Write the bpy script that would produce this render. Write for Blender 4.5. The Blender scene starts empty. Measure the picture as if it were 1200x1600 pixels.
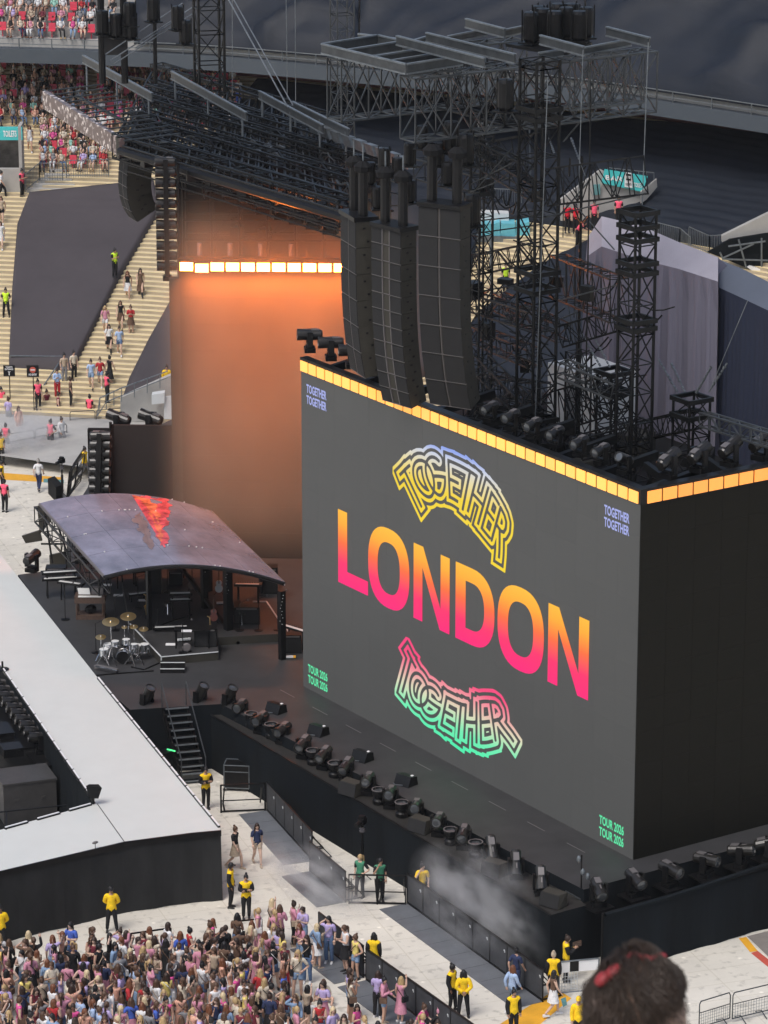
import bpy, math, random
import numpy as np
from mathutils import Vector, Matrix, Euler
random.seed(11)
SC = bpy.context.scene
COL = SC.collection
DT = bpy.data
R = math.radians

# ------------------------------------------------------------------ camera
PITCH, YAW, FPX, CAMZ = R(16.9), R(33.5), 5547.0, 51.5
FH = Vector((math.sin(YAW), math.cos(YAW), 0))
RT = Vector((math.cos(YAW), -math.sin(YAW), 0))
FW = FH * math.cos(PITCH) + Vector((0, 0, -math.sin(PITCH)))
UP = RT.cross(FW)
CO = Vector((0, 0, CAMZ))
cam = DT.cameras.new('camera')
cam.sensor_fit = 'VERTICAL'
cam.sensor_height = 24.0
cam.lens = 24.0 * FPX / 1600.0
cam.clip_start = 0.5
cam.clip_end = 1500
cam.dof.use_dof = True
cam.dof.focus_distance = 135
cam.dof.aperture_fstop = 13
camo = DT.objects.new('camera', cam)
COL.objects.link(camo)
camo.matrix_world = Matrix(((RT.x, UP.x, -FW.x, CO.x), (RT.y, UP.y, -FW.y, CO.y), (RT.z, UP.z, -FW.z, CO.z), (0, 0, 0, 1)))
SC.camera = camo

# ------------------------------------------------------------------ daylight (bright overcast, stadium bowl)
world = DT.worlds.new('World')
SC.world = world
world.use_nodes = True
wn = world.node_tree
bg = wn.nodes['Background']
sky = wn.nodes.new('ShaderNodeTexSky')
sky.sky_type = 'NISHITA'
sky.sun_disc = False
sky.sun_elevation = R(58)
sky.sun_rotation = R(250)
sky.air_density = 1.0
sky.dust_density = 3.5
sky.ozone_density = 0.6
wn.links.new(sky.outputs[0], bg.inputs[0])
bg.inputs[1].default_value = 0.12
sl = DT.lights.new('sun', 'SUN')
sl.energy = 1.5
sl.angle = R(26)
sl.color = (1, 0.985, 0.97)
so = DT.objects.new('sun', sl)
COL.objects.link(so)
# sun direction agrees with the sky: elevation 58, behind and left of the camera
SUN_AZ, SUN_EL = R(250), R(58)
sd = Vector((math.sin(SUN_AZ) * math.cos(SUN_EL), math.cos(SUN_AZ) * math.cos(SUN_EL), math.sin(SUN_EL)))
so.rotation_euler = sd.to_track_quat('Z', 'Y').to_euler()
SC.view_settings.view_transform = 'Standard'
SC.view_settings.look = 'None'
SC.view_settings.exposure = 0.3
SC.view_settings.gamma = 1
SC.cycles.max_bounces = 6
SC.cycles.volume_bounces = 1
SC.cycles.volume_step_rate = 2

# ------------------------------------------------------------------ pixel -> world point on a known plane (photo survey)
def ray(x, y):
    return FW * FPX + RT * (x - 600) + UP * (800 - y)
def atz(x, y, z=0.0):
    d = ray(x, y)
    return CO + d * ((z - CAMZ) / d.z)
def atx(x, y, X):
    d = ray(x, y)
    return CO + d * (X / d.x)
def aty(x, y, Y):
    d = ray(x, y)
    return CO + d * (Y / d.y)
def atd(x, y, dist):
    d = ray(x, y)
    return CO + d * (dist / (d.dot(FH)))
def vw(r, d, z):
    return RT * r + FH * d + Vector((0, 0, z))

# ------------------------------------------------------------------ materials
def mat(name, col, rough=0.7, metal=0.0, noise=0.0, nscale=3.0, bump=0.0, bscale=30.0, emit=None, estr=0.0, spec=0.5, objcol=False, stretch=None):
    m = DT.materials.new(name)
    m.use_nodes = True
    nt = m.node_tree
    b = nt.nodes['Principled BSDF']
    b.inputs['Roughness'].default_value = rough
    b.inputs['Metallic'].default_value = metal
    b.inputs['Specular IOR Level'].default_value = spec
    b.inputs['Base Color'].default_value = (*col, 1)
    tc = nt.nodes.new('ShaderNodeTexCoord')
    vec = tc.outputs['Object']
    if stretch:
        mp = nt.nodes.new('ShaderNodeMapping')
        mp.inputs['Scale'].default_value = stretch
        nt.links.new(vec, mp.inputs[0])
        vec = mp.outputs[0]
    if objcol or noise > 0:
        mx = nt.nodes.new('ShaderNodeMix')
        mx.data_type = 'RGBA'
        mx.blend_type = 'MULTIPLY'
        mx.inputs[0].default_value = 1.0
        mx.inputs[6].default_value = (*col, 1)
        if objcol:
            oi = nt.nodes.new('ShaderNodeObjectInfo')
            nt.links.new(oi.outputs['Color'], mx.inputs[6])
        n = nt.nodes.new('ShaderNodeTexNoise')
        n.inputs['Scale'].default_value = nscale
        n.inputs['Detail'].default_value = 5
        n.inputs['Roughness'].default_value = 0.65
        nt.links.new(vec, n.inputs['Vector'])
        mr = nt.nodes.new('ShaderNodeMapRange')
        mr.inputs[1].default_value = 0.3
        mr.inputs[2].default_value = 0.7
        mr.inputs[3].default_value = 1 - noise
        mr.inputs[4].default_value = 1 + noise
        nt.links.new(n.outputs['Fac'], mr.inputs[0])
        nt.links.new(mr.outputs[0], mx.inputs[7])
        nt.links.new(mx.outputs[2], b.inputs['Base Color'])
    if bump > 0:
        n2 = nt.nodes.new('ShaderNodeTexNoise')
        n2.inputs['Scale'].default_value = bscale
        n2.inputs['Detail'].default_value = 4
        nt.links.new(vec, n2.inputs['Vector'])
        bp = nt.nodes.new('ShaderNodeBump')
        bp.inputs['Strength'].default_value = bump
        bp.inputs['Distance'].default_value = 0.05
        nt.links.new(n2.outputs['Fac'], bp.inputs['Height'])
        nt.links.new(bp.outputs[0], b.inputs['Normal'])
    if emit:
        b.inputs['Emission Color'].default_value = (*emit, 1)
        b.inputs['Emission Strength'].default_value = estr
    return m

M = {}
M['cloth'] = mat('cloth', (1, 1, 1), 0.9, noise=0.22, nscale=9, objcol=True, spec=0.2)
M['skin'] = mat('skin', (1, 1, 1), 0.6, noise=0.08, nscale=14, objcol=True, spec=0.3)
M['hair'] = mat('hair', (1, 1, 1), 0.5, noise=0.35, nscale=26, objcol=True, spec=0.4, stretch=(1, 1, .25))
M['shoe'] = mat('shoe', (1, 1, 1), 0.6, noise=0.1, objcol=True)
M['eye'] = mat('eye', (.02, .015, .012), 0.3)
M['truss'] = mat('truss_black', (.0060, .0064, .0068), 0.42, 0.05, spec=.25, noise=0.35, nscale=2.5)
M['truss_grey'] = mat('truss_grey', (.060, .066, .070), 0.42, 0.4, noise=0.3, nscale=2)
M['steel'] = mat('galvanised_steel', (.17, .19, .205), 0.42, 0.5, noise=0.25, nscale=3)
M['chrome'] = mat('chrome', (.7, .7, .7), 0.18, 1.0)
M['brass'] = mat('brass', (.62, .44, .20), 0.28, 0.9, noise=.15)
M['black'] = mat('black_plastic', (.006, .006, .0065), 0.38, spec=.25, noise=0.3, nscale=6)
M['blackmat'] = mat('black_matt', (.0065, .0065, .007), 0.8, spec=.2, noise=0.25, nscale=1.2)
M['speaker'] = mat('speaker_grille', (.0175, .0175, .018), 0.72, spec=.25, noise=0.12, nscale=2.0, bump=.2, bscale=160)
M['speaker_side'] = mat('speaker_side', (.040, .037, .030), 0.62, spec=.25, noise=0.15, nscale=1.2)
M['seam'] = mat('grey_edge', (.14, .13, .13), 0.5, .3)
M['drape'] = mat('black_drape', (.0055, .0078, .0100), 0.92, spec=.15, noise=0.35, nscale=.7, bump=.6, bscale=2.2, stretch=(1, 1, .15))
M['deck'] = mat('stage_deck', (.036, .0355, .0365), 0.55, spec=.35, noise=0.18, nscale=.9)
M['ledge'] = mat('ledge_top', (.023, .0215, .0195), 0.62, spec=.3, noise=0.2, nscale=1.1)
M['white'] = mat('white_gloss', (.75, .75, .75), 0.4)
M['line'] = mat('white_edge', (.55, .57, .57), 0.5)
M['keys'] = mat('ivory_keys', (.62, .62, .6), 0.4)
M['lens'] = mat('lens_glass', (.12, .13, .14), 0.08, .6)
M['led_front'] = mat('led_front', (.026, .026, .026), 0.5, emit=(.97, .98, .96), estr=.050, spec=.3)
_nt = M['led_front'].node_tree                               # every panel of the wall glows a little differently
_oi = _nt.nodes.new('ShaderNodeObjectInfo'); _mr = _nt.nodes.new('ShaderNodeMapRange')
_mr.inputs[3].default_value = .0465; _mr.inputs[4].default_value = .0490
_nt.links.new(_oi.outputs['Random'], _mr.inputs[0]); _nt.links.new(_mr.outputs[0], _nt.nodes['Principled BSDF'].inputs['Emission Strength'])
M['led_side'] = mat('led_side', (.0100, .0092, .0062), 0.6, noise=.15, nscale=.4, spec=.12)
M['led_back'] = mat('led_back', (.022, .019, .0175), 0.6, noise=.06, nscale=.4, spec=.25)
M['amber'] = mat('amber_light', (.5, .3, .1), .4, emit=(1, .40, .055), estr=1.0)
M['amber_side'] = mat('amber_light_side', (.5, .25, .08), .4, emit=(1, .29, .035), estr=1.0)
M['hot'] = mat('orange_light', (.8, .6, .3), .4, emit=(1, .22, .03), estr=75)
M['concrete'] = mat('concrete', (.36, .35, .33), .85, noise=.15, nscale=.5, bump=.2)
M['fascia'] = mat('grey_fascia', (.056, .070, .086), .7, noise=.06, nscale=.4)
M['wood'] = mat('brown_wood', (.075, .045, .032), .55, noise=.3, nscale=4, stretch=(1, 6, 1))
M['teal'] = mat('teal_sign', (.06, .50, .50), .5, noise=.05)
M['aqua'] = mat('aqua_cover', (.12, .42, .50), .6, noise=.2, nscale=.8)
M['seat'] = mat('red_seat', (.62, .05, .09), .45, noise=.15, nscale=2)
M['yellowpaint'] = mat('yellow_panel', (.72, .36, .025), .6, noise=.15, nscale=1.5)
M['orangepaint'] = mat('orange_panel', (.45, .16, .06), .6, noise=.15, nscale=1.5)
M['greenpaint'] = mat('teal_panel', (.10, .24, .25), .6, noise=.15, nscale=1.5)
M['plate'] = mat('barrier_plate', (.15, .16, .175), .5, .2, noise=.15, nscale=1.0)
M['green_led'] = mat('green_led', (.1, .8, .3), .5, emit=(.1, 1, .3), estr=.7)

for _k, _lo, _hi in (('amber', .85, 1.12), ('amber_side', .78, 1.05), ('hot', 45, 75)):   # lamps of a strip differ a little
    _nt = M[_k].node_tree
    _oi = _nt.nodes.new('ShaderNodeObjectInfo'); _mr = _nt.nodes.new('ShaderNodeMapRange')
    _mr.inputs[3].default_value, _mr.inputs[4].default_value = _lo, _hi
    _nt.links.new(_oi.outputs['Random'], _mr.inputs[0]); _nt.links.new(_mr.outputs[0], _nt.nodes['Principled BSDF'].inputs['Emission Strength'])

# ------------------------------------------------------------------ mesh builder
class MB:
    def __init__(s):
        s.v, s.f, s.m = [], [], []
    def add(s, vs, fs, m=0):
        b = len(s.v)
        s.v += [tuple(v) for v in vs]
        s.f += [tuple(b + i for i in f) for f in fs]
        s.m += [m] * len(fs)
    def poly(s, pts, m=0):
        s.add(pts, [tuple(range(len(pts)))], m)
    def obox(s, p, a, b, c, m=0):
        p, a, b, c = Vector(p), Vector(a), Vector(b), Vector(c)
        if a.cross(b).dot(c) < 0:
            a, b = b, a
        vs = [p, p + a, p + a + b, p + b, p + c, p + a + c, p + a + b + c, p + b + c]
        s.add(vs, [(0, 3, 2, 1), (4, 5, 6, 7), (0, 1, 5, 4), (1, 2, 6, 5), (2, 3, 7, 6), (3, 0, 4, 7)], m)
    def box(s, c, sz, m=0, rz=0.0):
        ca, sa = math.cos(rz), math.sin(rz)
        a = Vector((ca * sz[0], sa * sz[0], 0))
        b = Vector((-sa * sz[1], ca * sz[1], 0))
        cc = Vector((0, 0, sz[2]))
        s.obox(Vector(c) - (a + b + cc) / 2, a, b, cc, m)
    def frame(s, p, q):
        p, q = Vector(p), Vector(q)
        d = q - p
        L = d.length
        d = d / L if L > 1e-9 else Vector((0, 0, 1))
        u = Vector((0, 0, 1)) if abs(d.z) < .95 else Vector((1, 0, 0))
        a = d.cross(u).normalized()
        b = a.cross(d).normalized()
        return p, q, d, a, b, L
    def bar(s, p, q, w, h=None, m=0):
        h = h or w
        p, q, d, a, b, L = s.frame(p, q)
        s.obox(p - a * w / 2 - b * h / 2, a * w, b * h, d * L, m)
    def rod(s, p, q, r, n=4, m=0, r2=None, caps=False):
        r2 = r if r2 is None else r2
        p, q, d, a, b, L = s.frame(p, q)
        vs = []
        for k in range(n):
            t = 2 * math.pi * (k + .5) / n
            o = a * math.cos(t) + b * math.sin(t)
            vs.append(p + o * r)
        for k in range(n):
            t = 2 * math.pi * (k + .5) / n
            o = a * math.cos(t) + b * math.sin(t)
            vs.append(q + o * r2)
        fs = [(k, k + n, (k + 1) % n + n, (k + 1) % n) for k in range(n)]
        if caps:
            fs += [tuple(range(n)), tuple(range(2 * n - 1, n - 1, -1))]
        s.add(vs, fs, m)
    def path(s, pts, r, n=5, m=0):
        for a, b in zip(pts[:-1], pts[1:]):
            s.rod(a, b, r, n, m)
    def lathe(s, prof, n=14, m=0, M4=None, ms=None):
        vs, fs, mm = [], [], []
        for (r, z) in prof:
            for k in range(n):
                t = 2 * math.pi * k / n
                vs.append(Vector((r * math.cos(t), r * math.sin(t), z)))
        if M4 is not None:
            vs = [M4 @ v for v in vs]
        b = len(s.v)
        s.v += [tuple(v) for v in vs]
        for i in range(len(prof) - 1):
            for k in range(n):
                s.f.append((b + i * n + k, b + i * n + (k + 1) % n, b + (i + 1) * n + (k + 1) % n, b + (i + 1) * n + k))
                s.m.append(ms[i] if ms else m)
    def ell(s, c, r, n=10, k=7, m=0, rot=None):
        c = Vector(c)
        vs = []
        for i in range(k + 1):
            ph = math.pi * i / k
            for j in range(n):
                t = 2 * math.pi * j / n
                v = Vector((r[0] * math.sin(ph) * math.cos(t), r[1] * math.sin(ph) * math.sin(t), r[2] * math.cos(ph)))
                if rot is not None:
                    v = rot @ v
                vs.append(c + v)
        fs = []
        for i in range(k):
            for j in range(n):
                fs.append((i * n + j, (i + 1) * n + j, (i + 1) * n + (j + 1) % n, i * n + (j + 1) % n))
        s.add(vs, fs, m)
    def prism(s, pts, z0, z1, m=0, mt=None):
        n = len(pts)
        ar = sum(pts[i][0] * pts[(i + 1) % n][1] - pts[(i + 1) % n][0] * pts[i][1] for i in range(n))
        if ar < 0:
            pts = pts[::-1]
        vs = [(p[0], p[1], z0) for p in pts] + [(p[0], p[1], z1) for p in pts]
        fs = [tuple(range(n - 1, -1, -1))] + [(i, (i + 1) % n, (i + 1) % n + n, i + n) for i in range(n)]
        s.add(vs, fs, m)
        s.add(vs[n:], [tuple(range(n))], m if mt is None else mt)
    def truss(s, p, q, w, h, n, r=.03, rb=.018, side=None, m=0, x=False):
        """four chords with webs on all faces"""
        p, q = Vector(p), Vector(q)
        d = (q - p)
        L = d.length
        d.normalize()
        if side is None:
            side = d.cross(Vector((0, 0, 1))) if abs(d.z) < .9 else Vector((1, 0, 0))
        a = Vector(side).normalized()
        b = a.cross(d).normalized()
        cs = [(-.5, -.5), (.5, -.5), (.5, .5), (-.5, .5)]
        off = [a * w * i + b * h * j for i, j in cs]
        for o in off:
            s.rod(p + o, q + o, r, 4, m)
        for k in range(n + 1):
            c = p + d * (L * k / n)
            for i in range(4):
                s.rod(c + off[i], c + off[(i + 1) % 4], rb, 4, m)
            if k < n:
                c2 = p + d * (L * (k + 1) / n)
                for i in range(4):
                    j = (i + 1) % 4
                    if k % 2 == 0 or x:
                        s.rod(c + off[i], c2 + off[j], rb, 4, m)
                    if k % 2 == 1 or x:
                        s.rod(c + off[j], c2 + off[i], rb, 4, m)
    def mesh(s, name, mats, origin=(0, 0, 0), smooth=False):
        me = DT.meshes.new(name)
        o = Vector(origin)
        v = [(a[0] - o.x, a[1] - o.y, a[2] - o.z) for a in s.v]
        me.from_pydata(v, [], s.f)
        mats = mats if isinstance(mats, (list, tuple)) else [mats]
        for x in mats:
            me.materials.append(M[x] if isinstance(x, str) else x)
        if len(mats) > 1:
            me.polygons.foreach_set('material_index', s.m)
        if smooth:
            me.polygons.foreach_set('use_smooth', [True] * len(me.polygons))
        me.update()
        return me
    def build(s, name, mats, parent=None, smooth=False, label=None):
        o = DT.objects.new(name, s.mesh(name, mats, org(parent), smooth))
        COL.objects.link(o)
        if parent:
            o.parent = parent
        if label:
            o['label'] = label
        return o

def org(o):
    v = Vector((0, 0, 0))
    while o is not None:
        v += o.location
        o = o.parent
    return v
def tag(o, label, cat, group=None):
    o['label'] = label
    o['category'] = cat
    if group:
        o['group'] = group
    return o
def thing(name, label, cat, loc=(0, 0, 0), group=None):
    o = DT.objects.new(name, None)
    o.empty_display_size = .2
    COL.objects.link(o)
    o.location = loc
    return tag(o, label, cat, group)
def struct(name, mb, mats, smooth=False):
    o = mb.build(name, mats, None, smooth)
    o['kind'] = 'structure'
    return o
def stuff(o):
    o['kind'] = 'stuff'
    return o

class Proto:
    """a kind of thing: nodes (name, mesh, parent index, offset); copies share the meshes"""
    def __init__(s, name, cat):
        s.name, s.cat, s.nodes = name, cat, []
    def part(s, name, mb, mats, par=-1, loc=(0, 0, 0), smooth=False):
        me = mb if isinstance(mb, bpy.types.Mesh) else mb.mesh(name, mats, (0, 0, 0), smooth)
        s.nodes.append((name, me, par, Vector(loc)))
        return len(s.nodes) - 1
    def inst(s, loc, rz=0.0, label='', group=None, colors=None, rots=None, scale=1.0, root_mesh=None, skip=()):
        if root_mesh is None:
            root = DT.objects.new(s.name, None)
            root.empty_display_size = .2
        else:
            root = DT.objects.new(s.name, root_mesh)
        COL.objects.link(root)
        root.location = loc
        root.rotation_euler = (0, 0, rz)
        root.scale = (scale,) * 3
        tag(root, label, s.cat, group)
        obs = []
        for i, (n, me, par, l) in enumerate(s.nodes):
            if n in skip:
                obs.append(None)
                continue
            o = DT.objects.new(n, me)
            COL.objects.link(o)
            o.parent = root if par < 0 else obs[par]
            o.location = l
            if rots and i in rots:
                o.rotation_euler = rots[i]
            if colors and n in colors:
                o.color = (*colors[n], 1)
            obs.append(o)
        return root
# ================================================================== SETTING: ground, stage, runway
def ground_mat():
    m = mat('floor_panels', (.63, .595, .515), .8, noise=.10, nscale=.35, bump=.15, bscale=9)
    nt = m.node_tree
    b = nt.nodes['Principled BSDF']
    src = b.inputs['Base Color'].links[0].from_socket
    tc = nt.nodes.new('ShaderNodeTexCoord')
    mp = nt.nodes.new('ShaderNodeMapping')
    mp.inputs['Rotation'].default_value = (0, 0, R(14.5))
    nt.links.new(tc.outputs['Object'], mp.inputs[0])
    br = nt.nodes.new('ShaderNodeTexBrick')
    br.offset = 0
    br.inputs['Scale'].default_value = 1
    br.inputs['Color1'].default_value = (1, 1, 1, 1)
    br.inputs['Color2'].default_value = (.97, .97, .98, 1)
    br.inputs['Mortar'].default_value = (.86, .85, .82, 1)
    br.inputs['Mortar Size'].default_value = .022
    br.inputs['Brick Width'].default_value = 2.4
    br.inputs['Row Height'].default_value = 1.2
    nt.links.new(mp.outputs[0], br.inputs['Vector'])
    vo = nt.nodes.new('ShaderNodeTexVoronoi')
    vo.inputs['Scale'].default_value = 1.5
    vo.inputs['Randomness'].default_value = .55
    nt.links.new(mp.outputs[0], vo.inputs['Vector'])
    rp = nt.nodes.new('ShaderNodeMapRange')
    rp.inputs[1].default_value = .06
    rp.inputs[2].default_value = .16
    rp.inputs[3].default_value = 1.35
    rp.inputs[4].default_value = 1.0
    nt.links.new(vo.outputs['Distance'], rp.inputs[0])
    n = nt.nodes.new('ShaderNodeTexNoise')
    n.inputs['Scale'].default_value = 2.6
    n.inputs['Detail'].default_value = 6
    nt.links.new(mp.outputs[0], n.inputs['Vector'])
    r2 = nt.nodes.new('ShaderNodeMapRange')
    r2.inputs[1].default_value = .56
    r2.inputs[2].default_value = .68
    r2.inputs[3].default_value = 1
    r2.inputs[4].default_value = .72
    nt.links.new(n.outputs['Fac'], r2.inputs[0])
    out = src
    for s_ in (br.outputs['Color'], rp.outputs[0], r2.outputs[0]):
        mx = nt.nodes.new('ShaderNodeMix')
        mx.data_type = 'RGBA'
        mx.blend_type = 'MULTIPLY'
        mx.inputs[0].default_value = 1
        nt.links.new(out, mx.inputs[6])
        nt.links.new(s_, mx.inputs[7])
        out = mx.outputs[2]
    nt.links.new(out, b.inputs['Base Color'])
    return m
M['floor'] = ground_mat()
g = MB()
g.poly([(-300, -300, 0), (500, -300, 0), (500, 500, 0), (-300, 500, 0)])
struct('ground', g, 'floor')

def xy(p):
    return (p.x, p.y)
ZD, ZL, ZR = 2.75, 2.3, 2.7
pA = atz(912, 1390, ZD)
pB = atz(345, 1100, ZD)
YR = pA.y                                # right edge of the deck runs along X
deck_pts = [(pA.x, YR)] + [xy(atz(x, y, ZD)) for x, y in ((345, 1100), (203, 1109), (150, 1062), (28, 898), (112, 887), (104, 840), (128, 776), (175, 700), (300, 640))] + \
    [(96, 130), (96, YR)]
d = MB()
d.prism(deck_pts, 0, ZD, 0, 1)
struct('stage', d, ['drape', 'deck'])
# lower lighting ledge along the front of the stage
lf, ln = atz(322, 1113, ZL), atz(860, 1430, ZL)
lb = atz(907, 1417, ZL)
d = MB()
d.prism([xy(lf), (ln.x, ln.y), (lb.x + .25, lb.y), (pA.x + .02, YR + .4), (pB.x + .02, pB.y - .05)], 0, ZL, 0, 1)
struct('stage_ledge', d, ['drape', 'ledge'])
# lip trims
d = MB()
d.bar((lf.x, lf.y, ZL + .02), (ln.x, ln.y, ZL + .02), .05, .05)
struct('ledge_trim', d, 'black')

# white runway
rw_px = [(345, 1300), (300, 1304), (194, 1318), (0, 1364), (-90, 1386), (-90, 1326), (0, 1300), (150, 1258), (0, 1040), (-90, 910), (-90, 760), (0, 868), (152, 1061)]
rw = [xy(atz(x, y, ZR)) for x, y in rw_px]
M['runway'] = mat('runway_top', (.57, .585, .56), .5, noise=.03, nscale=.9, bump=.08, bscale=3)
d = MB()
d.prism(rw, ZR - .12, ZR + .08, 0, 1)
struct('runway', d, ['black', 'runway'])
# its black skirt (hung cloth with a wavy foot)
def skirt(pts, z0, z1, amp=.06, inset=.04, seed=0, nper=1.2):
    rnd = random.Random(seed)
    mb = MB()
    col = []
    for a, b in zip(pts[:-1], pts[1:]):
        a, b = Vector((a[0], a[1], 0)), Vector((b[0], b[1], 0))
        L = (b - a).length
        n = max(2, int(L / .35))
        nd = (b - a).cross(Vector((0, 0, 1))).normalized()
        for k in range(n):
            col.append((a.lerp(b, k / n), nd))
    col.append((Vector((pts[-1][0], pts[-1][1], 0)), nd))
    ph = rnd.random() * 9
    vs = []
    for i, (p, nd) in enumerate(col):
        w = math.sin(i * 1.9 + ph) * .5 + math.sin(i * .73 + ph * 2) * .5
        for t in (0, .5, 1):
            o = nd * (w * amp * t)
            vs.append((p.x + o.x, p.y + o.y, z1 + (z0 - z1) * t + (0.03 * math.sin(i * .5 + ph) if t == 1 else 0)))
    fs = []
    for i in range(len(col) - 1):
        for j in range(2):
            k = i * 3 + j
            fs.append((k, k + 1, k + 4, k + 3))
    mb.add(vs, fs)
    return mb
M['skirt'] = mat('runway_skirt', (.022, .0225, .023), .85, spec=.2, noise=.5, nscale=.35, bump=.5, bscale=1.6, stretch=(1, 1, .4))  # lightened, patchy black: smoke in front is painted into the colour
sk = skirt([rw[4], rw[3], rw[2], rw[1], rw[0], rw[12]], .0, ZR - .05, seed=3)
o = struct('runway_skirt', sk, 'skirt')
sk = skirt([rw[9], rw[8], rw[7], rw[6], rw[5]], .0, ZR - .05, seed=5)
struct('runway_skirt', sk, 'drape')
d = MB()                                                      # black scalloped trim under the top edge
for a, b in ((rw[0], rw[1]), (rw[1], rw[2]), (rw[2], rw[3]), (rw[3], rw[4])):
    d.bar((a[0], a[1] - .03, ZR - .03), (b[0], b[1] - .03, ZR - .03), .06, .22)
d.bar((rw[2][0], rw[2][1], ZR + .084), (*xy(atz(152, 1259, ZR)), ZR + .084), .03, .006)
struct('runway_trim', d, 'black')
# light battens along the edges of the runway, one by one
RUN = DT.objects['runway']
tb = MB(); tb.box((0, 0, .03), (1.0, .10, .06)); bat_h = tb.mesh('edge_light', 'black')
tb = MB(); tb.box((0, .0, .075), (.94, .06, .03)); bat_d = tb.mesh('diffuser', 'white')
def battens(a, b):
    a, b = Vector((*a, ZR + .08)), Vector((*b, ZR + .08))
    L = (b - a).length
    n = int(L / 1.06)
    for k in range(n):
        o = DT.objects.new('edge_light', bat_h); COL.objects.link(o); o.parent = RUN
        o.location = a.lerp(b, (k + .5) / n)
        o.rotation_euler = (0, 0, math.atan2(b.y - a.y, b.x - a.x))
        q = DT.objects.new('diffuser', bat_d); COL.objects.link(q); q.parent = o
battens(xy(atz(153, 1063, ZR)), xy(atz(343, 1297, ZR)))
battens(xy(atz(0, 1042, ZR)), xy(atz(146, 1254, ZR)))
battens(xy(atz(0, 1301, ZR)), xy(atz(150, 1259, ZR)))
# floor paint
d = MB()
for q, z in (([(762, 1612), (870, 1545), (893, 1560), (830, 1612)], .004),):
    d.poly([(*xy(atz(x, y)), z) for x, y in q])
struct('yellow_floor_panel', d, 'yellowpaint')
d = MB(); d.poly([(*xy(atz(x, y)), .006) for x, y in ((876, 1561), (884, 1558), (886, 1570), (880, 1574))]); struct('teal_floor_panel', d, 'greenpaint')
d = MB(); d.poly([(*xy(atz(x, y)), .004) for x, y in ((-20, 737), (97, 746), (97, 755), (-20, 748))]); struct('yellow_floor_strip', d, 'yellowpaint')
d = MB(); d.poly([(*xy(atz(x, y)), .006) for x, y in ((68, 748), (100, 750), (100, 755), (68, 754))]); struct('teal_floor_strip', d, 'greenpaint')
d = MB(); d.poly([(*xy(atz(x, y)), .004) for x, y in ((1154, 1466), (1166, 1464), (1184, 1486), (1172, 1488))]); struct('orange_floor_strip', d, 'yellowpaint')
M['redpaint'] = mat('red_panel', (.5, .09, .06), .6, noise=.1)
d = MB(); d.poly([(*xy(atz(x, y)), .004) for x, y in ((1173, 1489), (1184, 1486), (1212, 1508), (1205, 1515))]); struct('red_floor_strip', d, 'redpaint')
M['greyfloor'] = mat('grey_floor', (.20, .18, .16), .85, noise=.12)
d = MB(); d.poly([(*xy(atz(x, y)), .003) for x, y in ((1167, 1463), (1260, 1440), (1260, 1540), (1212, 1506))]); struct('grey_floor', d, 'greyfloor')
# shade at foot of the stand, painted as a dark strip
d = MB(); d.poly([(*xy(atz(x, y)), .003) for x, y in ((-60, 668), (290, 660), (290, 668), (150, 676), (-60, 700))]); struct('shade_strip', d, 'greyfloor')

# ================================================================== big LED screen
X0, YL, YRs, ZT = 72.39, 115.30, 93.24, 16.0
DEP = 10.0
scr = thing('video_screen', 'large dark video screen showing LONDON in orange and pink letters', 'screen', (X0, YRs, ZD))
def sp(s, z, off=.03):
    return Vector((X0 - off, YL - s, z))
t = MB(); t.obox((X0, YRs + .02, ZD + .002), (.3, 0, 0), (0, YL - YRs - .02, 0), (0, 0, ZT - ZD)); t.build('support_face', 'blackmat', scr)
tp = MB(); pw_, ph_ = (YL - YRs - .02) / 18, (ZT - ZD) / 11
tp.obox((-.012, -pw_ + .0015, .0015), (.012, 0, 0), (0, pw_ - .003, 0), (0, 0, ph_ - .003))
PANEL = tp.mesh('screen_panel', 'led_front')
for i in range(18):
    for j in range(11):
        o = DT.objects.new('screen_panel', PANEL); COL.objects.link(o); o.parent = scr
        o.location = Vector((X0 + random.uniform(-.001, .001), YL - .002 - i * pw_, ZD + j * ph_)) - scr.location
t = MB(); t.obox((X0 + .01, YRs, ZD + .003), (DEP + 8, 0, 0), (0, .018, 0), (0, 0, ZT - ZD - .002)); t.build('side_face', 'blackmat', scr)
tp = MB(); tp.obox((.004, -.012, .004), (1.192, 0, 0), (0, .012, 0), (0, 0, ph_ - .008))
PANEL = tp.mesh('side_panel', 'led_side')
for i in range(14):
    for j in range(11):
        o = DT.objects.new('side_panel', PANEL); COL.objects.link(o); o.parent = scr
        o.location = Vector((X0 + .01 + i * 1.2, YRs - .001 + random.uniform(-.002, .001), ZD + j * ph_)) - scr.location
t = MB()
t.obox((X0 + .31, YRs + .02, ZD + .004), (.9, 0, 0), (0, YL - YRs - .03, 0), (0, 0, ZT - ZD - .8))
t.build('support_wall', 'blackmat', scr)
for k in range(9):                                             # frame ribs behind the top edge
    y = YRs + 1.2 + k * 2.55
    t = MB(); t.bar((X0 + .35, y, ZT - .1), (X0 + 3.6, y, ZT + .35), .22, .3); t.build('outrigger_beam', 'truss', scr)
for k in range(6):
    x = X0 + 2.2 + k * 2.4
    t = MB(); t.bar((x, YRs + .1, ZT - .1), (x + .3, YRs + 3.0, ZT + .3), .2, .28); t.build('outrigger_beam', 'truss', scr)
t = MB(); t.obox((X0 - .06, YRs - .06, ZT), (.36, 0, 0), (0, YL - YRs + .06, 0), (0, 0, .56)); t.build('light_rail', 'black', scr)
t = MB(); t.obox((X0 + .31, YRs - .06, ZT), (DEP + 7.7, 0, 0), (0, .36, 0), (0, 0, .56)); t.build('light_rail', 'black', scr)
n = 36
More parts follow.
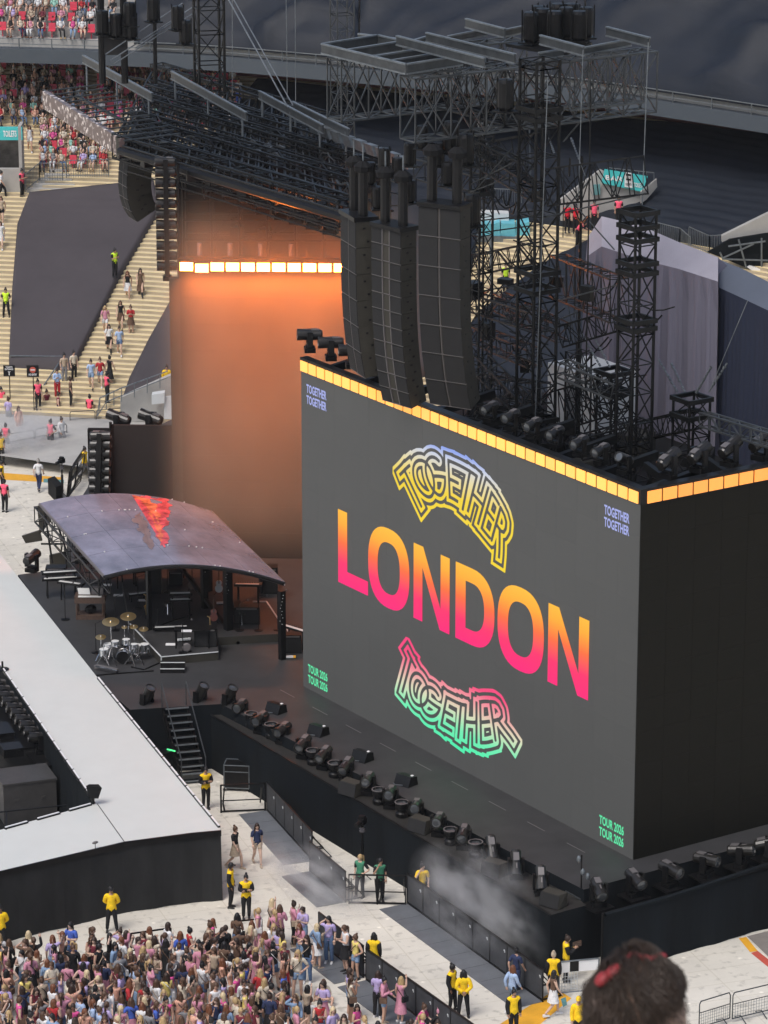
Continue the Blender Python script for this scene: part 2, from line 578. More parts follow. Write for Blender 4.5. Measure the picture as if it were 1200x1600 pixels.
for k in range(n):
    y1 = YL - .02 - k * (YL - YRs - .05) / n
    t = MB(); t.obox((X0 - .10, y1 - .565, ZT + .03), (.05, 0, 0), (0, .515, 0), (0, 0, .42)); t.build('light_block', 'amber', scr)
for k in range(26):
    x1 = X0 + .22 + k * .68
    t = MB(); t.obox((x1, YRs - .10, ZT + .03), (.60, 0, 0), (0, .05, 0), (0, 0, .43)); t.build('light_block', 'amber_side', scr)

def grad_mat(name, stops, z0, z1, st):
    m = DT.materials.new(name)
    m.use_nodes = True
    nt = m.node_tree
    b = nt.nodes['Principled BSDF']
    gm = nt.nodes.new('ShaderNodeNewGeometry')
    sx = nt.nodes.new('ShaderNodeSeparateXYZ')
    nt.links.new(gm.outputs['Position'], sx.inputs[0])
    mr = nt.nodes.new('ShaderNodeMapRange')
    mr.inputs[1].default_value = z0
    mr.inputs[2].default_value = z1
    nt.links.new(sx.outputs['Z'], mr.inputs[0])
    cr = nt.nodes.new('ShaderNodeValToRGB')
    e = cr.color_ramp.elements
    e[0].position, e[0].color = stops[0][0], (*stops[0][1], 1)
    e[1].position, e[1].color = stops[-1][0], (*stops[-1][1], 1)
    for p, c in stops[1:-1]:
        k = e.new(p)
        k.color = (*c, 1)
    nt.links.new(mr.outputs[0], cr.inputs[0])
    b.inputs['Base Color'].default_value = (.01, .01, .01, 1)
    b.inputs['Specular IOR Level'].default_value = .05
    nt.links.new(cr.outputs[0], b.inputs['Emission Color'])
    b.inputs['Emission Strength'].default_value = st
    return m
M['g_london'] = grad_mat('display_orange_pink', [(0, (.93, .022, .19)), (.28, (.95, .035, .15)), (.55, (1, .16, .05)), (.8, (1, .40, .04)), (1, (1, .50, .05))], 7.95, 11.05, .88)
M['g_logo1'] = grad_mat('display_blue_yellow', [(0, (.95, .70, .035)), (.52, (.93, .68, .05)), (.74, (.82, .72, .42)), (.9, (.62, .66, .78)), (1, (.30, .40, .86))], 11.6, 15.2, .80)
M['g_logo2'] = grad_mat('display_pink_green', [(0, (.08, .90, .44)), (.2, (.18, .88, .47)), (.42, (.72, .74, .52)), (.62, (.90, .32, .36)), (.78, (.95, .08, .22)), (1, (.95, .06, .22))], 3.6, 7.1, .80)
M['d_blue'] = mat('display_lilac', (.03, .03, .03), .5, emit=(.38, .43, .85), estr=.75)
M['d_green'] = mat('display_mint', (.03, .03, .03), .5, emit=(.10, .85, .40), estr=.75)

def letter_L(w, h, b):
    return [[(0, 0), (w, 0), (w, b), (b * 1.05, b), (b * 1.05, h), (0, h)]]
def ring(w, h, b, n=40, k=2.5):
    o, i = [], []
    for j in range(n):
        t = 2 * math.pi * j / n
        c, s_ = math.cos(t), math.sin(t)
        f = lambda v, e: math.copysign(abs(v) ** (2 / e), v)
        o.append((w / 2 + w / 2 * f(c, k), h / 2 + h / 2 * f(s_, k)))
        i.append((w / 2 + (w / 2 - b) * f(c, k), h / 2 + (h / 2 - b * .88) * f(s_, k)))
    return o, i
def flat(mb, polys):
    for p in polys:
        mb.poly(p)
def S3(pts, s0, z0, off=.03):
    return [sp(s0 + a, z0 + b, off) for a, b in pts]
BW = .66
lets = [('L', 2.69, 2.15), ('O', 4.86, 2.88), ('N', 8.03, 2.43), ('D', 10.86, 2.54), ('O', 13.6, 2.92), ('N', 16.78, 2.47)]
for ch, s0, w in lets:
    h, z0 = 3.02, 7.95
    t = MB()
    if ch == 'L':
        t.poly(S3([(0, 0), (w, 0), (w, .58), (0, .58)], s0, z0))
        t.poly(S3([(0, .58), (BW, .58), (BW, h), (0, h)], s0, z0))
    elif ch == 'O':
        o_, i_ = ring(w, h + .22, BW)
        n_ = len(o_)
        for j in range(n_):
            j2 = (j + 1) % n_
            t.poly(S3([o_[j], o_[j2], i_[j2], i_[j]], s0, z0 - .11))
    elif ch == 'N':
        b = BW * .98
        t.poly(S3([(0, 0), (b * .93, 0), (b * .93, h * .72), (b * .9, h), (0, h)], s0, z0))
        t.poly(S3([(b * .93, h * .72), (w - b, 0), (w - b * .93, 0), (w - b * .93, h * .28), (b, h), (b * .9, h)], s0, z0))
        t.poly(S3([(w - b * .93, 0), (w, 0), (w, h), (w - b * .93, h), (w - b * .93, h * .28)], s0, z0))
    else:
        o_, i_ = [], []
        hw = w
        for j in range(21):
            th = math.pi / 2 - math.pi * j / 20
            c, s_ = abs(math.cos(th)) ** (2 / 2.4), math.copysign(abs(math.sin(th)) ** (2 / 2.4), math.sin(th))
            o_.append((hw * .42 + hw * .58 * c, h / 2 + h / 2 * s_))
            i_.append((hw * .42 + (hw * .58 - BW) * c, h / 2 + (h / 2 - .58) * s_))
        t.poly(S3([(0, 0), (BW, 0), (BW, h), (0, h)], s0, z0))
        t.poly(S3([(BW, h - .58), (hw * .42, h - .58), (hw * .42, h), (BW, h)], s0, z0))
        t.poly(S3([(BW, 0), (hw * .42, 0), (hw * .42, .58), (BW, .58)], s0, z0))
        for j in range(20):
            t.poly(S3([o_[j], o_[j + 1], i_[j + 1], i_[j]], s0, z0))
    t.build('lettering', 'g_london', scr)

def logo(top, bot, w):
    ut = np.linspace(0, 1, len(top)); ub = np.linspace(0, 1, len(bot))
    top, bot = np.array(top), np.array(bot)
    def sm(u, us, P):                                          # smooth curve through the guide points
        n_ = len(P) - 1
        x = min(max(u, 0), 1) * n_
        i = min(int(x), n_ - 1)
        f = x - i
        p0, p1, p2, p3 = P[max(i - 1, 0)], P[i], P[i + 1], P[min(i + 2, n_)]
        return .5 * (2 * p1 + (p2 - p0) * f + (2 * p0 - 5 * p1 + 4 * p2 - p3) * f * f + (3 * p1 - p0 - 3 * p2 + p3) * f ** 3)
    def W(u, v):
        return sm(u, ub, bot) * (1 - v) + sm(u, ut, top) * v
    el = lambda a, b, n_=26: [(.5 + .5 * math.cos(R(a + (b - a) * k / n_)), .5 + .5 * math.sin(R(a + (b - a) * k / n_))) for k in range(n_ + 1)]
    G = {
        'T': [[(0, 1), (1, 1)], [(.55, 1), (.55, -.08)]],
        'O': [el(0, 360)],
        'G': [el(55, 360), [(1, .5), (.45, .5)]],
        'E': [[(1, 1), (0, 1), (0, 0), (1, 0)], [(0, .5), (1, .5)], [(1, 1), (1, .62)], [(1, .38), (1, 0)]],
        'e': [[(1, 1), (0, 1), (0, 0), (1, 0)], [(0, .5), (.9, .5)]],
        'H': [[(0, 0), (0, 1)], [(1, 0), (1, 1)], [(0, .5), (1, .5)]],
        'R': [[(0, 0), (0, 1), (.5, 1), (.85, .93), (1, .76), (.85, .58), (.5, .5), (0, .5)], [(.4, .5), (1.12, -.22)]]}
    word = [('T', 0, .13), ('O', .12, .31), ('G', .25, .43), ('e', .47, .555), ('T', .565, .66), ('H', .665, .765), ('e', .80, .875), ('R', .895, .99)]
    segs = []
    for ch, a, b in word:
        for pl in G[ch]:
            pts = []
            for (x0, y0), (x1, y1) in zip(pl[:-1], pl[1:]):
                k = 6 if len(pl) < 12 else 1
                for j in range(k):
                    pts.append((x0 + (x1 - x0) * j / k, y0 + (y1 - y0) * j / k))
            pts.append(pl[-1])
            q = [W(a + (b - a) * x, y) for x, y in pts]
            cv = len(pl) >= 8
            segs += [(a_, b_, not cv and i_ % 6 == 0, not cv and i_ % 6 == 5) for i_, (a_, b_) in enumerate(zip(q[:-1], q[1:]))]
    A = np.array([s_[0] for s_ in segs]); B = np.array([s_[1] for s_ in segs])
    lo = np.minimum(A.min(0), B.min(0)) - 3.8 * w; hi = np.maximum(A.max(0), B.max(0)) + 3.8 * w
    st = .042
    nx, ny = int((hi[0] - lo[0]) / st) + 2, int((hi[1] - lo[1]) / st) + 2
    gx, gy = np.meshgrid(lo[0] + st * np.arange(nx), lo[1] + st * np.arange(ny), indexing='ij')
    dist = np.full(gx.shape, 9.0)
    for (a, b), (qs, qe) in zip(zip(A, B), [s_[2:] for s_ in segs]):
        dv = b - a
        L2 = max(dv @ dv, 1e-9)
        tt = np.clip(((gx - a[0]) * dv[0] + (gy - a[1]) * dv[1]) / L2, 0, 1)
        L_ = L2 ** .5
        al_ = ((gx - a[0]) * dv[0] + (gy - a[1]) * dv[1]) / L_
        pe_ = np.abs((gx - a[0]) * dv[1] - (gy - a[1]) * dv[0]) / L_
        along = np.maximum(np.maximum(-al_, al_ - L_), 0)
        sq = ((al_ < 0) & qs) | ((al_ > L_) & qe)                 # square ends and corners, smooth curves
        dist = np.minimum(dist, np.where(sq, np.maximum(along, pe_), np.hypot(along, pe_)))
    mb = MB()
    def clip(poly, val, sgn):
        out = []
        for i in range(len(poly)):
            p, q = poly[i], poly[(i + 1) % len(poly)]
            dp, dq = sgn * (p[2] - val), sgn * (q[2] - val)
            if dp >= 0:
                out.append(p)
            if dp * dq < 0:
                f = dp / (dp - dq)
                out.append(tuple(p[k] + (q[k] - p[k]) * f for k in range(3)))
        return out
    for l_, h_ in ((.5 * w, 1.5 * w), (2.45 * w, 3.4 * w)):
        for i in range(nx - 1):
            for j in range(ny - 1):
                c4 = (dist[i, j], dist[i + 1, j], dist[i + 1, j + 1], dist[i, j + 1])
                if max(c4) < l_ or min(c4) > h_:
                    continue
                cell = [(gx[i, j], gy[i, j], c4[0]), (gx[i + 1, j], gy[i + 1, j], c4[1]), (gx[i + 1, j + 1], gy[i + 1, j + 1], c4[2]), (gx[i, j + 1], gy[i, j + 1], c4[3])]
                if min(c4) < l_ or max(c4) > h_:
                    for tri in ((cell[0], cell[1], cell[2]), (cell[0], cell[2], cell[3])):
                        p = clip(list(tri), l_, 1)
                        if len(p) > 2:
                            p = clip(p, h_, -1)
                        if len(p) > 2:
                            mb.poly([sp(a[0], a[1]) for a in p])
                else:
                    mb.poly([sp(a[0], a[1]) for a in cell])
    return mb
lg = logo([(7.1, 13.45), (7.95, 14.1), (9.2, 14.65), (10.6, 14.78), (12.2, 14.62), (13.35, 14.1), (14.2, 13.35)],
          [(8.2, 12.45), (8.9, 12.95), (9.75, 13.28), (10.6, 13.38), (11.65, 13.15), (12.75, 12.6), (13.75, 12.15)], .138)
lg.build('lettering', 'g_logo1', scr, label='arched yellow and blue TOGETHER lettering made of parallel lines')
lg = logo([(7.65, 6.45), (8.35, 5.85), (9.4, 5.45), (10.5, 5.38), (11.6, 5.45), (12.75, 5.95), (13.75, 6.2)],
          [(7.05, 4.95), (7.85, 4.6), (8.9, 4.28), (10.2, 4.15), (11.5, 4.12), (12.9, 4.35), (14.5, 5.2)], .145)
lg.build('lettering', 'g_logo2', scr, label='arched pink and green TOGETHER lettering made of parallel lines')

def text_mesh(body, bold=.012):
    cu = DT.curves.new('lettering', 'FONT')
    cu.body = body
    cu.size = 1
    cu.offset = bold
    cu.resolution_u = 3
    ob = DT.objects.new('lettering', cu)
    COL.objects.link(ob)
    dg = bpy.context.evaluated_depsgraph_get()
    me = DT.meshes.new_from_object(ob.evaluated_get(dg))
    DT.objects.remove(ob)
    return me
def text(body, p0, ux, uy, w, h, mt, parent, bold=.012, name='lettering'):
    me = text_mesh(body, bold)
    vs = [v.co for v in me.vertices]
    x0, x1 = min(v.x for v in vs), max(v.x for v in vs)
    y0, y1 = min(v.y for v in vs), max(v.y for v in vs)
    ux, uy, p0 = Vector(ux), Vector(uy), Vector(p0) - org(parent)
    for v in me.vertices:
        a, b = (v.co.x - x0) / (x1 - x0) * w, (v.co.y - y0) / (y1 - y0) * h
        v.co = p0 + ux * a + uy * b
    me.materials.clear()
    me.materials.append(M[mt])
    o = DT.objects.new(name, me)
    COL.objects.link(o)
    o.parent = parent
    return o
for s0, zz, body, mt in ((.42, 15.27, 'TOGETHER', 'd_blue'), (.42, 14.82, 'TOGETHER', 'd_blue'), (20.0, 15.22, 'TOGETHER', 'd_blue'), (20.0, 14.77, 'TOGETHER', 'd_blue'),
                         (.40, 3.55, 'TOUR 2026', 'd_green'), (.40, 3.10, 'TOUR 2026', 'd_green'), (20.05, 3.55, 'TOUR 2026', 'd_green'), (20.05, 3.10, 'TOUR 2026', 'd_green')):
    text(body, sp(s0, zz - .07), (0, -1, 0), (0, 0, 1), 1.46, .36, mt, scr, .03)
# faint pale reflection strip in front of the screen, painted as white marks on the deck
d = MB()
for k in range(9):
    y = YRs + 1.5 + k * 2.45
    d.obox((X0 - 1.05, y, ZD + .003), (.04, 0, 0), (0, 1.1, 0), (0, 0, .004))
struct('reflection_marks', d, 'seam')

# ================================================================== rear LED screen, wing, orange lights
a_, b_ = atz(375, 872, ZD), atz(472, 873, ZD)
dr = (b_ - a_); dr.z = 0; dr.normalize()                       # left to right along the rear screen
nr = Vector((dr.y, -dr.x, 0))                                   # towards the camera
if nr.dot(FH) > 0:
    nr = -nr
bl = Vector((77.10, 132.88, ZD))
rear = thing('video_screen', 'tall dark rear video screen lit orange by the lamps above it', 'screen', bl)
wid = 9.2
t = MB(); t.obox(bl + Vector((0, 0, .002)), dr * wid, -nr * .25, Vector((0, 0, 16.05 - ZD))); t.build('support_face', 'blackmat', rear)
for i in range(8):
    for j in range(11):
        t = MB(); t.obox(bl + dr * (i * 1.15 + .004) + nr * (.012 + random.uniform(0, .002)) + Vector((0, 0, .006 + j * 1.209)), dr * 1.142, -nr * .012, Vector((0, 0, 1.201))); t.build('screen_panel', 'led_back', rear)
t = MB(); t.obox(bl - dr * .47 - nr * .02 + Vector((0, 0, .003)), dr * .468, -nr * .4, Vector((0, 0, 15.7 - ZD))); t.build('side_panel', 'speaker_side', rear)
t = MB(); t.obox(bl + Vector((0, 0, 16.12 - ZD)) + nr * .29, dr * wid, -nr * .4, Vector((0, 0, .55))); t.build('light_rail', 'black', rear)
for k in range(12):
    p = bl + dr * (.06 + k * .68) + nr * .34 + Vector((0, 0, 16.14 - ZD - (.06 if k == 1 else 0)))
    t = MB(); t.obox(p, dr * .56, -nr * .045, Vector((0, 0, .36))); t.build('light_block', 'hot', rear)
for sgn, pw in ((-1, 1150), (1, 110)):                       # the strip's own orange light, washing down and up the wall
    al = DT.lights.new('light_strip_glow', 'AREA')
    al.shape = 'RECTANGLE'; al.size = 7.8; al.size_y = .35
    al.energy = pw; al.color = (1, .24, .045); al.spread = R(125)
    ao = DT.objects.new('light_strip_glow', al); COL.objects.link(ao); ao.parent = rear
    zax = (Vector((0, 0, -sgn)) * 1.0 + nr * .12).normalized()
    xax = dr; yax = zax.cross(xax)
    pos = bl + dr * 4.1 + nr * .62 + Vector((0, 0, 16.3 - ZD + .3 * sgn)) - rear.location
    ao.matrix_local = Matrix(((xax.x, yax.x, zax.x, pos.x), (xax.y, yax.y, zax.y, pos.y), (xax.z, yax.z, zax.z, pos.z), (0, 0, 0, 1)))
for k in range(4):
    p = bl + dr * (.9 + k * 1.35) - nr * .1 + Vector((0, 0, 16.75 - ZD))
    t = MB(); t.rod(p, p + Vector((0, 0, .55)), .11, 8, caps=True); t.build('spot_lamp', 'seam', rear)
wing = thing('stage_wall', 'low dark wall panel beside the rear screen behind the canopy', 'wall', bl - dr * 3.2)
wl = atz(176, 800, ZD)
t = MB(); t.obox(bl - dr * 3.18 - nr * .3, dr * 2.7, -nr * .2, Vector((0, 0, 8.85 - ZD))); t.build('wall_panel', 'led_back', wing)
t = MB(); t.bar(bl - dr * 3.2 - nr * .3 + Vector((0, 0, .0)), bl - dr * 3.2 - nr * .3 + Vector((0, 0, 8.9 - ZD)), .12); t.build('corner_post', 'black', wing)
# ================================================================== STADIUM BOWL
_fr = [-80, -40, -22, -11, 1.5, 11, 22, 35, 60]
_fd = [217, 214.5, 213.2, 211, 204.5, 199.5, 189.5, 176, 150]
def fas(r):
    return float(np.mean([np.interp(r + k, _fr, _fd) for k in (-3, -1.5, 0, 1.5, 3)]))
ZF0, ZF1 = 15.15, 16.0
GO, RISE, Z00, NST = .46, .17, .6, 76
SLOPE = RISE / GO
def base(r):
    return fas(r) - 27
def stand_z(r, d):
    return Z00 + SLOPE * (d - base(r))
def stand_at(x, y, lift=0.0):
    """where the line of sight meets the raked lower tier"""
    dv = ray(x, y)
    dv = dv / dv.dot(FH)
    lo, hi = 120.0, 260.0
    for _ in range(40):
        m_ = (lo + hi) / 2
        p = CO + dv * m_
        r = p.dot(RT)
        if p.z > stand_z(r, m_) + lift:
            lo = m_
        else:
            hi = m_
    return CO + dv * lo
def rd(p):
    return p.dot(RT), p.dot(FH)

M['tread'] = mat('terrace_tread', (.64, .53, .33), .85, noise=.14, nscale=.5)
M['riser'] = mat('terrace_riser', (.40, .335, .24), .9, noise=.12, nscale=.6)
M['nosing'] = mat('yellow_nosing', (.72, .58, .27), .7, noise=.15, nscale=1)
RR = [-46 + 3.0 * k for k in range(36)]
tier = MB()
tier.poly([(*xy(vw(r, base(r) - .02, 0)), 0) for r in RR] + [(*xy(vw(r, base(r) - .02, 0)), Z00) for r in RR[::-1]])
low = struct('lower_tier', tier, 'concrete')
for i in range(NST):
    t = MB()
    vs = []
    for r in RR:
        b0 = base(r) + i * GO
        z = Z00 + i * RISE
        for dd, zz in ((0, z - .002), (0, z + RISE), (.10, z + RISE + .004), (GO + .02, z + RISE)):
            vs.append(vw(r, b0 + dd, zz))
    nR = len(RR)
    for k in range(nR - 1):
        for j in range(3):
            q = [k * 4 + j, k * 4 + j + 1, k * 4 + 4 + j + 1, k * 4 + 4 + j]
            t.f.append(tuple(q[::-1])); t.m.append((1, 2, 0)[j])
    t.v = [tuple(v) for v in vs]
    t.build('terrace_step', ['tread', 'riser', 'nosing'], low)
# upper tier rows
up = MB()
UG, UR = .8, .53
def sweep(mb, prof, rs, m=0):
    """prof: (offset from fascia, z)"""
    b0 = len(mb.v)
    n = len(prof)
    for r in rs:
        f = fas(r)
        mb.v += [tuple(vw(r, f + o, z)) for o, z in prof]
    for k in range(len(rs) - 1):
        for j in range(n - 1):
            mb.f.append((b0 + k * n + j, b0 + (k + 1) * n + j, b0 + (k + 1) * n + j + 1, b0 + k * n + j + 1)); mb.m.append(m)
RF = [-46 + 1.5 * k for k in range(72)]
sweep(up, [(9, 12.5), (9, ZF0 + .3), (0, ZF0), (-.25, ZF0), (-.25, ZF1), (.6, ZF1 + .002)], RF)
upt = struct('upper_tier', up, 'fascia')
for i in range(26):
    t = MB()
    sweep(t, [(.6 + i * UG, ZF1 + i * UR - .002), (.6 + i * UG, ZF1 + (i + 1) * UR), (.6 + (i + 1) * UG + .02, ZF1 + (i + 1) * UR)], RR)
    t.build('terrace_step', 'concrete', upt)
# front rail of the upper tier
rail = thing('balcony_railing', 'pale double metal rail along the grey front edge of the upper tier', 'railing', vw(0, fas(0), ZF1))
for dz in (.28, .62):
    t = MB()
    pts = [vw(r, fas(r) - .1, ZF1 + dz) for r in RF]
    t.path(pts, .035, 4)
    t.build('rail', 'steel', rail)
for r in [-34 + 2.0 * k for k in range(36)]:
    t = MB(); t.rod(vw(r, fas(r) - .1, ZF1), vw(r, fas(r) - .1, ZF1 + .65), .04, 4); t.build('post', 'steel', rail)
# lower soffit ribs and dark red back wall of the concourse under the upper tier
M['redwall'] = mat('dark_red_wall', (.11, .03, .028), .7, noise=.1)
t = MB()
sweep(t, [(8.9, 11.2), (8.9, ZF0 + .2)], RF)
struct('concourse_wall', t, 'redwall')

# ---- black covers laid over the seats
M['cover'] = mat('seat_cover', (.0075, .0112, .0190), .60, noise=.12, nscale=1.1, bump=.7, bscale=1.1, spec=.3, stretch=(1, .35, 1))
M['cover_warm'] = mat('seat_cover_hazed', (.056, .048, .052), .75, spec=.3, noise=.14, nscale=.2, bump=.35, bscale=1.2)  # lightened black cloth: the haze in front is put into the colour
def vnoise(seed):
    rnd = np.random.RandomState(seed)
    T = rnd.rand(64, 64)
    def f(x, y):
        i, j = int(math.floor(x)), int(math.floor(y))
        u, v = x - i, y - j
        u, v = u * u * (3 - 2 * u), v * v * (3 - 2 * v)
        g_ = lambda a, b: T[a % 64, b % 64]
        return (g_(i, j) * (1 - u) + g_(i + 1, j) * u) * (1 - v) + (g_(i, j + 1) * (1 - u) + g_(i + 1, j + 1) * u) * v
    return f
def plerp(pl, t):
    x = t * (len(pl) - 1)
    i = min(int(x), len(pl) - 2)
    f = x - i
    return (pl[i][0] + (pl[i + 1][0] - pl[i][0]) * f, pl[i][1] + (pl[i + 1][1] - pl[i][1]) * f)
def cover(name, label, left, right, nu, nv, lift=.45, mt='cover', seed=1, ridge=.05, fold=.16):
    f = vnoise(seed)
    mb = MB()
    P = []
    for i in range(nv + 1):
        a, b = plerp(left, i / nv), plerp(right, i / nv)
        row = []
        for j in range(nu + 1):
            x, y = a[0] + (b[0] - a[0]) * j / nu, a[1] + (b[1] - a[1]) * j / nu
            p = stand_at(x, y, lift)
            r, dd = rd(p)
            edge = i in (0, nv) or j in (0, nu)
            h = 0 if edge else 1.6 * fold * abs(f(r * .16 + dd * .3, r * .5 + 3) - .5) + ridge * abs(math.sin((dd - base(r)) * math.pi / .8)) + fold * (f(r * .5 + dd * .22, dd * .16 - r * .1) - .5) + fold * .7 * abs(f(r * .24 + 7 + dd * .1, dd * .5 - r * .3) - .5)
            row.append(p + Vector((0, 0, h)))
        P.append(row)
    n = nu + 1
    mb.v = [tuple(p) for row in P for p in row]
    for i in range(nv):
        for j in range(nu):
            mb.f.append((i * n + j, (i + 1) * n + j, (i + 1) * n + j + 1, i * n + j + 1)); mb.m.append(0)
    # hem hanging down to the steps all round
    loop = [(0, j) for j in range(n)] + [(i, nu) for i in range(1, nv + 1)] + [(nv, j) for j in range(nu - 1, -1, -1)] + [(i, 0) for i in range(nv - 1, 0, -1)]
    k0 = len(mb.v)
    for i, j in loop:
        p = P[i][j]
        mb.v.append(tuple(p - Vector((0, 0, lift + .05)) + (FH * -.12)))
    for q in range(len(loop)):
        i, j = loop[q]; i2, j2 = loop[(q + 1) % len(loop)]
        mb.f.append((i * n + j, i2 * n + j2, k0 + (q + 1) % len(loop), k0 + q)); mb.m.append(0)
    o = mb.build(name, mt, None, True)
    tag(o, label, 'seat cover', 'black cloths laid over empty seating')
    return o
cover('seat_cover', 'big black cloth, lightened for haze, over the seat block on the far left, between two yellow stairways', [(46, 300), (27, 350), (19, 450), (14, 560)], [(240, 280), (248, 322), (186, 425), (114, 566)], 36, 60, .5, 'cover_warm', 3, .02, .05)
cover('seat_cover', 'small black cloth wedge, lightened for haze, right of the stairway where the fans walk down', [(270, 462), (232, 530), (202, 590), (190, 625)], [(312, 462), (316, 520), (316, 580), (316, 612)], 12, 24, .5, 'cover_warm', 5, .02, .05)
cover('seat_cover', 'wide dark navy cloth over the lower stand behind the lattice towers', [(402, 122), (365, 165), (330, 215), (330, 262)], [(1290, 218), (1290, 290), (1290, 360), (1290, 400)], 90, 60, .5, 'cover', 7, .06, .22)
cover('seat_cover', 'dark grey cloth seen through the lattice behind the tall speaker stacks', [(842, 415), (800, 446), (760, 478), (700, 545), (690, 655)], [(935, 365), (945, 420), (960, 490), (960, 580), (960, 655)], 26, 34, .5, 'cover', 9, .05, .15)
cover('seat_cover', 'dark cloth in the gap behind the three hanging speaker stacks', [(560, 280), (560, 400), (560, 655)], [(752, 300), (742, 390), (700, 545)], 20, 30, .5, 'cover', 15, .05, .12)
# upper tier covers
def upcover(label, r0, r1, u0, u1, nu, nv, seed, lift):
    f = vnoise(seed)
    mb = MB()
    n = nu + 1
    for i in range(nv + 1):
        for j in range(n):
            r = r0 + (r1 - r0) * j / nu
            u = u0 + (u1 - u0) * i / nv
            dd = fas(r) - .02 + max(u, .0)
            z = ZF1 + UR + (u / UG) * UR + lift
            if 0 < i < nv and 0 < j < nu:
                z += .06 * abs(math.sin(u * math.pi / UG)) + 1.1 * max(0, 1 - abs(((r * .55 - u * .9 + 3 * f(r * .2, u * .2)) % 4.0) - 2) * 1.6) * f(r * .15 + 4, u * .1) + .55 * (f(r * .42 - u * .35, u * .3 + r * .2) - .5) + .45 * abs(f(r * .9 - u * .8, u * .2 + 9) - .5) + .30 * abs(f(r * .3 + u * .5 + 5, u * .18) - .5)
            if i == 0:
                z -= lift + .05
            mb.v.append(tuple(vw(r, dd, z)))
    for i in range(nv):
        for j in range(nu):
            mb.f.append((i * n + j, i * n + j + 1, (i + 1) * n + j + 1, (i + 1) * n + j)); mb.m.append(0)
    o = mb.build('seat_cover', 'cover', None, True)
    tag(o, label, 'seat cover', 'black cloths laid over empty seating')
upcover('slate cloth over the upper tier seats left of the roof beams, above the red wall', -15.0, -1.5, 0, 20, 40, 50, 11, .5)
upcover('wrinkled blue black cloth over the upper tier behind the top beam grid', -1.4, 11.5, 0, 20, 40, 50, 12, .54)
upcover('smooth dark cloth over the upper tier at the top right corner', 11.6, 40, 0, 20, 80, 50, 13, .5)

# ---- left way out with the TOILETS sign
def wall_block(name, label, px0, py0, px1, py1, depth, cat='wall'):
    pass
vp = stand_at(16, 302)
dv_ = rd(vp)[1]
def vplane(x, y, dd):
    return atd(x, y, dd)
vo = thing('exit_tunnel', 'concrete way out under the teal TOILETS sign at the left edge', 'tunnel', vplane(-10, 302, dv_))
def vquad(px, py, qx, qy, dd, thick):
    a, b, c = vplane(px, qy, dd), vplane(qx, qy, dd), vplane(px, py, dd)
    return a, b - a, Vector((0, 0, c.z - a.z)), FH * thick
t = MB(); t.obox(*vquad(-40, 199, 35, 219, dv_ - .1, .25)); t.build('sign_board', 'teal', vo)
a, bx, cz, _ = vquad(5, 204, 26, 214, dv_ - .125, 0)
text('TOILETS', a, RT, (0, 0, 1), bx.length, cz.z, 'white', vo, .03)
t = MB(); t.obox(*vquad(-40, 264, 32, 300, dv_, .4)); t.build('parapet', 'concrete', vo)
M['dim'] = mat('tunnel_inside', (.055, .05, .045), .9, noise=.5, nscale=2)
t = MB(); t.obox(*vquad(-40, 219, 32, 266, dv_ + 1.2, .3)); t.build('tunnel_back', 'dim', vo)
t = MB(); t.obox(*vquad(31, 197, 36, 302, dv_ - .1, 1.4)); t.build('side_wall', 'concrete', vo)
# concrete corner steps with railing in front of the seated fans
cs = thing('corner_stair', 'pale concrete corner stair with metal railings below the seated fans', 'stairs', stand_at(75, 300))
for k in range(5):
    p = stand_at(42 + k * 9, 302 - k * 7)
    t = MB(); t.obox(p - Vector((0, 0, .3)), RT * (3.0 - k * .5), FH * 1.0, Vector((0, 0, .55 + k * .02))); t.build('step', 'concrete', cs)
def railing(name, label, pts, h=1.05, n=None, gap=.14, mt='steel', group=None):
    o = thing(name, label, 'railing', pts[0], group)
    for a, b in zip(pts[:-1], pts[1:]):
        L = (b - a).length
        t = MB()
        for hh in (h, .12):
            t.rod(a + Vector((0, 0, hh)), b + Vector((0, 0, hh)), .03, 4)
        t.build('rail', mt, o)
        t = MB()
        k = max(2, int(L / gap))
        for i in range(k + 1):
            p = a.lerp(b, i / k)
            t.rod(p, p + Vector((0, 0, h)), .014 if i not in (0, k) else .03, 4)
        t.build('bars', mt, o)
    return o
railing('metal_railing', 'long barred metal railing in front of the lowest row of seated fans', [stand_at(104, 278, .3), stand_at(170, 276, .3)])
railing('metal_railing', 'sloping barred metal railing beside the concrete corner stair', [stand_at(40, 300, .3), stand_at(62, 282, .3), stand_at(98, 282, .3)])
railing('metal_railing', 'barred metal railing right of the short lattice tower above the grey drapes', [stand_at(1022, 376, .3), stand_at(1062, 386, .3), stand_at(1078, 400, .3)])
railing('metal_railing', 'barred metal railing furthest right in front of the navy covered seats', [stand_at(1076, 384, .3), stand_at(1108, 398, .3), stand_at(1136, 396, .3)])
railing('metal_railing', 'pale barred railing behind the lattice tower over the aqua covers', [stand_at(745, 322, .3), stand_at(815, 325, .3)])
railing('metal_railing', 'low metal railing beside the red shirted stewards', [stand_at(932, 395, .2), stand_at(955, 372, .2)])

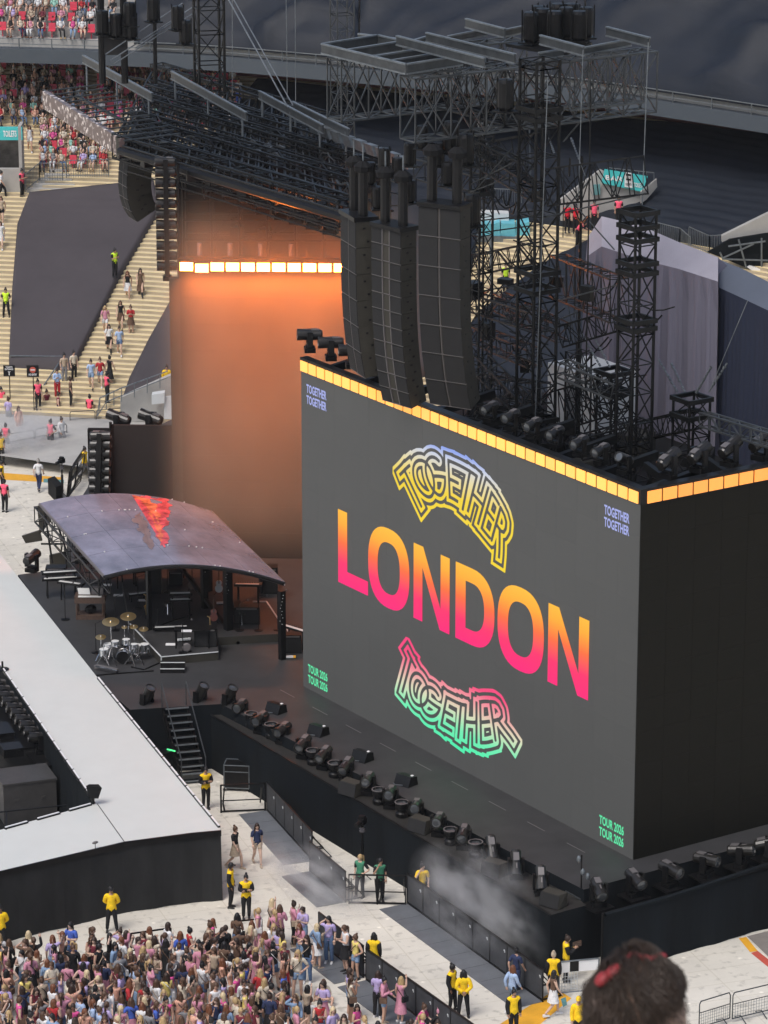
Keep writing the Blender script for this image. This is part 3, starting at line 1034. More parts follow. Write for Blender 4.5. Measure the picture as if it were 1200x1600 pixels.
# ---- right way out (angled concrete box with teal band)
ev = thing('exit_tunnel', 'concrete way out with a teal and white sign behind the lattice arm', 'tunnel', stand_at(960, 345))
de = rd(stand_at(960, 345))[1]
def P_(x, y, o=0.0):
    return atd(x, y, de + o)
def slab(mb, pts, thick):
    f0 = [Vector(p) for p in pts]
    f1 = [p + FH * thick for p in f0]
    n = len(pts)
    mb.add(f0 + f1, [tuple(range(n)), tuple(range(2 * n - 1, n - 1, -1))] + [(i, i + n, (i + 1) % n + n, (i + 1) % n) for i in range(n)])
t = MB(); slab(t, [P_(876, 326), P_(876, 312), P_(938, 266), P_(1000, 296), P_(1004, 318), P_(1004, 345), P_(876, 345)], .4); t.build('front_wall', 'concrete', ev)
t = MB(); slab(t, [P_(1001, 318, -.6), P_(1001, 300, -.6), P_(1026, 280, .2), P_(1027, 292, .2), P_(1010, 312, -.3)], .3); t.build('side_wall', 'concrete', ev)
t = MB(); slab(t, [P_(940, 286, -.3), P_(945, 265, -.3), P_(1012, 276, -.3), P_(1004, 300, -.3)], .2); t.build('sign_board', 'teal', ev)
t = MB(); slab(t, [P_(976, 292, -.4), P_(976, 269, -.4), P_(988, 271, -.4), P_(988, 294, -.4)], .08); t.build('sign_panel', 'white', ev)
t = MB(); slab(t, [P_(978, 281, -.45), P_(978, 271, -.45), P_(986, 272.5, -.45), P_(986, 282.5, -.45)], .04); t.build('sign_panel', 'black', ev)
text('100', P_(979, 279.5, -.47), RT, (0, 0, 1), .22, .17, 'white', ev, .03)
text('VIEWS', P_(977, 290, -.43), RT, (0, 0, 1), .34, .15, 'black', ev, .02)
text('BAR', P_(946, 281, -.32), (RT + Vector((0, 0, -.12))).normalized(), (0, 0, 1), 1.0, .28, 'white', ev, .03)
text('TOILETS', P_(990, 292, -.32), (RT + Vector((0, 0, -.12))).normalized(), (0, 0, 1), .55, .25, 'white', ev, .03)
t = MB(); slab(t, [P_(927, 305, -.2), P_(927, 289, -.2), P_(938, 288, -.2), P_(938, 304, -.2)], .1); t.build('sign_panel', 'greenpaint', ev)
t = MB(); t.path([P_(950, 262, -.2), P_(1022, 270, -.2)], .03, 4)
for k in range(7):
    x = 950 + k * 12
    t.rod(P_(x, 262 + k * 1.3, -.2), P_(x, 274 + k * 1.3, -.2), .02, 4)
t.build('handrail', 'steel', ev)
# far right concrete flank
fr_ = thing('exit_tunnel', 'sloping pale concrete parapet at the right edge with black netting below', 'tunnel', stand_at(1170, 400))
de2 = rd(stand_at(1170, 400))[1] - 1.0
P2 = lambda x, y, o=0.0: atd(x, y, de2 + o)
t = MB(); slab(t, [P2(1128, 378), P2(1128, 369), P2(1205, 331), P2(1240, 318), P2(1240, 360), P2(1196, 366), P2(1196, 364), P2(1150, 372)], .4); t.build('parapet', 'concrete', fr_)
t = MB(); slab(t, [P2(1106, 394, -.3), P2(1140, 374, -.3), P2(1196, 365, -.3), P2(1240, 362, -.3), P2(1240, 420, -.3), P2(1170, 420, -.3)], .2); t.build('netting', 'drape', fr_)
t = MB()
for a, b in (((1138, 385), (1196, 377)), ((1130, 403), (1178, 381)), ((1154, 374), (1166, 418)), ((1190, 372), (1190, 420)), ((1125, 394), (1130, 406)), ((1130, 405), (1200, 407))):
    t.rod(P2(*a, -.5), P2(*b, -.5), .05, 5)
t.build('scaffold_tubes', 'steel', fr_)
t = MB(); slab(t, [P2(1168, 418, -.6), P2(1172, 416, -.6), P2(1240, 436, -.6), P2(1240, 455, -.6), P2(1186, 430, -.6)], .3); t.build('white_block', 'white', fr_)
# aqua covered kiosk and pale base behind the tall towers
kp = stand_at(795, 375)
dk = rd(kp)[1]
P3 = lambda x, y, o=0.0: atd(x, y, dk + o)
ks = thing('covered_kiosk', 'kiosk under aqua sheets seen between the lattice towers', 'kiosk', kp)
for k, (x0, x1) in enumerate(((752, 768), (768, 782), (782, 806), (806, 828))):
    t = MB(); slab(t, [P3(x0, 368), P3(x0 + 1, 349 + (k % 2) * 2), P3(x1 - 1, 347 + ((k + 1) % 2) * 3), P3(x1, 371)], 1.2); t.build('sheet', 'aqua', ks)
t = MB(); slab(t, [P3(748, 350, .8), P3(748, 332, .8), P3(795, 334, .8), P3(795, 350, .8)], .8); t.build('white_top', 'line', ks)
t = MB(); slab(t, [P3(745, 378, -.1), P3(745, 368, -.1), P3(830, 371, -.1), P3(830, 381, -.1)], 1.3); t.build('base', 'steel', ks)
pole = thing('steel_pole', 'pale upright steel pole in front of the yellow steps behind the speakers', 'pole', stand_at(768, 470))
t = MB(); t.rod(atd(769, 480, dk - 6), atd(767, 372, dk - 6), .10, 8); t.build('shaft', 'steel', pole)

# low concrete stair wall on the left in front of the covered wedge
sw = thing('stair_wall', 'pale concrete stair wall with handrail left of the rear screen', 'wall', stand_at(230, 640))
dw = rd(stand_at(190, 655))[1] - .5
P4 = lambda x, y, o=0.0: atd(x, y, dw + o)
t = MB(); slab(t, [P4(188, 660), P4(188, 622), P4(268, 586), P4(300, 580), P4(300, 655)], .5); t.build('wall_body', 'concrete', sw)
t = MB(); t.path([P4(152, 650, -.4), P4(156, 622, -.4), P4(188, 607, -.4), P4(262, 580, -.4)], .035, 5); t.path([P4(152, 650, -.4), P4(166, 628, -.4), P4(190, 618, -.4), P4(262, 590, -.4)], .03, 5)
for x, y in ((156, 622), (166, 617), (178, 612), (190, 606), (210, 599), (230, 592), (250, 585)):
    t.rod(P4(x, y, -.4), P4(x, y + 22, -.4), .025, 4)
t.build('handrail', 'steel', sw)
cb = thing('white_cabinet', 'white cabinet and mesh panel beside the dark rear screen', 'cabinet', P4(250, 655, -1.0))
t = MB(); slab(t, [P4(237, 632, -1), P4(237, 617, -1), P4(257, 614, -1), P4(257, 630, -1)], .6); t.build('box', 'line', cb)
t = MB(); slab(t, [P4(256, 655, -.8), P4(257, 620, -.8), P4(272, 618, -.8), P4(272, 655, -.8)], .08); t.build('mesh_panel', 'line', cb)

# ================================================================== big grey and navy drapes at the right
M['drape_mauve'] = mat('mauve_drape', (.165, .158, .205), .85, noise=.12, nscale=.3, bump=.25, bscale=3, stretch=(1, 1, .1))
M['drape_mauve_lit'] = mat('mauve_drape_lit', (.31, .295, .34), .8, noise=.1, nscale=.4)  # top band painted lighter where light falls from above
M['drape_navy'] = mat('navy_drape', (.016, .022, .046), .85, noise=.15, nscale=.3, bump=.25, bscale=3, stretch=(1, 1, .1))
M['drape_navy_lit'] = mat('navy_drape_lit', (.080, .096, .130), .8, noise=.1, nscale=.4)  # overhead light on the navy top put into a paler colour
def bigdrape(label, pxs, X, zbot, mts, seed, back=1.6, amp=.42):
    """pxs: (x, y of crest, y of hem of the top band)"""
    f = vnoise(seed)
    mb = MB()
    n = 84
    cols = []
    for k in range(n + 1):
        t_ = k / n * (len(pxs) - 1)
        i = min(int(t_), len(pxs) - 2); u = t_ - i
        x, yc, yh = [pxs[i][q] + (pxs[i + 1][q] - pxs[i][q]) * u for q in range(3)]
        hem = atx(x, yh, X)
        w = amp * (f(k * .33, 3) - .5) * 1.6 + amp * .35 * math.sin(k * 1.25)
        cr = atx(x, yc, X + 1.1)
        cols.append((cr + Vector((back, 0, -1.4)), cr, hem, Vector((hem.x + w * .5, hem.y, hem.z - 1.2)), Vector((hem.x + w, hem.y, (hem.z + zbot) / 2)), Vector((hem.x + w * 1.2, hem.y, zbot))))
    for c in cols:
        mb.v += [tuple(p) for p in c]
    for k in range(n):
        for j in range(5):
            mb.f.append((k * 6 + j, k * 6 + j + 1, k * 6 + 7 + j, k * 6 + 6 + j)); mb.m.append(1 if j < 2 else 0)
    for c in (cols[0], cols[-1]):
        mb.poly([Vector(c[1]) + Vector((back, 0, -1.4)), c[1], c[2], c[3], c[4], c[5], Vector(c[5]) + Vector((back, 0, 0))], 0)
    o = mb.build('hanging_drape', mts, None)
    tag(o, label, 'drape', 'tall cloth drapes behind the screen')
bigdrape('tall pale mauve pleated drape with a painted-lit top band, right of the short lattice tower', [(918, 372, 400), (940, 338, 385), (1000, 352, 405), (1060, 378, 420), (1122, 402, 440)], 87.0, 3, ['drape_mauve', 'drape_mauve_lit'], 21)
bigdrape('tall navy drape with a painted-lit top band at the right edge', [(1123, 405, 449), (1160, 420, 466), (1200, 440, 485), (1270, 474, 518)], 87.6, 3, ['drape_navy', 'drape_navy_lit'], 22, amp=.08)
# ================================================================== RIGGING: towers, beam grid, roof, speaker arrays
def tower(name, label, c, w, z0, z1, bay=1.1, r=.045, rb=.024, plates=(), mt='truss', group='lattice towers behind the screen', sec=4.4, rz=0.0):
    o = thing(name, label, 'tower', (c[0], c[1], z0), group)
    sx = Vector((math.cos(rz), math.sin(rz), 0))
    z = z0
    while z < z1 - .2:
        h = min(sec, z1 - z)
        t = MB()
        t.truss((c[0], c[1], z), (c[0], c[1], z + h), w, w, max(1, round(h / bay)), r, rb, side=sx)
        t.build('lattice_section', mt, o)
        z += h
    for zp in plates:
        t = MB()
        for s_ in (-1, 1):
            t.box((c[0] + s_ * w * .56 * sx.x, c[1] + s_ * w * .56 * sx.y, zp), (.09, w * 1.22, .17), 0, rz)
            t.box((c[0] - s_ * w * .56 * sx.y, c[1] + s_ * w * .56 * sx.x, zp), (w * 1.22, .09, .17), 0, rz)
        t.build('collar', mt, o)
    return o
XT = 76.5
def zx(x, y, X=XT):
    return atx(x, y, X)
ta = zx(840, 400)
zs = lambda y, x=840, X=XT: atx(x, y, X).z
tower('lattice_tower', 'tallest black lattice tower, right of the speaker stacks, carrying the beam grid', (XT, ta.y), 1.05, ZD, zs(92), 1.05, .06, .03, [zs(168), zs(182), zs(424), zs(452), zs(655)])
t2 = zx(996, 400)
zt = lambda y: atx(996, y, XT).z
tower('lattice_tower', 'shorter black lattice tower with stacked square collars in front of the mauve drape', (XT, t2.y), .92, ZD, zt(325), 1.2, .055, .028, [zt(330), zt(352), zt(372), zt(410), zt(425), zt(500), zt(512)])
t3 = atx(752, 400, 77.5)
tower('lattice_tower', 'slim lattice tower just right of the largest speaker stack', (77.5, t3.y), .62, ZD, atx(752, 175, 77.5).z, .8, .045, .022, [atx(752, 300, 77.5).z])
t4 = atx(905, 500, 79)
tower('lattice_tower', 'low dark lattice tower between the two tall towers', (79, t4.y), .7, ZD, atx(890, 545, 79).z, .9, .04, .02)
t5 = atx(958, 640, 78.5)
tower('lattice_tower', 'squat lattice mast with chain slings, left of the shorter tower', (78.5, t5.y), .9, 12, atx(958, 578, 78.5).z, .8, .05, .026, [atx(958, 580, 78.5).z, atx(958, 612, 78.5).z])
t6 = atx(1080, 660, 78.5)
tower('lattice_tower', 'squat lattice mast with four chain slings in front of the navy drape', (78.5, t6.y), .95, 12, atx(1080, 620, 78.5).z, .8, .05, .026, [atx(1080, 622, 78.5).z, atx(1080, 648, 78.5).z])
for nm, x, y, X in (('thin black pole right of the tallest lattice tower', 903, 620, 80), ('thin black pole left of the slim lattice tower', 733, 520, 78)):
    p = atx(x, y, X)
    o = thing('steel_pole', nm, 'pole', (p.x, p.y, ZD)); t = MB(); t.rod((p.x, p.y, ZD), (p.x, p.y, p.z + 9.5), .06, 6); t.build('shaft', 'truss', o)
# horizontal trusses tied between the towers
def htruss(name, label, p, q, w, h, n, mt='truss', r=.045, rb=.022, group='horizontal trusses between the towers', x=False, cat='truss'):
    o = thing(name, label, cat, p, group)
    t = MB(); t.truss(p, q, w, h, n, r, rb, m=0, x=x); t.build('lattice', mt, o)
    return o
A_ = lambda x, y, X=XT: atx(x, y, X)
HT = [('lattice arm reaching right from the tallest tower to the collar tower', A_(862, 292), Vector((XT, t2.y, A_(1000, 275).z)), .6, 1.35, 5),
      ('upper truss joining the slim tower and the tallest tower', Vector((77.5, t3.y, A_(752, 262).z)), Vector((XT, ta.y, A_(800, 290).z)), .5, .6, 5),
      ('middle truss joining the slim tower and the tallest tower', Vector((77.5, t3.y, A_(752, 585).z)), Vector((XT, ta.y, A_(840, 655).z)), .6, .7, 6),
      ('low truss behind the screen edge left of the tallest tower', A_(735, 640), A_(842, 660), .7, .5, 6),
      ('pale truss sloping from the tallest tower down to the chain sling mast', A_(878, 575, 77.2), A_(962, 610, 78.2), .6, .6, 5),
      ('truss running from the sling mast back along the screen top', A_(878, 640, 78), A_(960, 615, 78.5), .8, 1.5, 6),
      ('long truss in front of the mauve drape at collar height', A_(872, 430, 80), A_(968, 470, 77), .7, 1.6, 7),
      ('low truss with ladder rungs behind the corner lamps', A_(905, 700, 77), A_(1010, 672, 79), .7, .8, 6),
      ('low truss between the corner lamps and the sling mast', A_(1010, 672, 79), A_(1085, 655, 78.5), .6, .7, 5),
      ('thin truss leaving the sling mast to the right edge', A_(1100, 655, 78.5), A_(1215, 690, 77), .35, .5, 7),
      ('truss leaning behind the largest speaker stack', A_(740, 225, 77), A_(830, 270, 77), .4, .5, 6),
      ('short truss deep behind the tallest tower', A_(780, 470, 82), A_(880, 520, 80), .6, .7, 6),
      ('short truss low behind the slim tower', A_(740, 520, 81), A_(835, 560, 79), .6, .7, 6),
      ('dark truss above the row of lamps beside the largest speaker stack', A_(735, 600, 79), A_(850, 615, 78), .6, .8, 7),
      ]
for k, (lb_, p, q, w, h, n) in enumerate(HT):
    htruss('lattice_truss', lb_, p, q, w, h, n, mt='truss_grey' if 'pale' in lb_ or 'thin' in lb_ else 'truss')
# bracing rods and ties between the towers
ties = thing('bracing_rods', 'crossed thin bracing rods and ties among the lattice towers', 'bracing', (XT, ta.y, ZD))
rnd = random.Random(4)
for (a, b, X1, X2) in (((730, 312), (800, 232), 76, 76), ((737, 287), (800, 255), 76, 76), ((735, 300), (838, 262), 77, 77), ((738, 650), (765, 578), 76, 76), ((738, 590), (800, 560), 76, 76),
                     ((745, 345), (850, 335), 77, 77), ((740, 365), (850, 350), 78, 78), ((780, 335), (745, 250), 77, 77), ((752, 455), (840, 440), 78, 78), ((872, 500), (955, 465), 80, 80),
                     ((875, 570), (925, 545), 80, 80), ((880, 440), (905, 560), 81, 81), ((895, 445), (915, 600), 81, 81), ((850, 340), (1008, 302), 76.5, 76.5), ((872, 470), (965, 445), 77, 77),
                     ((750, 420), (820, 500), 79, 79), ((765, 500), (835, 430), 79, 79), ((760, 395), (720, 520), 79, 79), ((745, 480), (835, 540), 78, 78), ((880, 300), (960, 390), 79, 79)):
    t = MB(); t.rod(A_(*a, X1), A_(*b, X2), .028, 5); t.build('rod', 'truss_grey' if rnd.random() < .4 else 'truss', ties)
# chain slings above the squat masts
sl_ = thing('chain_slings', 'shiny chain slings rising from the squat masts', 'chain', (78.5, t6.y, 17))
for a, b in (((1058, 612), (1028, 560)), ((1070, 612), (1048, 566)), ((1088, 614), (1112, 572)), ((1108, 612), (1137, 566)), ((938, 572), (908, 520)), ((953, 574), (927, 524)), ((790, 205), (745, 190)), ((765, 232), (745, 190)), ((858, 215), (866, 240)), ((892, 215), (905, 250))):
    p, q = A_(*a, 78.5), A_(*b, 78.5)
    t = MB()
    for k in range(9):
        c = p.lerp(q, k / 9)
        t.rod(c, p.lerp(q, (k + .72) / 9), .035 + .02 * rnd.random(), 4)
    t.build('chain', 'steel', sl_)
for a, b in (((1108, 612), (1168, 470)), ((905, 250), (935, 330))):
    t = MB(); t.rod(A_(*a, 78.5), A_(*b, 79), .012, 4); t.build('guy_wire', 'steel', sl_)
# steel ropes
def rope(label, a, b, r=.02, mt='steel'):
    o = thing('steel_rope', label, 'rope', a, 'steel ropes of the rigging'); t = MB(); t.rod(a, b, r, 5); t.build('strand', mt, o); return o
rope('rope hanging from the right tip of the top beam to the screen corner', A_(1013, 66, 79), A_(1003, 330, 79), .02)
rope('pale rope down the face of the tallest lattice tower', A_(856, 120, 75.8), A_(835, 690, 75.8), .018)
rope('rope just right of the tallest lattice tower', A_(911, 78, 77), A_(903, 330, 77), .016)
rope('black rope from the right truss end down beside the drape', A_(923, 140, 77.5), A_(915, 640, 77.5), .03, 'truss')
rope('thin vertical rope in front of the slate seat cover, left one', atd(363, -20, 170), atd(363, 150, 170), .02)
rope('thin vertical rope in front of the slate seat cover, middle one', atd(447, -20, 170), atd(449, 170, 170), .022)
rope('thin vertical rope in front of the slate seat cover, right one', atd(461, -20, 170), atd(462, 165, 170), .022)
rope('left one of the two pale stay ropes slanting down to the roof beams', atd(352, -10, 165), atd(450, 168, 155), .035)
rope('right one of the two pale stay ropes slanting down to the roof beams', atd(360, -10, 165), atd(458, 165, 155), .028)

# ---- beam grid on top
ZG = 29.0
def ibeam(mb, p, q, w=.30, h=.42, m=0):
    w = min(w, .12)
    h = h * .72
    p, q, d_, a, b, L = mb.frame(p, q)
    for s_ in (-1, 1):
        mb.obox(p - a * w / 2 + b * (s_ * h / 2 - .03), a * w, b * .06, d_ * L, m)
    mb.obox(p - a * .03 - b * h / 2, a * .06, b * h, d_ * L, m + 1)
grid = thing('beam_grid', 'steel beam grid on lattice girders above the speaker stacks', 'rigging grid', atz(635, 108, ZG))
gz = lambda x, y, dz=0: atz(x, y, ZG + dz)
c1, c2, c3, c4 = gz(503, 76), gz(635, 108), gz(722, 94), gz(590, 62)
for a, b in ((c1, c2), (c2, c3), (c3, c4), (c4, c1), (c1.lerp(c2, .3), c4.lerp(c3, .3)), (c1.lerp(c2, .62), c4.lerp(c3, .62)), (c1.lerp(c2, .82), c4.lerp(c3, .82)), (c4.lerp(c3, .4), c4.lerp(c3, 1.0))):
    t = MB(); ibeam(t, a, b, .3, .5); t.build('beam', ['steel', 'truss_grey'], grid)
for a, b in (((620, 63), (757, 98)), ((666, 58), (805, 92)), ((728, 36), (789, 52)), ((844, 62), (912, 80)), ((948, 49), (1015, 66)), ((830, 24), (872, 34))):
    t = MB(); ibeam(t, gz(*a, .5), gz(*b, .5), .3, .46); t.build('beam', ['steel', 'truss_grey'], grid)
for a, b in (((788, 52), (822, 45)), ((912, 80), (985, 66)), ((560, 58), (622, 66)), ((700, 62), (760, 50)), ((640, 70), (668, 62)), ((842, 88), (880, 82))):
    t = MB(); ibeam(t, gz(*a), gz(*b), .26, .36); t.build('beam', ['steel', 'truss_grey'], grid)
Y1, Y2 = c2.y + .2, c1.y - .4
for (ya, xa, xb) in ((Y1, c2.x + .2, c2.x + 11.5), (Y2, c1.x + .3, c1.x + 9.0)):
    t = MB(); t.truss((xa, ya, ZG - 1.55), (xb, ya, ZG - 1.55), 1.0, 2.35, 7, .05, .034, side=Vector((0, 1, 0)), x=True); t.build('lattice_girder', 'truss_grey', grid)
t = MB(); t.truss((c2.x + 5, Y1 - .1, ZG - 1.5), (c2.x + 5, Y2, ZG - 1.5), .9, 2.2, 4, .05, .03, side=Vector((1, 0, 0)), x=True); t.build('lattice_girder', 'truss', grid)
p = gz(880, 86)
t = MB(); t.truss((p.x, p.y, ZG - 1.1), (p.x + 3.4, p.y - .2, ZG - 1.1), .9, 1.9, 4, .05, .03, side=Vector((0, 1, 0)), x=True); t.build('lattice_girder', 'truss_grey', grid)
t = MB()
q = [gz(x, y, -.2) for x, y in ((790, 68), (850, 58), (925, 66), (880, 84))]
slabp = [Vector(v) for v in q]
t.add([tuple(v) for v in slabp] + [tuple(v - Vector((0, 0, .12))) for v in slabp], [(0, 1, 2, 3), (7, 6, 5, 4), (0, 4, 5, 1), (1, 5, 6, 2), (2, 6, 7, 3), (3, 7, 4, 0)])
t.build('platform', 'truss', grid)
hoist = Proto('chain_hoist', 'hoist')
t = MB(); t.lathe([(0, 1.25), (.26, 1.22), (.30, 1.1), (.30, .2), (.22, .05), (0, .05)], 12); hoist.part('drum', t, 'black', smooth=False)
t = MB()
for k in range(3):
    an = 2 * math.pi * k / 3
    t.rod((.34 * math.cos(an), .34 * math.sin(an), 0), (.34 * math.cos(an), .34 * math.sin(an), 1.3), .03, 4)
t.box((0, 0, .03), (.7, .7, .06))
hoist.part('cage', t, 'truss')
hps = [(829, 68), (848, 62), (866, 66), (884, 60), (905, 66), (842, 58), (872, 54), (893, 54), (915, 60)]
hn = ['front left', 'second from the left in front', 'front middle', 'second from the right in front', 'front right', 'rear left', 'rear middle', 'rear right', 'far right']
for (x, y), n_ in zip(hps, hn):
    hoist.inst(gz(x, y, -.15), rnd.random() * 6, 'black drum hoist in the cluster topping the beam grid, ' + n_, 'drum hoists on the beam grid')
for x, y, lbx in ((705, 215, 'under the girder left of the slim tower'), (728, 235, 'under the girder beside the slim tower'), (790, 150, 'under the girder near the tallest tower'), (738, 330, 'hanging low right of the largest speaker stack')):
    hoist.inst(A_(x, y, 75) - Vector((0, 0, .6)), 0, 'black drum hoist hanging ' + lbx, 'drum hoists on the beam grid')

# ---- speaker arrays
def array(label, topc, n, bw, bh, dep, th, curve, cols, start=0.0, group='hanging speaker stacks', fly=True):
    """n cabinets one under another, lower ones swinging back and facing down"""
    o = thing('speaker_array', label, 'speaker array', topc, group)
    nrm = (-FH * math.cos(th) - RT * math.sin(th))
    a = (RT * math.cos(th) - FH * math.sin(th))
    p = Vector(topc)
    tilt = start
    for k in range(n):
        tilt = start + curve * (k / max(1, n - 1)) ** 2.2
        dn = Vector((0, 0, -math.cos(tilt))) - nrm * math.sin(tilt)     # downwards along the front
        fn = nrm * math.cos(tilt) - Vector((0, 0, math.sin(tilt)))
        t = MB()
        t.obox(p - a * bw / 2 - fn * dep, a * bw, fn * dep, dn * (bh - .02))
        cab = t.build('speaker_cabinet', 'speaker_side', o)
        gaps = [(-.5, -.03), (.03, .5)] if cols == 2 else [(-.5, -.12), (.12, .5)]
        for g0, g1 in gaps:
            t = MB(); t.obox(p + a * (bw * g0 + .012) + dn * .03 + fn * .0, a * (bw * (g1 - g0) - .024), fn * .035, dn * (bh - .075)); t.build('grille', 'speaker', cab)
        t = MB(); t.obox(p - a * bw / 2 + dn * (bh - .045), a * bw, fn * .038, dn * .022); t.build('edge_strip', 'seam', cab)
        t = MB()
        if cols != 2:
            for s_ in (-.12, .12):
                t.obox(p + a * (bw * s_ - .02), a * .04, fn * .05, dn * (bh - .03))
        else:
            t.obox(p - a * .012, a * .024, fn * .037, dn * (bh - .03))
        t.build('centre_strip', 'seam', cab)
        t = MB()
        for q in (.25, .75):
            for e in (.3, .36):
                t.obox(p + a * (bw / 2) - fn * (dep * e + q * dep * .4) + dn * bh * (q - .03), a * .012, fn * .05, dn * .07)
        t.build('rigging_holes', 'black', cab)
        p = p + dn * bh
    if fly:
        t = MB()
        t.obox(Vector(topc) - a * (bw / 2 + .03) - nrm * (dep + .1), a * (bw + .06), nrm * (dep + .2), Vector((0, 0, .16)))
        t.build('flying_frame', 'black', o)
        for s_ in (-.3, .3):
            c = Vector(topc) + a * bw * s_ - nrm * dep * .5
            t = MB(); t.rod(c + Vector((0, 0, .16)), c + Vector((0, 0, 1.9)), .19, 8, caps=True); hh = t.build('chain_motor', 'black', o)
            t = MB(); t.lathe([(.12, 2.25), (.36, 2.05), (.34, 1.85), (.2, 1.8)], 8, M4=Matrix.Translation(c)); t.build('rain_cover', 'blackmat', hh)
            t = MB(); t.rod(c + Vector((0, 0, 2.2)), c + Vector((0, 0, ZG - 2.9 - topc[2])), .03, 4); t.build('chain', 'steel', hh)
    return o
tp = atx(687, 325, 71.2)
array('largest speaker stack of wide two column cabinets, nearest the camera', tp, 7, 1.74, 1.11, .72, R(30), R(20), 2)
tp = atx(604, 358, 71.2)
array('middle speaker stack with a slot down its centre, between the other two', tp, 11, 1.66, .625, .75, R(49), R(14), 3)
tp = atx(545, 340, 71.2)
array('left speaker stack in front of the orange glow, turned mostly sideways', tp, 6, 1.70, 1.02, .78, R(70), R(10), 2)
tp = atz(198, 236, 20.0) + Vector((.3, .6, 0))
array('far speaker stack hanging below the glittering roof edge with a brown side', tp, 6, 1.3, .58, 1.15, R(68), R(38), 2, R(-8), fly=False)

# ---- stage roof
ZQ = 21.0
qz = lambda x, y, dz=0.0: atz(x, y, ZQ + dz)
roof = thing('stage_roof', 'black lattice stage roof leaning over the rear screen', 'stage roof', qz(185, 225))
RL = [((190, 226), (545, 332), 1.0, 1.1), ((205, 196), (560, 300), .8, 1.3), ((225, 172), (548, 268), .7, 1.5), ((238, 150), (530, 236), .7, 1.2), ((245, 122), (520, 206), .7, 1.5)]
for (a, b, w, h) in RL:
    t = MB(); t.truss(qz(*a, -h / 2), qz(*b, -h / 2), w, h, 11, .06, .032); t.build('lattice_girder', 'truss', roof)
for k in range(9):                                              # cross girders
    f = k / 8
    a, b = qz(190 + 355 * f, 226 + 106 * f, -.5), qz(245 + 275 * f, 122 + 84 * f, -.5)
    t = MB(); t.truss(a, b, .5, .6, 8, .045, .024); t.build('lattice_girder', 'truss', roof)
for (a, b) in (((130, 92), (238, 152)), ((268, 117), (385, 182)), ((405, 148), (505, 202)), ((457, 165), (545, 208))):
    t = MB(); ibeam(t, qz(*a, .9), qz(*b, .9), .5, .5); t.build('beam', ['steel', 'truss_grey'], roof)
    for f in (.05, .5, .95):
        p = qz(*a, .9).lerp(qz(*b, .9), f); t = MB(); t.rod(p, p - Vector((0, 0, 1.6)), .05, 5); t.build('hanger', 'steel', roof)
for (a, b, r_) in (((188, 236), (545, 343), .20), ((195, 222), (545, 322), .14), ((120, 150), (240, 215), .09), ((240, 105), (545, 190), .10), ((150, 112), (470, 165), .07)):
    t = MB(); t.rod(qz(*a, -.6), qz(*b, -.6), r_, 7); t.build('pipe', 'black', roof)
for k in range(14):                                             # ladder rungs behind the glittering edge
    f = k / 13
    a = qz(75 + 118 * f, 142 + 78 * f)
    t = MB(); t.rod(a, a + Vector((2.6, -.6, .15)), .045, 4); t.build('strut', 'truss_grey', roof)
for k in range(13):                                             # light purlins along the roof and rafters across it
    f = k / 12
    a, b = qz(192 + 52 * f, 228 - 104 * f, -.15), qz(545 - 22 * f, 334 - 126 * f, -.15)
    t = MB(); t.rod(a, b, .05, 4); t.rod(a - Vector((0, 0, 1.1)), b - Vector((0, 0, 1.1)), .04, 4); t.build('purlin', 'black', roof)
for k in range(30):
    f = (k + .5) / 30
    a, b = qz(190 + 355 * f, 226 + 106 * f, -.25), qz(245 + 275 * f, 122 + 84 * f, -.25)
    t = MB(); t.rod(a, b, .04, 4); t.build('rafter', 'truss' if k % 4 else 'truss_grey', roof)
    p = a.lerp(b, rnd.random()); t = MB(); t.box(p - Vector((0, 0, .5)), (.7, .5, .5), 0, k); t.build('lamp_box', 'black', roof)
rnd = random.Random(9)
for k in range(70):                                             # cable loops lying over the girders
    f = rnd.random(); f2 = rnd.random()
    a = qz(195 + 340 * f + 40 * f2, 215 + 100 * f - 80 * f2, -.2)
    d_ = qz(545, 332) - qz(190, 226); d_.normalize()
    L = 1 + rnd.random() * 3.5
    pts = [a + d_ * (L * q / 6) + Vector((rnd.uniform(-.15, .15), 0, rnd.uniform(-.25, .2))) for q in range(7)]
    t = MB(); t.path(pts, rnd.choice((.03, .045, .06)), 4); t.build('cable', 'black' if k % 3 else 'truss_grey', roof)
for k in range(9):                                              # pale tilted boxes in a row
    f = k / 9
    p = qz(485 + 158 * f, 207 + 60 * f, .3)
    t = MB(); t.obox(p, Vector((.0, -.62, -.02)), Vector((.55, .25, -.1)), Vector((-.15, .05, .5))); t.build('panel_box', 'steel', roof)
sm = mat('sequin_strip', (.30, .24, .23), .35, .3)
nt = sm.node_tree
vo_ = nt.nodes.new('ShaderNodeTexVoronoi'); vo_.inputs['Scale'].default_value = 6.5
rr_ = nt.nodes.new('ShaderNodeValToRGB')
rr_.color_ramp.elements[0].position, rr_.color_ramp.elements[0].color = .74, (.15, .105, .10, 1)
rr_.color_ramp.elements[1].position, rr_.color_ramp.elements[1].color = .97, (.95, .85, .80, 1)  # near-white cells: sequin sparkle put into the colour
tc_ = nt.nodes.new('ShaderNodeTexCoord')
sx_ = nt.nodes.new('ShaderNodeSeparateColor')
nt.links.new(tc_.outputs['Object'], vo_.inputs['Vector']); nt.links.new(vo_.outputs['Color'], sx_.inputs[0]); nt.links.new(sx_.outputs[0], rr_.inputs[0]); nt.links.new(rr_.outputs[0], nt.nodes['Principled BSDF'].inputs['Base Color'])
M['sequin'] = sm
a, b = qz(66, 142), qz(186, 216)
t = MB()
dd = b - a
t.obox(a - Vector((0, 0, .85)), dd, Vector((.25, -.06, 0)), Vector((0, 0, .85)))
t.build('glitter_fascia', 'sequin', roof)
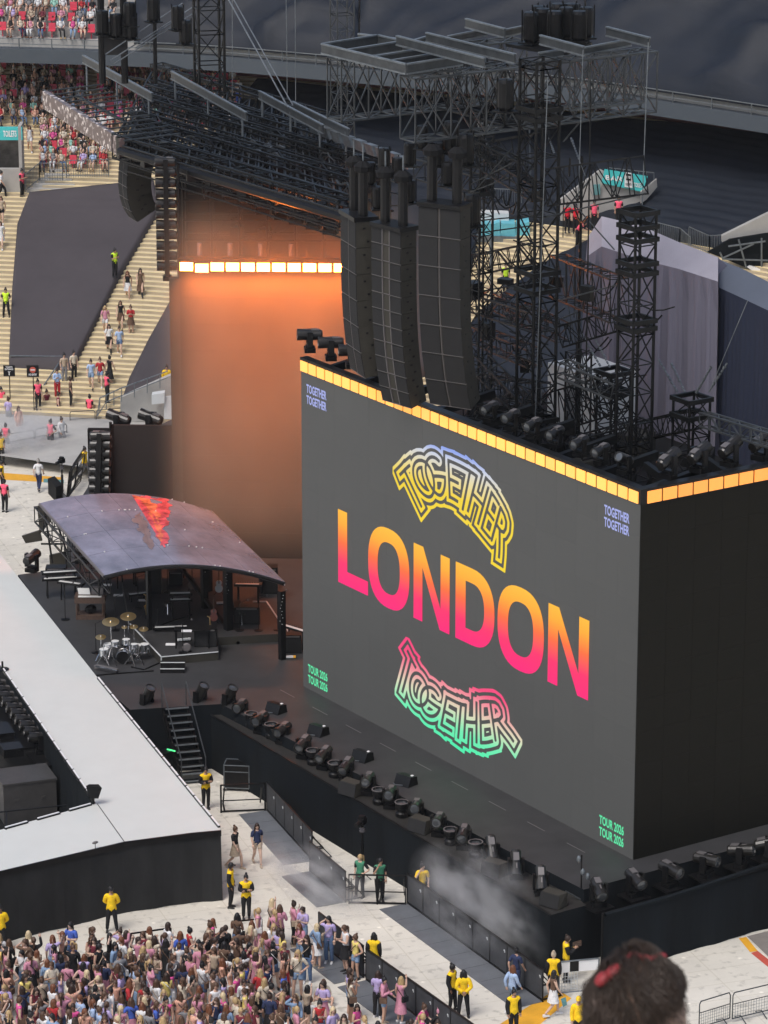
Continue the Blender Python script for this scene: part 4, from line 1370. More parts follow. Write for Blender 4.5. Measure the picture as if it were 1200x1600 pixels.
t = MB(); t.obox(b - Vector((0, 0, .95)) - dd.normalized() * .02, -dd.normalized() * .5, Vector((.9, -.2, 0)), Vector((0, 0, .95))); t.build('end_cap', 'black', roof)

# ---- scaffold behind the rear screen
sc_ = thing('scaffold_frame', 'scaffold frame glowing orange behind the top of the rear screen', 'scaffold', bl - nr * 0 + Vector((0, 0, 0)))
bk = bl - nr * 2.2
for i in range(8):
    x = i * 1.25
    t = MB(); t.rod(bk + dr * x, bk + dr * x + Vector((0, 0, 18.2)), .05, 5); t.build('upright', 'truss', sc_)
    t = MB(); t.rod(bk + dr * x - nr * 1.6, bk + dr * x - nr * 1.6 + Vector((0, 0, 18.2)), .05, 5); t.build('upright', 'truss', sc_)
for z in (14.2, 15.1, 16.0, 17.0, 17.9):
    for o_ in (0, 1.6):
        t = MB(); t.rod(bk - nr * o_ + Vector((0, 0, z)), bk - nr * o_ + dr * 8.9 + Vector((0, 0, z)), .05, 5); t.build('ledger', 'truss', sc_)
for k in range(40):                                             # planks, boxes and tubes on the scaffold
    p = bk + dr * rnd.uniform(.2, 8.6) - nr * rnd.uniform(0, 2.2) + Vector((0, 0, rnd.uniform(13.9, 18.0)))
    t = MB()
    if k % 3:
        t.rod(p, p + dr * rnd.uniform(.6, 2.0) + Vector((0, 0, rnd.choice((0, 0, .8)))), .035, 4); t.build('tube', 'truss' if k % 4 else 'truss_grey', sc_)
    else:
        t.box(p, (.7, .4, rnd.uniform(.2, .6)), 0, .6); t.build('equipment_box', 'black', sc_)
for i in range(7):
    for z in (14.2, 16.0):
        if (i + int(z)) % 2:
            t = MB(); t.rod(bk + dr * (i * 1.25) + Vector((0, 0, z)), bk + dr * (i * 1.25 + 1.25) + Vector((0, 0, z + 1.8)), .035, 4); t.build('brace', 'truss', sc_)
t = MB(); t.obox(bk - nr * 3.2 + dr * -.6, dr * 9.8, -nr * .2, Vector((0, 0, 17.8))); t.build('back_cloth', 'drape', sc_)
# tall lattice towers behind the roof
p = atd(328, 150, 172)
tower('lattice_tower', 'black lattice tower rising behind the roof beams at the top left', (p.x, p.y), 1.25, 6, atd(328, -25, 172).z, 1.3, .07, .035, group='towers behind the roof', rz=R(-20))
p = atd(535, 150, 165)
tower('lattice_tower', 'slim pale lattice mast in front of the upper tier cover', (p.x, p.y), .85, 8, atd(535, -25, 165).z, .7, .035, .02, mt='truss_grey', group='towers behind the roof', rz=R(-10))
for x, lbx in ((160, 'left one of the three black masts at the top left'), (195, 'middle one of the three black masts at the top left'), (243, 'right one of the three black masts at the top left')):
    p = atd(x, 120, 160)
    o = thing('steel_pole', lbx, 'pole', (p.x, p.y, atd(x, 130, 160).z)); t = MB(); t.rod((p.x, p.y, atd(x, 130, 160).z), (p.x, p.y, atd(x, -30, 160).z), .16 if x < 200 else .09, 7); t.build('shaft', 'black', o)
for (x, y, lbx) in ((160, 55, 'on the left black mast'), (182, 60, 'between the black masts'), (203, 42, 'at the top of the middle black mast'), (205, 62, 'halfway up the middle black mast'), (240, 35, 'on the right black mast'), (278, 48, 'left of the lattice tower'), (290, 70, 'low beside the lattice tower')):
    hoist.inst(atd(x, y, 158), 0, 'black drum hoist ' + lbx, 'drum hoists on the masts', scale=.9)
sb = thing('equipment_box', 'grey equipment box hung between the masts at the top left', 'box', atd(180, 85, 158))
t = MB(); t.obox(atd(163, 86, 158), RT * 1.0, FH * .8, Vector((0, 0, 1.4))); t.build('case', 'speaker', sb)
t = MB(); t.obox(atd(163, 86, 158) + Vector((0, 0, 1.4)), RT * 1.05, FH * .85, Vector((0, 0, .1))); t.build('lid', 'black', sb)
for k, (a, b) in enumerate((((172, 95), (300, 12)), ((178, 100), (300, 22)), ((165, 85), (285, 5)), ((212, 75), (290, 20)))):
    rope('slack pale cable slanting up right across the black masts, number ' + ('one from the top', 'two from the top', 'three from the top', 'four from the top')[k], atd(*a, 157), atd(*b, 160), .03)
# extra rigging clutter between the towers: cable looms, clamps, small boxes and struts
rnd = random.Random(77)
loom = thing('cable_loom', 'tangle of black cables and clamps hung between the lattice towers', 'cables', (XT, ta.y + 2, 18))
for k in range(90):
    x, y, X = rnd.uniform(735, 985), rnd.uniform(215, 690), rnd.uniform(77, 82)
    if x > 900 and y < 420:
        continue
    a = A_(x, y, X)
    tp_ = rnd.random()
    t = MB()
    if tp_ < .35:
        b = a + Vector((rnd.uniform(-1.5, 1.5), rnd.uniform(-2.2, 2.2), rnd.uniform(-.6, .6)))
        t.path([a.lerp(b, q / 5) - Vector((0, 0, .5 * math.sin(math.pi * q / 5))) for q in range(6)], .035, 4); t.build('cable', 'black', loom)
    elif tp_ < .7:
        b = a + rnd.choice((Vector((0, 1, 0)), Vector((1, 0, 0)), Vector((.4, .6, .8)), Vector((.3, -.6, .8)))) * rnd.uniform(1, 3)
        t.rod(a, b, .035, 5); t.build('strut', 'truss' if rnd.random() < .75 else 'truss_grey', loom)
    elif tp_ < .9:
        t.box(a, (rnd.uniform(.2, .6), rnd.uniform(.2, .6), rnd.uniform(.2, .7)), 0, rnd.random()); t.build('junction_box', 'black', loom)
    else:
        t.rod(a, a - Vector((0, 0, rnd.uniform(1, 4))), .02, 4); t.build('hanging_cable', 'black', loom)
for k, (p, q, w, h, n) in enumerate(((A_(735, 245, 79), A_(850, 225, 79), .6, .9, 6), (A_(738, 415, 80), A_(838, 395, 80), .6, .8, 6), (A_(735, 470, 78), A_(845, 505, 76.9), .5, .7, 6), (A_(745, 690, 77), A_(905, 690, 80), .6, 1.0, 8), (A_(880, 525, 78.2), A_(965, 500, 79), .5, .8, 5), (A_(655, 262, 78), A_(745, 290, 77.5), .5, .8, 5))):
    htruss('lattice_truss', ('dark truss crossing behind the slim tower near its top', 'dark truss crossing behind the slim tower at mid height', 'dark truss sloping to the foot of the tallest tower', 'long low truss behind the row of screen lamps', 'dark truss left of the collar tower above the sling mast', 'dark truss above the largest speaker stack')[k], p, q, w, h, n)
for k, (x, y) in enumerate(((560, 250), (578, 262), (600, 240), (622, 255), (640, 232), (660, 205), (684, 232), (700, 262), (640, 290), (590, 300))):
    p = A_(x, y, 74.5)
    hoist.inst(p - Vector((0, 0, .7)), k, 'black drum hoist above the speaker stacks, %s of the loose row' % ('first', 'second', 'third', 'fourth', 'fifth', 'sixth', 'seventh', 'eighth', 'ninth', 'tenth')[k], 'drum hoists above the speakers', scale=.75)
# ================================================================== STAGE LIGHTS
mh = Proto('moving_head_light', 'stage light')
t = MB(); t.box((0, 0, .09), (.50, .42, .18)); t.box((0, 0, .21), (.30, .30, .08)); t.box((.26, 0, .09), (.04, .2, .1)); t.box((-.26, 0, .09), (.04, .2, .1)); mh.part('base', t, 'black')
t = MB(); t.box((.27, 0, .52), (.09, .22, .60)); t.box((-.27, 0, .52), (.09, .22, .60)); t.box((0, 0, .26), (.60, .22, .07)); mh.part('yoke', t, 'black')
RX = Matrix.Rotation(-math.pi / 2, 4, 'X')
M['lamp'] = mat('lamp_housing', (.013, .012, .011), .32, noise=.2, nscale=5, bump=.1)
t = MB(); t.lathe([(0, -.50), (.17, -.48), (.205, -.42), (.205, -.1), (.215, -.09), (.215, .0), (.205, .01), (.225, .40), (.225, .48), (.19, .48), (.18, .44)], 14, M4=RX)
HD = mh.part('head', t, 'lamp', loc=(0, 0, .66))
t = MB(); t.lathe([(0, .462), (.12, .455), (.19, .44)], 14, M4=RX); mh.part('lens', t, 'lens', HD)
t = MB(); t.box((0, -.2, .205), (.22, .3, .03)); t.box((0, .15, .215), (.05, .2, .02)); mh.part('handle', t, 'seam', HD)
def light(p, az, tilt, label, group, scale=1.0):
    """az: heading the lens looks along (0 = world Y, clockwise); tilt up positive"""
    return mh.inst(p, -az, label, group, rots={HD: (tilt, 0, 0)}, scale=scale)
GL = 'moving lights along the front ledge of the stage'
ledge_px = [(376, 1125), (407, 1145), (442, 1162), (474, 1184), (506, 1201), (541, 1219), (575, 1241), (610, 1262), (650, 1283), (685, 1305), (724, 1326), (768, 1349), (806, 1372), (845, 1397)]
nth = ['first', 'second', 'third', 'fourth', 'fifth', 'sixth', 'seventh', 'eighth', 'ninth', 'tenth', 'eleventh', 'twelfth', 'thirteenth', 'fourteenth', 'fifteenth', 'sixteenth']
for k, (x, y) in enumerate(ledge_px):
    az = R(-120) if k < 6 else R(-135) if k < 11 else R(-150)
    light(atz(x, y, ZL + .02), az + rnd.uniform(-.12, .12), R(rnd.uniform(-14, 4)) if k < 11 else R(-60 + 12 * (k % 2)), 'black moving light lying level on the front ledge, %s from the stairs end' % nth[k] if k < 11 else 'black moving light pointing downwards on the front ledge, %s from the stairs end' % nth[k], GL, .93)
for k, ((x, y), w_) in enumerate((((230, 1112), 'left of the black stairs'), ((313, 1108), 'right of the black stairs'), ((358, 1112), 'at the ledge corner beside the stairs'))):
    light(atz(x, y, ZL + .1), R(160), R(62), 'black moving light with its head pointing up, ' + w_, 'upright moving lights by the stairs', 1.0)
for k, x in enumerate((935, 992, 1047, 1103, 1157, 1199)):
    p = aty(x, 1416 - (x - 935) * .295, YR - .55)
    br = light(Vector((p.x, YR - .55, 2.28)), R(200 - 14 * k), R(-20 + k * 7), 'dark moving light bracketed to the right stage edge, %s from the corner' % nth[k], 'moving lights along the right edge', 1.0)
    b_ = MB(); b_.box((p.x, YR - .5, 2.24), (.85, .9, .07)); o = b_.build('bracket', 'black'); tag(o, 'small black shelf for a moving light on the right stage edge, %s from the corner' % nth[k], 'shelf', 'light shelves on the right stage edge')
GT = 'moving lights on top of the screen'
for k, (x, y) in enumerate(((484, 562), (517, 575), (549, 588), (580, 603))):
    p = atx(x, y, X0 + .75)
    light(Vector((X0 + .75, p.y, 16.55)), R(-62), R(2), 'lamp pointing left on the screen top beside the orange glow, %s from the left' % nth[k], GT, 1.05)
for k, (x, y) in enumerate(((765, 668), (798, 682), (832, 696), (867, 710), (905, 724), (938, 739), (975, 752))):
    p = atx(x, y, X0 + .9)
    light(Vector((X0 + .9, p.y, 16.45)), R(-105), R(-8 if k < 6 else 25), 'lamp with visible glass along the screen top, %s after the large speaker stack' % nth[k], GT, .82)
for k, (x, y) in enumerate(((1046, 752), (1094, 742), (1142, 730), (1190, 720))):
    p = aty(x, y, YRs + .8)
    light(Vector((p.x, YRs + .9, 16.45)), R(75), R(18), 'lamp over the orange lit side of the screen, %s from the corner' % nth[k], GT, 1.05)
wsh = Proto('wash_light', 'stage light')
t = MB(); t.lathe([(0, 0), (.24, 0), (.24, .14), (.17, .2), (.17, .3), (.25, .34), (.27, .56), (.24, .56), (.22, .50)], 14); wsh.part('housing', t, 'black')
t = MB(); t.lathe([(.235, .57), (.28, .575), (.28, .545), (.27, .54)], 14); wsh.part('ring', t, 'seam')
t = MB(); t.lathe([(0, .50), (.225, .50)], 14); wsh.part('lens', t, 'lens')
wash_px = [(393, 1135), (424, 1152), (489, 1193), (523, 1213), (592, 1255), (628, 1275), (704, 1318), (743, 1338)]
for k, (x, y) in enumerate(wash_px):
    wsh.inst(atz(x, y, ZL + .02), 0, 'short round uplight with pale ring between the ledge lights, %s from the stairs end' % nth[k], 'round uplights on the ledge')
# floor speakers
fs = Proto('front_speaker', 'speaker')
t = MB(); t.obox((-.42, -.28, 0), (.84, 0, 0), (0, .56, 0), (0, 0, .50)); t.v[4] = (-.36, -.16, .5); t.v[5] = (.36, -.16, .5); fs.part('cabinet', t, 'speaker_side')
t = MB(); t.obox((-.40, -.30, .02), (.80, 0, 0), (0, .02, 0), (0, .11, .46)); fs.part('grille', t, 'speaker')
for k, (x, y) in enumerate(((548, 1240), (657, 1298), (772, 1366), (864, 1414))):
    fs.inst(atz(x, y, ZL + .02), R(-72), 'squat black speaker on the front edge of the ledge, %s from the stairs end' % nth[k], 'speakers on the front ledge', scale=1.0)
wd = Proto('stage_monitor', 'speaker')
t = MB()
pr = [(-.30, 0), (.30, 0), (.24, .34), (-.12, .40)]
t.v = [(-.38, a, b) for a, b in pr] + [(.38, a, b) for a, b in pr]
t.f = [(0, 1, 2, 3), (7, 6, 5, 4), (0, 4, 5, 1), (1, 5, 6, 2), (2, 6, 7, 3), (3, 7, 4, 0)]; t.m = [0] * 6
wd.part('cabinet', t, 'black')
t = MB(); t.box((.25, .1, .39), (.10, .10, .03)); wd.part('label_plate', t, 'white')
t = MB(); t.path([(-.4, -.3, .03), (-.2, -.42, .05), (.2, -.42, .12)], .02, 4); wd.part('bracket', t, 'steel')
for k, (x, y) in enumerate(((431, 1112), (497, 1147), (566, 1187), (634, 1225))):
    wd.inst(atz(x, y, ZD), R(-75), 'black wedge monitor on the deck behind the ledge lights, %s from the stairs end' % nth[k], 'wedge monitors on the deck', scale=.95)
wd.inst(atz(191, 772, 2.75), R(-60), 'black wedge monitor at the foot of the low wall behind the canopy', 'wedge monitors on the deck')
# column of lamps left of the low wall
pc = bl - dr * 3.75 - nr * .3
o = thing('lamp_rack', 'black rack holding the column of lamps left of the low wall', 'rack', (pc.x, pc.y, ZD))
t = MB(); t.obox(Vector((pc.x, pc.y, ZD)) - dr * .55, dr * 1.0, -nr * .3, Vector((0, 0, 5.9))); t.build('backboard', 'blackmat', o)
t = MB(); t.bar((pc.x + dr.x * .5, pc.y + dr.y * .5, ZD), (pc.x + dr.x * .5, pc.y + dr.y * .5, 9), .1); t.build('post', 'black', o)
for k in range(8):
    y = 776 - k * 13.6
    p = Vector((pc.x, pc.y, 0)) + nr * .42 + dr * (.02 * k - .05)
    z = atd(152, y, p.dot(FH)).z
    light(Vector((p.x, p.y, z - .66)), YAW + R(100), R(3), 'black lamp in the column left of the low wall, %s from the bottom' % nth[k], 'lamps in the column', 1.0)
# column of lamps at the far side of the stage roof
pc2 = bl - dr * .55 - nr * .6
for k in range(11):
    z = 16.0 + k * .47
    t_ = light(Vector((pc2.x, pc2.y, z - .5)) - dr * .05, YAW + R(-95), R(2), 'lamp in the column under the roof left of the orange lights, %s from the bottom' % nth[k], 'lamps under the roof', .95)
o = thing('lamp_rack', 'dark upright carrying the lamps left of the orange lights', 'rack', (pc2.x, pc2.y, 15.5))
t = MB(); t.rod((pc2.x + dr.x * .5, pc2.y + dr.y * .5, 15.5), (pc2.x + dr.x * .5, pc2.y + dr.y * .5, 21), .07, 5); t.build('post', 'truss', o)
for k in range(8):                                              # lamps hung from the roof edge
    f = (k + .5) / 8
    p = qz(315 + 215 * f, 275 + 62 * f, -1.4)
    light(p - Vector((0, 0, .9)), YAW + R(180 + rnd.uniform(-20, 20)), R(-60), 'lamp hanging under the front roof edge, %s from the left' % nth[k], 'lamps hanging from the roof', 1.15)
# two big lamps on the low wall and one small camera stand by the left pit
for x, y, lbx in ((186, 660, 'left one above the low wall'), (236, 660, 'right one above the low wall')):
    p = atd(x, y + 6, (bl - dr * 2.6).dot(FH) + 1.0)
    light(p - Vector((0, 0, .35)), YAW + R(-70), R(15), 'large black lamp with its nose raised, ' + lbx, 'large lamps behind the low wall', 1.15)
# lamps in the pit beside the runway
sh = MB(); a, b = atz(0, 1050, 1.9), atz(75, 1165, 1.9)
for k in range(10):
    x, y = 0 + 7.0 * k, 1092 + 9.3 * k
    light(atz(x, y, 1.6), R(-70), R(8), 'black lamp in the pit row under the runway, %s from the far end' % nth[k], 'lamps in the pit row', .95)
a, b = atz(-12, 1092, 1.6), atz(78, 1196, 1.6)
sh.bar(a - Vector((0, 0, .05)), b - Vector((0, 0, .05)), .9, .1)
tag(sh.build('lamp_shelf', 'black'), 'long black shelf under the row of pit lamps', 'shelf')

# ================================================================== boxes and gear in the left pit
def crate(label, px, z0, sz, rz, mt='blackmat', trim='black', name='equipment_case', cat='case', lid=True):
    p = atz(*px, z0)
    o = thing(name, label, cat, p)
    t = MB(); t.box((p.x, p.y, z0 + sz[2] / 2), sz, 0, rz); t.build('body', mt, o)
    if lid:
        t = MB(); t.box((p.x, p.y, z0 + sz[2] + .04), (sz[0] + .06, sz[1] + .06, .08), 0, rz); t.build('lid', trim, o)
    t = MB()
    ca, sa = math.cos(rz), math.sin(rz)
    for q in (-.25, .25):
        x, y = sz[0] * q, -sz[1] / 2 - .01
        t.box((p.x + ca * x - sa * y, p.y + sa * x + ca * y, z0 + sz[2] * .6), (.16, .03, .1), 0, rz)
    t.build('latches', trim, o)
    return o
M['case_top'] = mat('grey_case', (.045, .043, .042), .6, noise=.2, nscale=2)
rzp = R(-14)
crate('large square black case nearest the runway corner in the left pit', (40, 1272), 0, (2.1, 1.7, 1.6), rzp, 'case_top', 'case_top')
crate('long low black case behind the square case in the pit', (20, 1225), 0, (2.4, 1.6, 1.7), rzp, 'case_top')
crate('slim tall box with a grey top beside the row of pit lamps', (58, 1205), 0, (.9, 2.6, 2.0), rzp, 'case_top', 'case_top')
crate('small folded bundle on top of the long pit case', (18, 1178), 1.78, (.8, .8, .35), rzp, 'black', 'black', lid=False)
crate('tall dark box at the picture edge of the pit', (-8, 1215), 0, (1.4, 1.3, 2.0), rzp)
crate('dark box deeper in the pit under the lamp row', (12, 1150), 0, (1.6, 1.6, 1.5), rzp)
dp = MB(); dp.poly([(*xy(atz(x, y)), .01) for x, y in ((-40, 1020), (40, 1120), (170, 1290), (100, 1330), (-40, 1340))]); struct('pit_floor', dp, 'blackmat')
rl = thing('pit_rail', 'thin black rail along the near edge of the left pit', 'railing', atz(0, 1272, 2.0))
t = MB(); t.rod(atz(-10, 1270, 2.9), atz(104, 1258, 2.9), .025, 4); t.rod(atz(10, 1269, 2.9), atz(10, 1300, 2.75), .025, 4); t.build('rail', 'black', rl)
bg_ = thing('covered_monitor', 'small black covered monitor standing at the inner corner of the runway', 'monitor', atz(146, 1258, ZR + .1))
p = atz(146, 1256, ZR + .1)
t = MB(); t.rod(p, p + Vector((0, 0, .3)), .05, 6); t.build('stand', 'black', bg_)
t = MB(); t.obox(p + Vector((-.18, .0, .25)), RT * .35, FH * .18, Vector((0, 0, .5)) ); t.v[4] = tuple(Vector(t.v[4]) - RT * .1); t.v[5] = tuple(Vector(t.v[5]) + RT * .14 + Vector((0, 0, -.08))); t.build('hood', 'blackmat', bg_)
sd_ = thing('small_microphone', 'small grey device on a stem at the runway edge above the skirt', 'microphone', atz(149, 1327, ZR + .08))
p = atz(149, 1327, ZR + .08)
t = MB(); t.rod(p, p + Vector((0, 0, .22)), .012, 4); t.build('stem', 'black', sd_)
t = MB(); t.ell(p + Vector((0, 0, .26)), (.13, .06, .05), 8, 5); t.build('capsule', 'seam', sd_)
dp = thing('round_table', 'small round black stand at the left edge above the pit', 'stand', atz(4, 1046, 2.8))
t = MB(); t.lathe([(0, .0), (.25, .0), (.27, .03), (.05, .06), (.04, .35), (0, .36)], 14, M4=Matrix.Translation(atz(4, 1046, 2.8))); t.build('plate', 'black', dp)

# ================================================================== access stairs, case, barriers
st = thing('access_stairs', 'steep black stairs with pale tread edges from the floor up to the stage', 'stairs', atz(300, 1215))
T0, B0 = atz(272, 1103, ZD), atz(303, 1222, 0)
wv = (atz(290, 1100, ZD) - atz(254, 1103, ZD)) * .5
for k in range(11):
    f = k / 10.5
    c = T0.lerp(B0, f)
    t = MB(); fwd = (B0 - T0); fwd.z = 0; fwd.normalize()
    t.obox(c - wv - Vector((0, 0, .06)), wv * 2, fwd * .26, Vector((0, 0, .05))); s_ = t.build('tread', 'blackmat', st)
    t = MB(); t.obox(c - wv + fwd * .24 - Vector((0, 0, .05)), wv * 2, fwd * .03, Vector((0, 0, .06))); t.build('edge_strip', 'steel', s_)
for s_ in (-1, 1):
    t = MB(); t.bar(T0 + wv * s_ * 1.04 - Vector((0, 0, .1)), B0 + wv * s_ * 1.04, .06, .2); t.build('stringer', 'black', st)
    t = MB(); t.path([T0 + wv * s_ * 1.05, T0 + wv * s_ * 1.05 + Vector((0, 0, 1.0)), B0 + wv * s_ * 1.05 + Vector((0, 0, 1.0)), B0 + wv * s_ * 1.05], .025, 5); t.build('handrail', 'truss_grey', st)
fc = thing('flight_case', 'black flight case with silver edges at the foot of the stage front', 'flight case', atz(372, 1232))
p = atz(372, 1232)
S = (1.0, .7, .95)
t = MB(); t.box((p.x, p.y, .15 + S[2] / 2), S, 0, R(-40)); t.build('body', 'black', fc)
t = MB()
ca, sa = math.cos(R(-40)), math.sin(R(-40))
cn = [Vector((p.x + ca * i * S[0] / 2 - sa * j * S[1] / 2, p.y + sa * i * S[0] / 2 + ca * j * S[1] / 2, .15)) for i, j in ((-1, -1), (1, -1), (1, 1), (-1, 1))]
for k in range(4):
    a, b = cn[k], cn[(k + 1) % 4]
    for z in (0, S[2] * .72, S[2]):
        t.bar(a + Vector((0, 0, z)), b + Vector((0, 0, z)), .035)
    t.bar(a, a + Vector((0, 0, S[2])), .04)
t.build('edge_trim', 'steel', fc)
for c in cn:
    t = MB(); t.ell(c + Vector((0, 0, -.08)), (.06, .06, .07), 8, 4); t.build('castor', 'black', fc)
gb = thing('green_lit_box', 'small box with a green lit edge under the runway by the stairs', 'box', atz(258, 1175, 1.2))
p = atz(258, 1172, 1.3)
t = MB(); t.box((p.x, p.y, p.z - .2), (.5, .4, .3), 0, .4); t.build('case', 'black', gb)
t = MB(); t.box((p.x + .22, p.y - .1, p.z - .02), (.05, .4, .04), 0, .4); t.build('light_strip', 'green_led', gb)

M['barrier'] = mat('barrier_gauze', (.042, .044, .049), .7, noise=.35, nscale=1.5)
bar_ = Proto('crowd_barrier', 'barrier')
t = MB(); t.box((0, 0, .64), (1.16, .02, 1.06)); bar_.part('gauze_panel', t, 'barrier')
t = MB(); t.bar((-.6, 0, 1.2), (.6, 0, 1.2), .06); t.bar((-.6, 0, 0.06), (.6, 0, 0.06), .05); t.bar((-.59, 0, 0), (-.59, 0, 1.2), .04); t.bar((.59, 0, 0), (.59, 0, 1.2), .04); bar_.part('frame', t, 'black')
t = MB(); t.bar((-.5, 0, 1.0), (-.5, .8, .05), .04); t.bar((.5, 0, 1.0), (.5, .8, .05), .04); t.bar((-.5, 0, .05), (-.5, .8, .05), .04); t.bar((.5, 0, .05), (.5, .8, .05), .04); bar_.part('brace', t, 'black')
t = MB(); t.obox((-.59, -1.15, .004), (1.18, 0, 0), (0, 1.14, 0), (0, 0, .022)); bar_.part('tread_plate', t, 'plate')
t = MB(); t.box((.42, -.02, .92), (.06, .02, .05)); t.box((.45, -.02, .88), (.03, .02, .06)); bar_.part('clip', t, 'line')
frm = Proto('crowd_barrier', 'barrier')
t = MB(); t.bar((-.6, 0, 1.15), (.6, 0, 1.15), .05); t.bar((-.6, 0, .5), (.6, 0, .5), .035); t.bar((-.6, 0, 0.06), (.6, 0, 0.06), .05); t.bar((-.59, 0, 0), (-.59, 0, 1.15), .05); t.bar((.59, 0, 0), (.59, 0, 1.15), .05); frm.part('frame', t, 'black')
t = MB(); t.bar((-.5, 0, 1.0), (-.5, .8, .05), .04); t.bar((.5, 0, 1.0), (.5, .8, .05), .04); t.bar((-.5, 0, .05), (-.5, .8, .05), .04); frm.part('brace', t, 'black')
def barriers(proto, a, b, lb_, grp, skip=(), flip=False):
    a, b = atz(*a), atz(*b)
    if flip:
        a, b = b, a
    L = (b - a).length
    n = max(1, round(L / 1.2))
    for k in range(n):
        p = a.lerp(b, (k + .5) / n)
        kk = n - 1 - k if flip else k
        o = proto.inst(p, math.atan2(b.y - a.y, b.x - a.x), lb_ % nth[kk], grp, skip=skip)
        o.scale = (L / n / 1.2, 1, 1)
GB = 'black crowd barriers in the pit'
barriers(frm, (345, 1270), (415, 1267), 'open framed black barrier below the flight case, %s from the runway', GB)
barriers(bar_, (417, 1267), (488, 1346), 'gauze panelled barrier sloping down from the flight case corner, %s from the top', GB)
barriers(bar_, (484, 1362), (540, 1410), 'gauze panelled barrier left of the two green shirted people, %s from the top', GB)
barriers(frm, (545, 1412), (634, 1414), 'open framed barrier in front of the two green shirted people, %s from the left', GB)
barriers(bar_, (636, 1412), (848, 1566), 'gauze panelled barrier in the smoke towards the yellow floor panel, %s from the top', GB)
GC = 'black crowd barriers holding the fans'
barriers(bar_, (572, 1532), (760, 1668), 'gauze panelled barrier along the right side of the waiting fans, %s from the far end', GC)
barriers(bar_, (498, 1474), (568, 1528), 'barrier beside the denim clad fans, %s from the far end', GC)
barriers(frm, (205, 1506), (268, 1497), 'open framed barrier behind the fans under the runway skirt, %s from the left', GC)
barriers(frm, (372, 1486), (410, 1482), 'open framed barrier beside the crossed arms steward, %s from the left', GC)

# right side: black wall, gate, light metal fences
wl_ = thing('black_wall', 'low black cloth wall along the right side of the stage', 'wall', atz(940, 1512))
ya = atz(1060, 1491).y
xa, xb = atz(920, 1512).x, 84.0
sk = skirt([(xb, ya), (xa, ya)], .0, 2.28, amp=.05, seed=8)
sk.build('hanging_cloth', 'drape', wl_)
t = MB(); t.obox((xa, ya + .06, .01), (xb - xa, 0, 0), (0, .1, 0), (0, 0, 2.3)); t.build('panel', 'blackmat', wl_)
t = MB(); t.path([(xa, ya - .05, 2.3), (xa + 3, ya - .02, 2.32), (xa + 4.2, ya - .1, 2.42), (xa + 7, ya, 2.5), (xb, ya - .05, 2.5)], .09, 6); t.build('rolled_edge', 'drape', wl_)
pl_ = thing('plywood_ramp', 'small wooden ramp end beside the black wall', 'ramp', atz(905, 1490))
t = MB(); t.obox(atz(893, 1478, .9), RT * .35, FH * .9, Vector((0, 0, .14))); t.build('board', 'wood', pl_)
gt = thing('gate_barrier', 'white topped gate with black netting beside the steward near the head', 'gate', atz(898, 1555))
a, b = atz(873, 1552), atz(935, 1546)
t = MB(); t.obox(a + Vector((0, 0, .75)), b - a, Vector((0, .04, 0)), Vector((0, 0, .42))); t.build('banner', 'white', gt)
t = MB(); t.obox(a + (b - a) * .27 + Vector((0, -.01, .77)), (b - a) * .22, Vector((0, .03, 0)), Vector((0, 0, .38))); t.build('black_patch', 'black', gt)
t = MB()
for k in range(7):
    p = a.lerp(b, k / 13); t.rod(p, p + Vector((0, 0, .75)), .010, 4)
for k in range(6):
    t.rod(a + Vector((0, 0, .12 * k)), a.lerp(b, .46) + Vector((0, 0, .12 * k)), .008, 4)
t.build('netting', 'line', gt)
t = MB(); t.path([a, a + Vector((0, 0, 1.17)), b + Vector((0, 0, 1.17)), b, a], .03, 5); t.build('frame', 'steel', gt)
def fence(label, a, b, h=1.1):
    o = thing('metal_fence', label, 'fence', a, 'light metal fences')
    d_ = b - a
    t = MB(); z = Vector((0, 0, 1))
    r_ = .1
    t.path([a + z * .15, a + z * (h - r_), a + d_ * .04 + z * h, b - d_ * .04 + z * h, b + z * (h - r_), b + z * .15, a + z * .15], .022, 5)
    t.rod(a + z * (h * .62), b + z * (h * .62), .016, 4); t.build('frame', 'truss_grey', o)
    t = MB()
    n_ = 14
    for k in range(1, n_):
        p = a.lerp(b, k / n_); t.rod(p + z * .15, p + z * (h * .62), .006, 4)
    for k in range(1, 5):
        t.rod(a + z * (.15 + k * .11), b + z * (.15 + k * .11), .005, 4)
    t.build('mesh', 'steel', o)
    nd = d_.cross(z).normalized()
    for f in (.22, .78):
        p = a.lerp(b, f); t = MB(); t.path([p - nd * .35 + z * .02, p + z * .2, p + nd * .35 + z * .02], .018, 4); t.build('foot', 'truss_grey', o)
fence('light metal fence right of the head in front, left one', atz(1092, 1612), atz(1140, 1597))
fence('light metal fence at the bottom right corner', atz(1144, 1598), atz(1202, 1584))
fence('faint metal fence behind the smoke at the far left, left one', atz(2, 712), atz(54, 703))
fence('faint metal fence behind the smoke at the far left, right one', atz(56, 702), atz(105, 693))
fence('low metal fence along the foot of the stand, left one', atz(110, 674), atz(149, 672))
fence('low metal fence along the foot of the stand, right one', atz(151, 672), atz(190, 668))
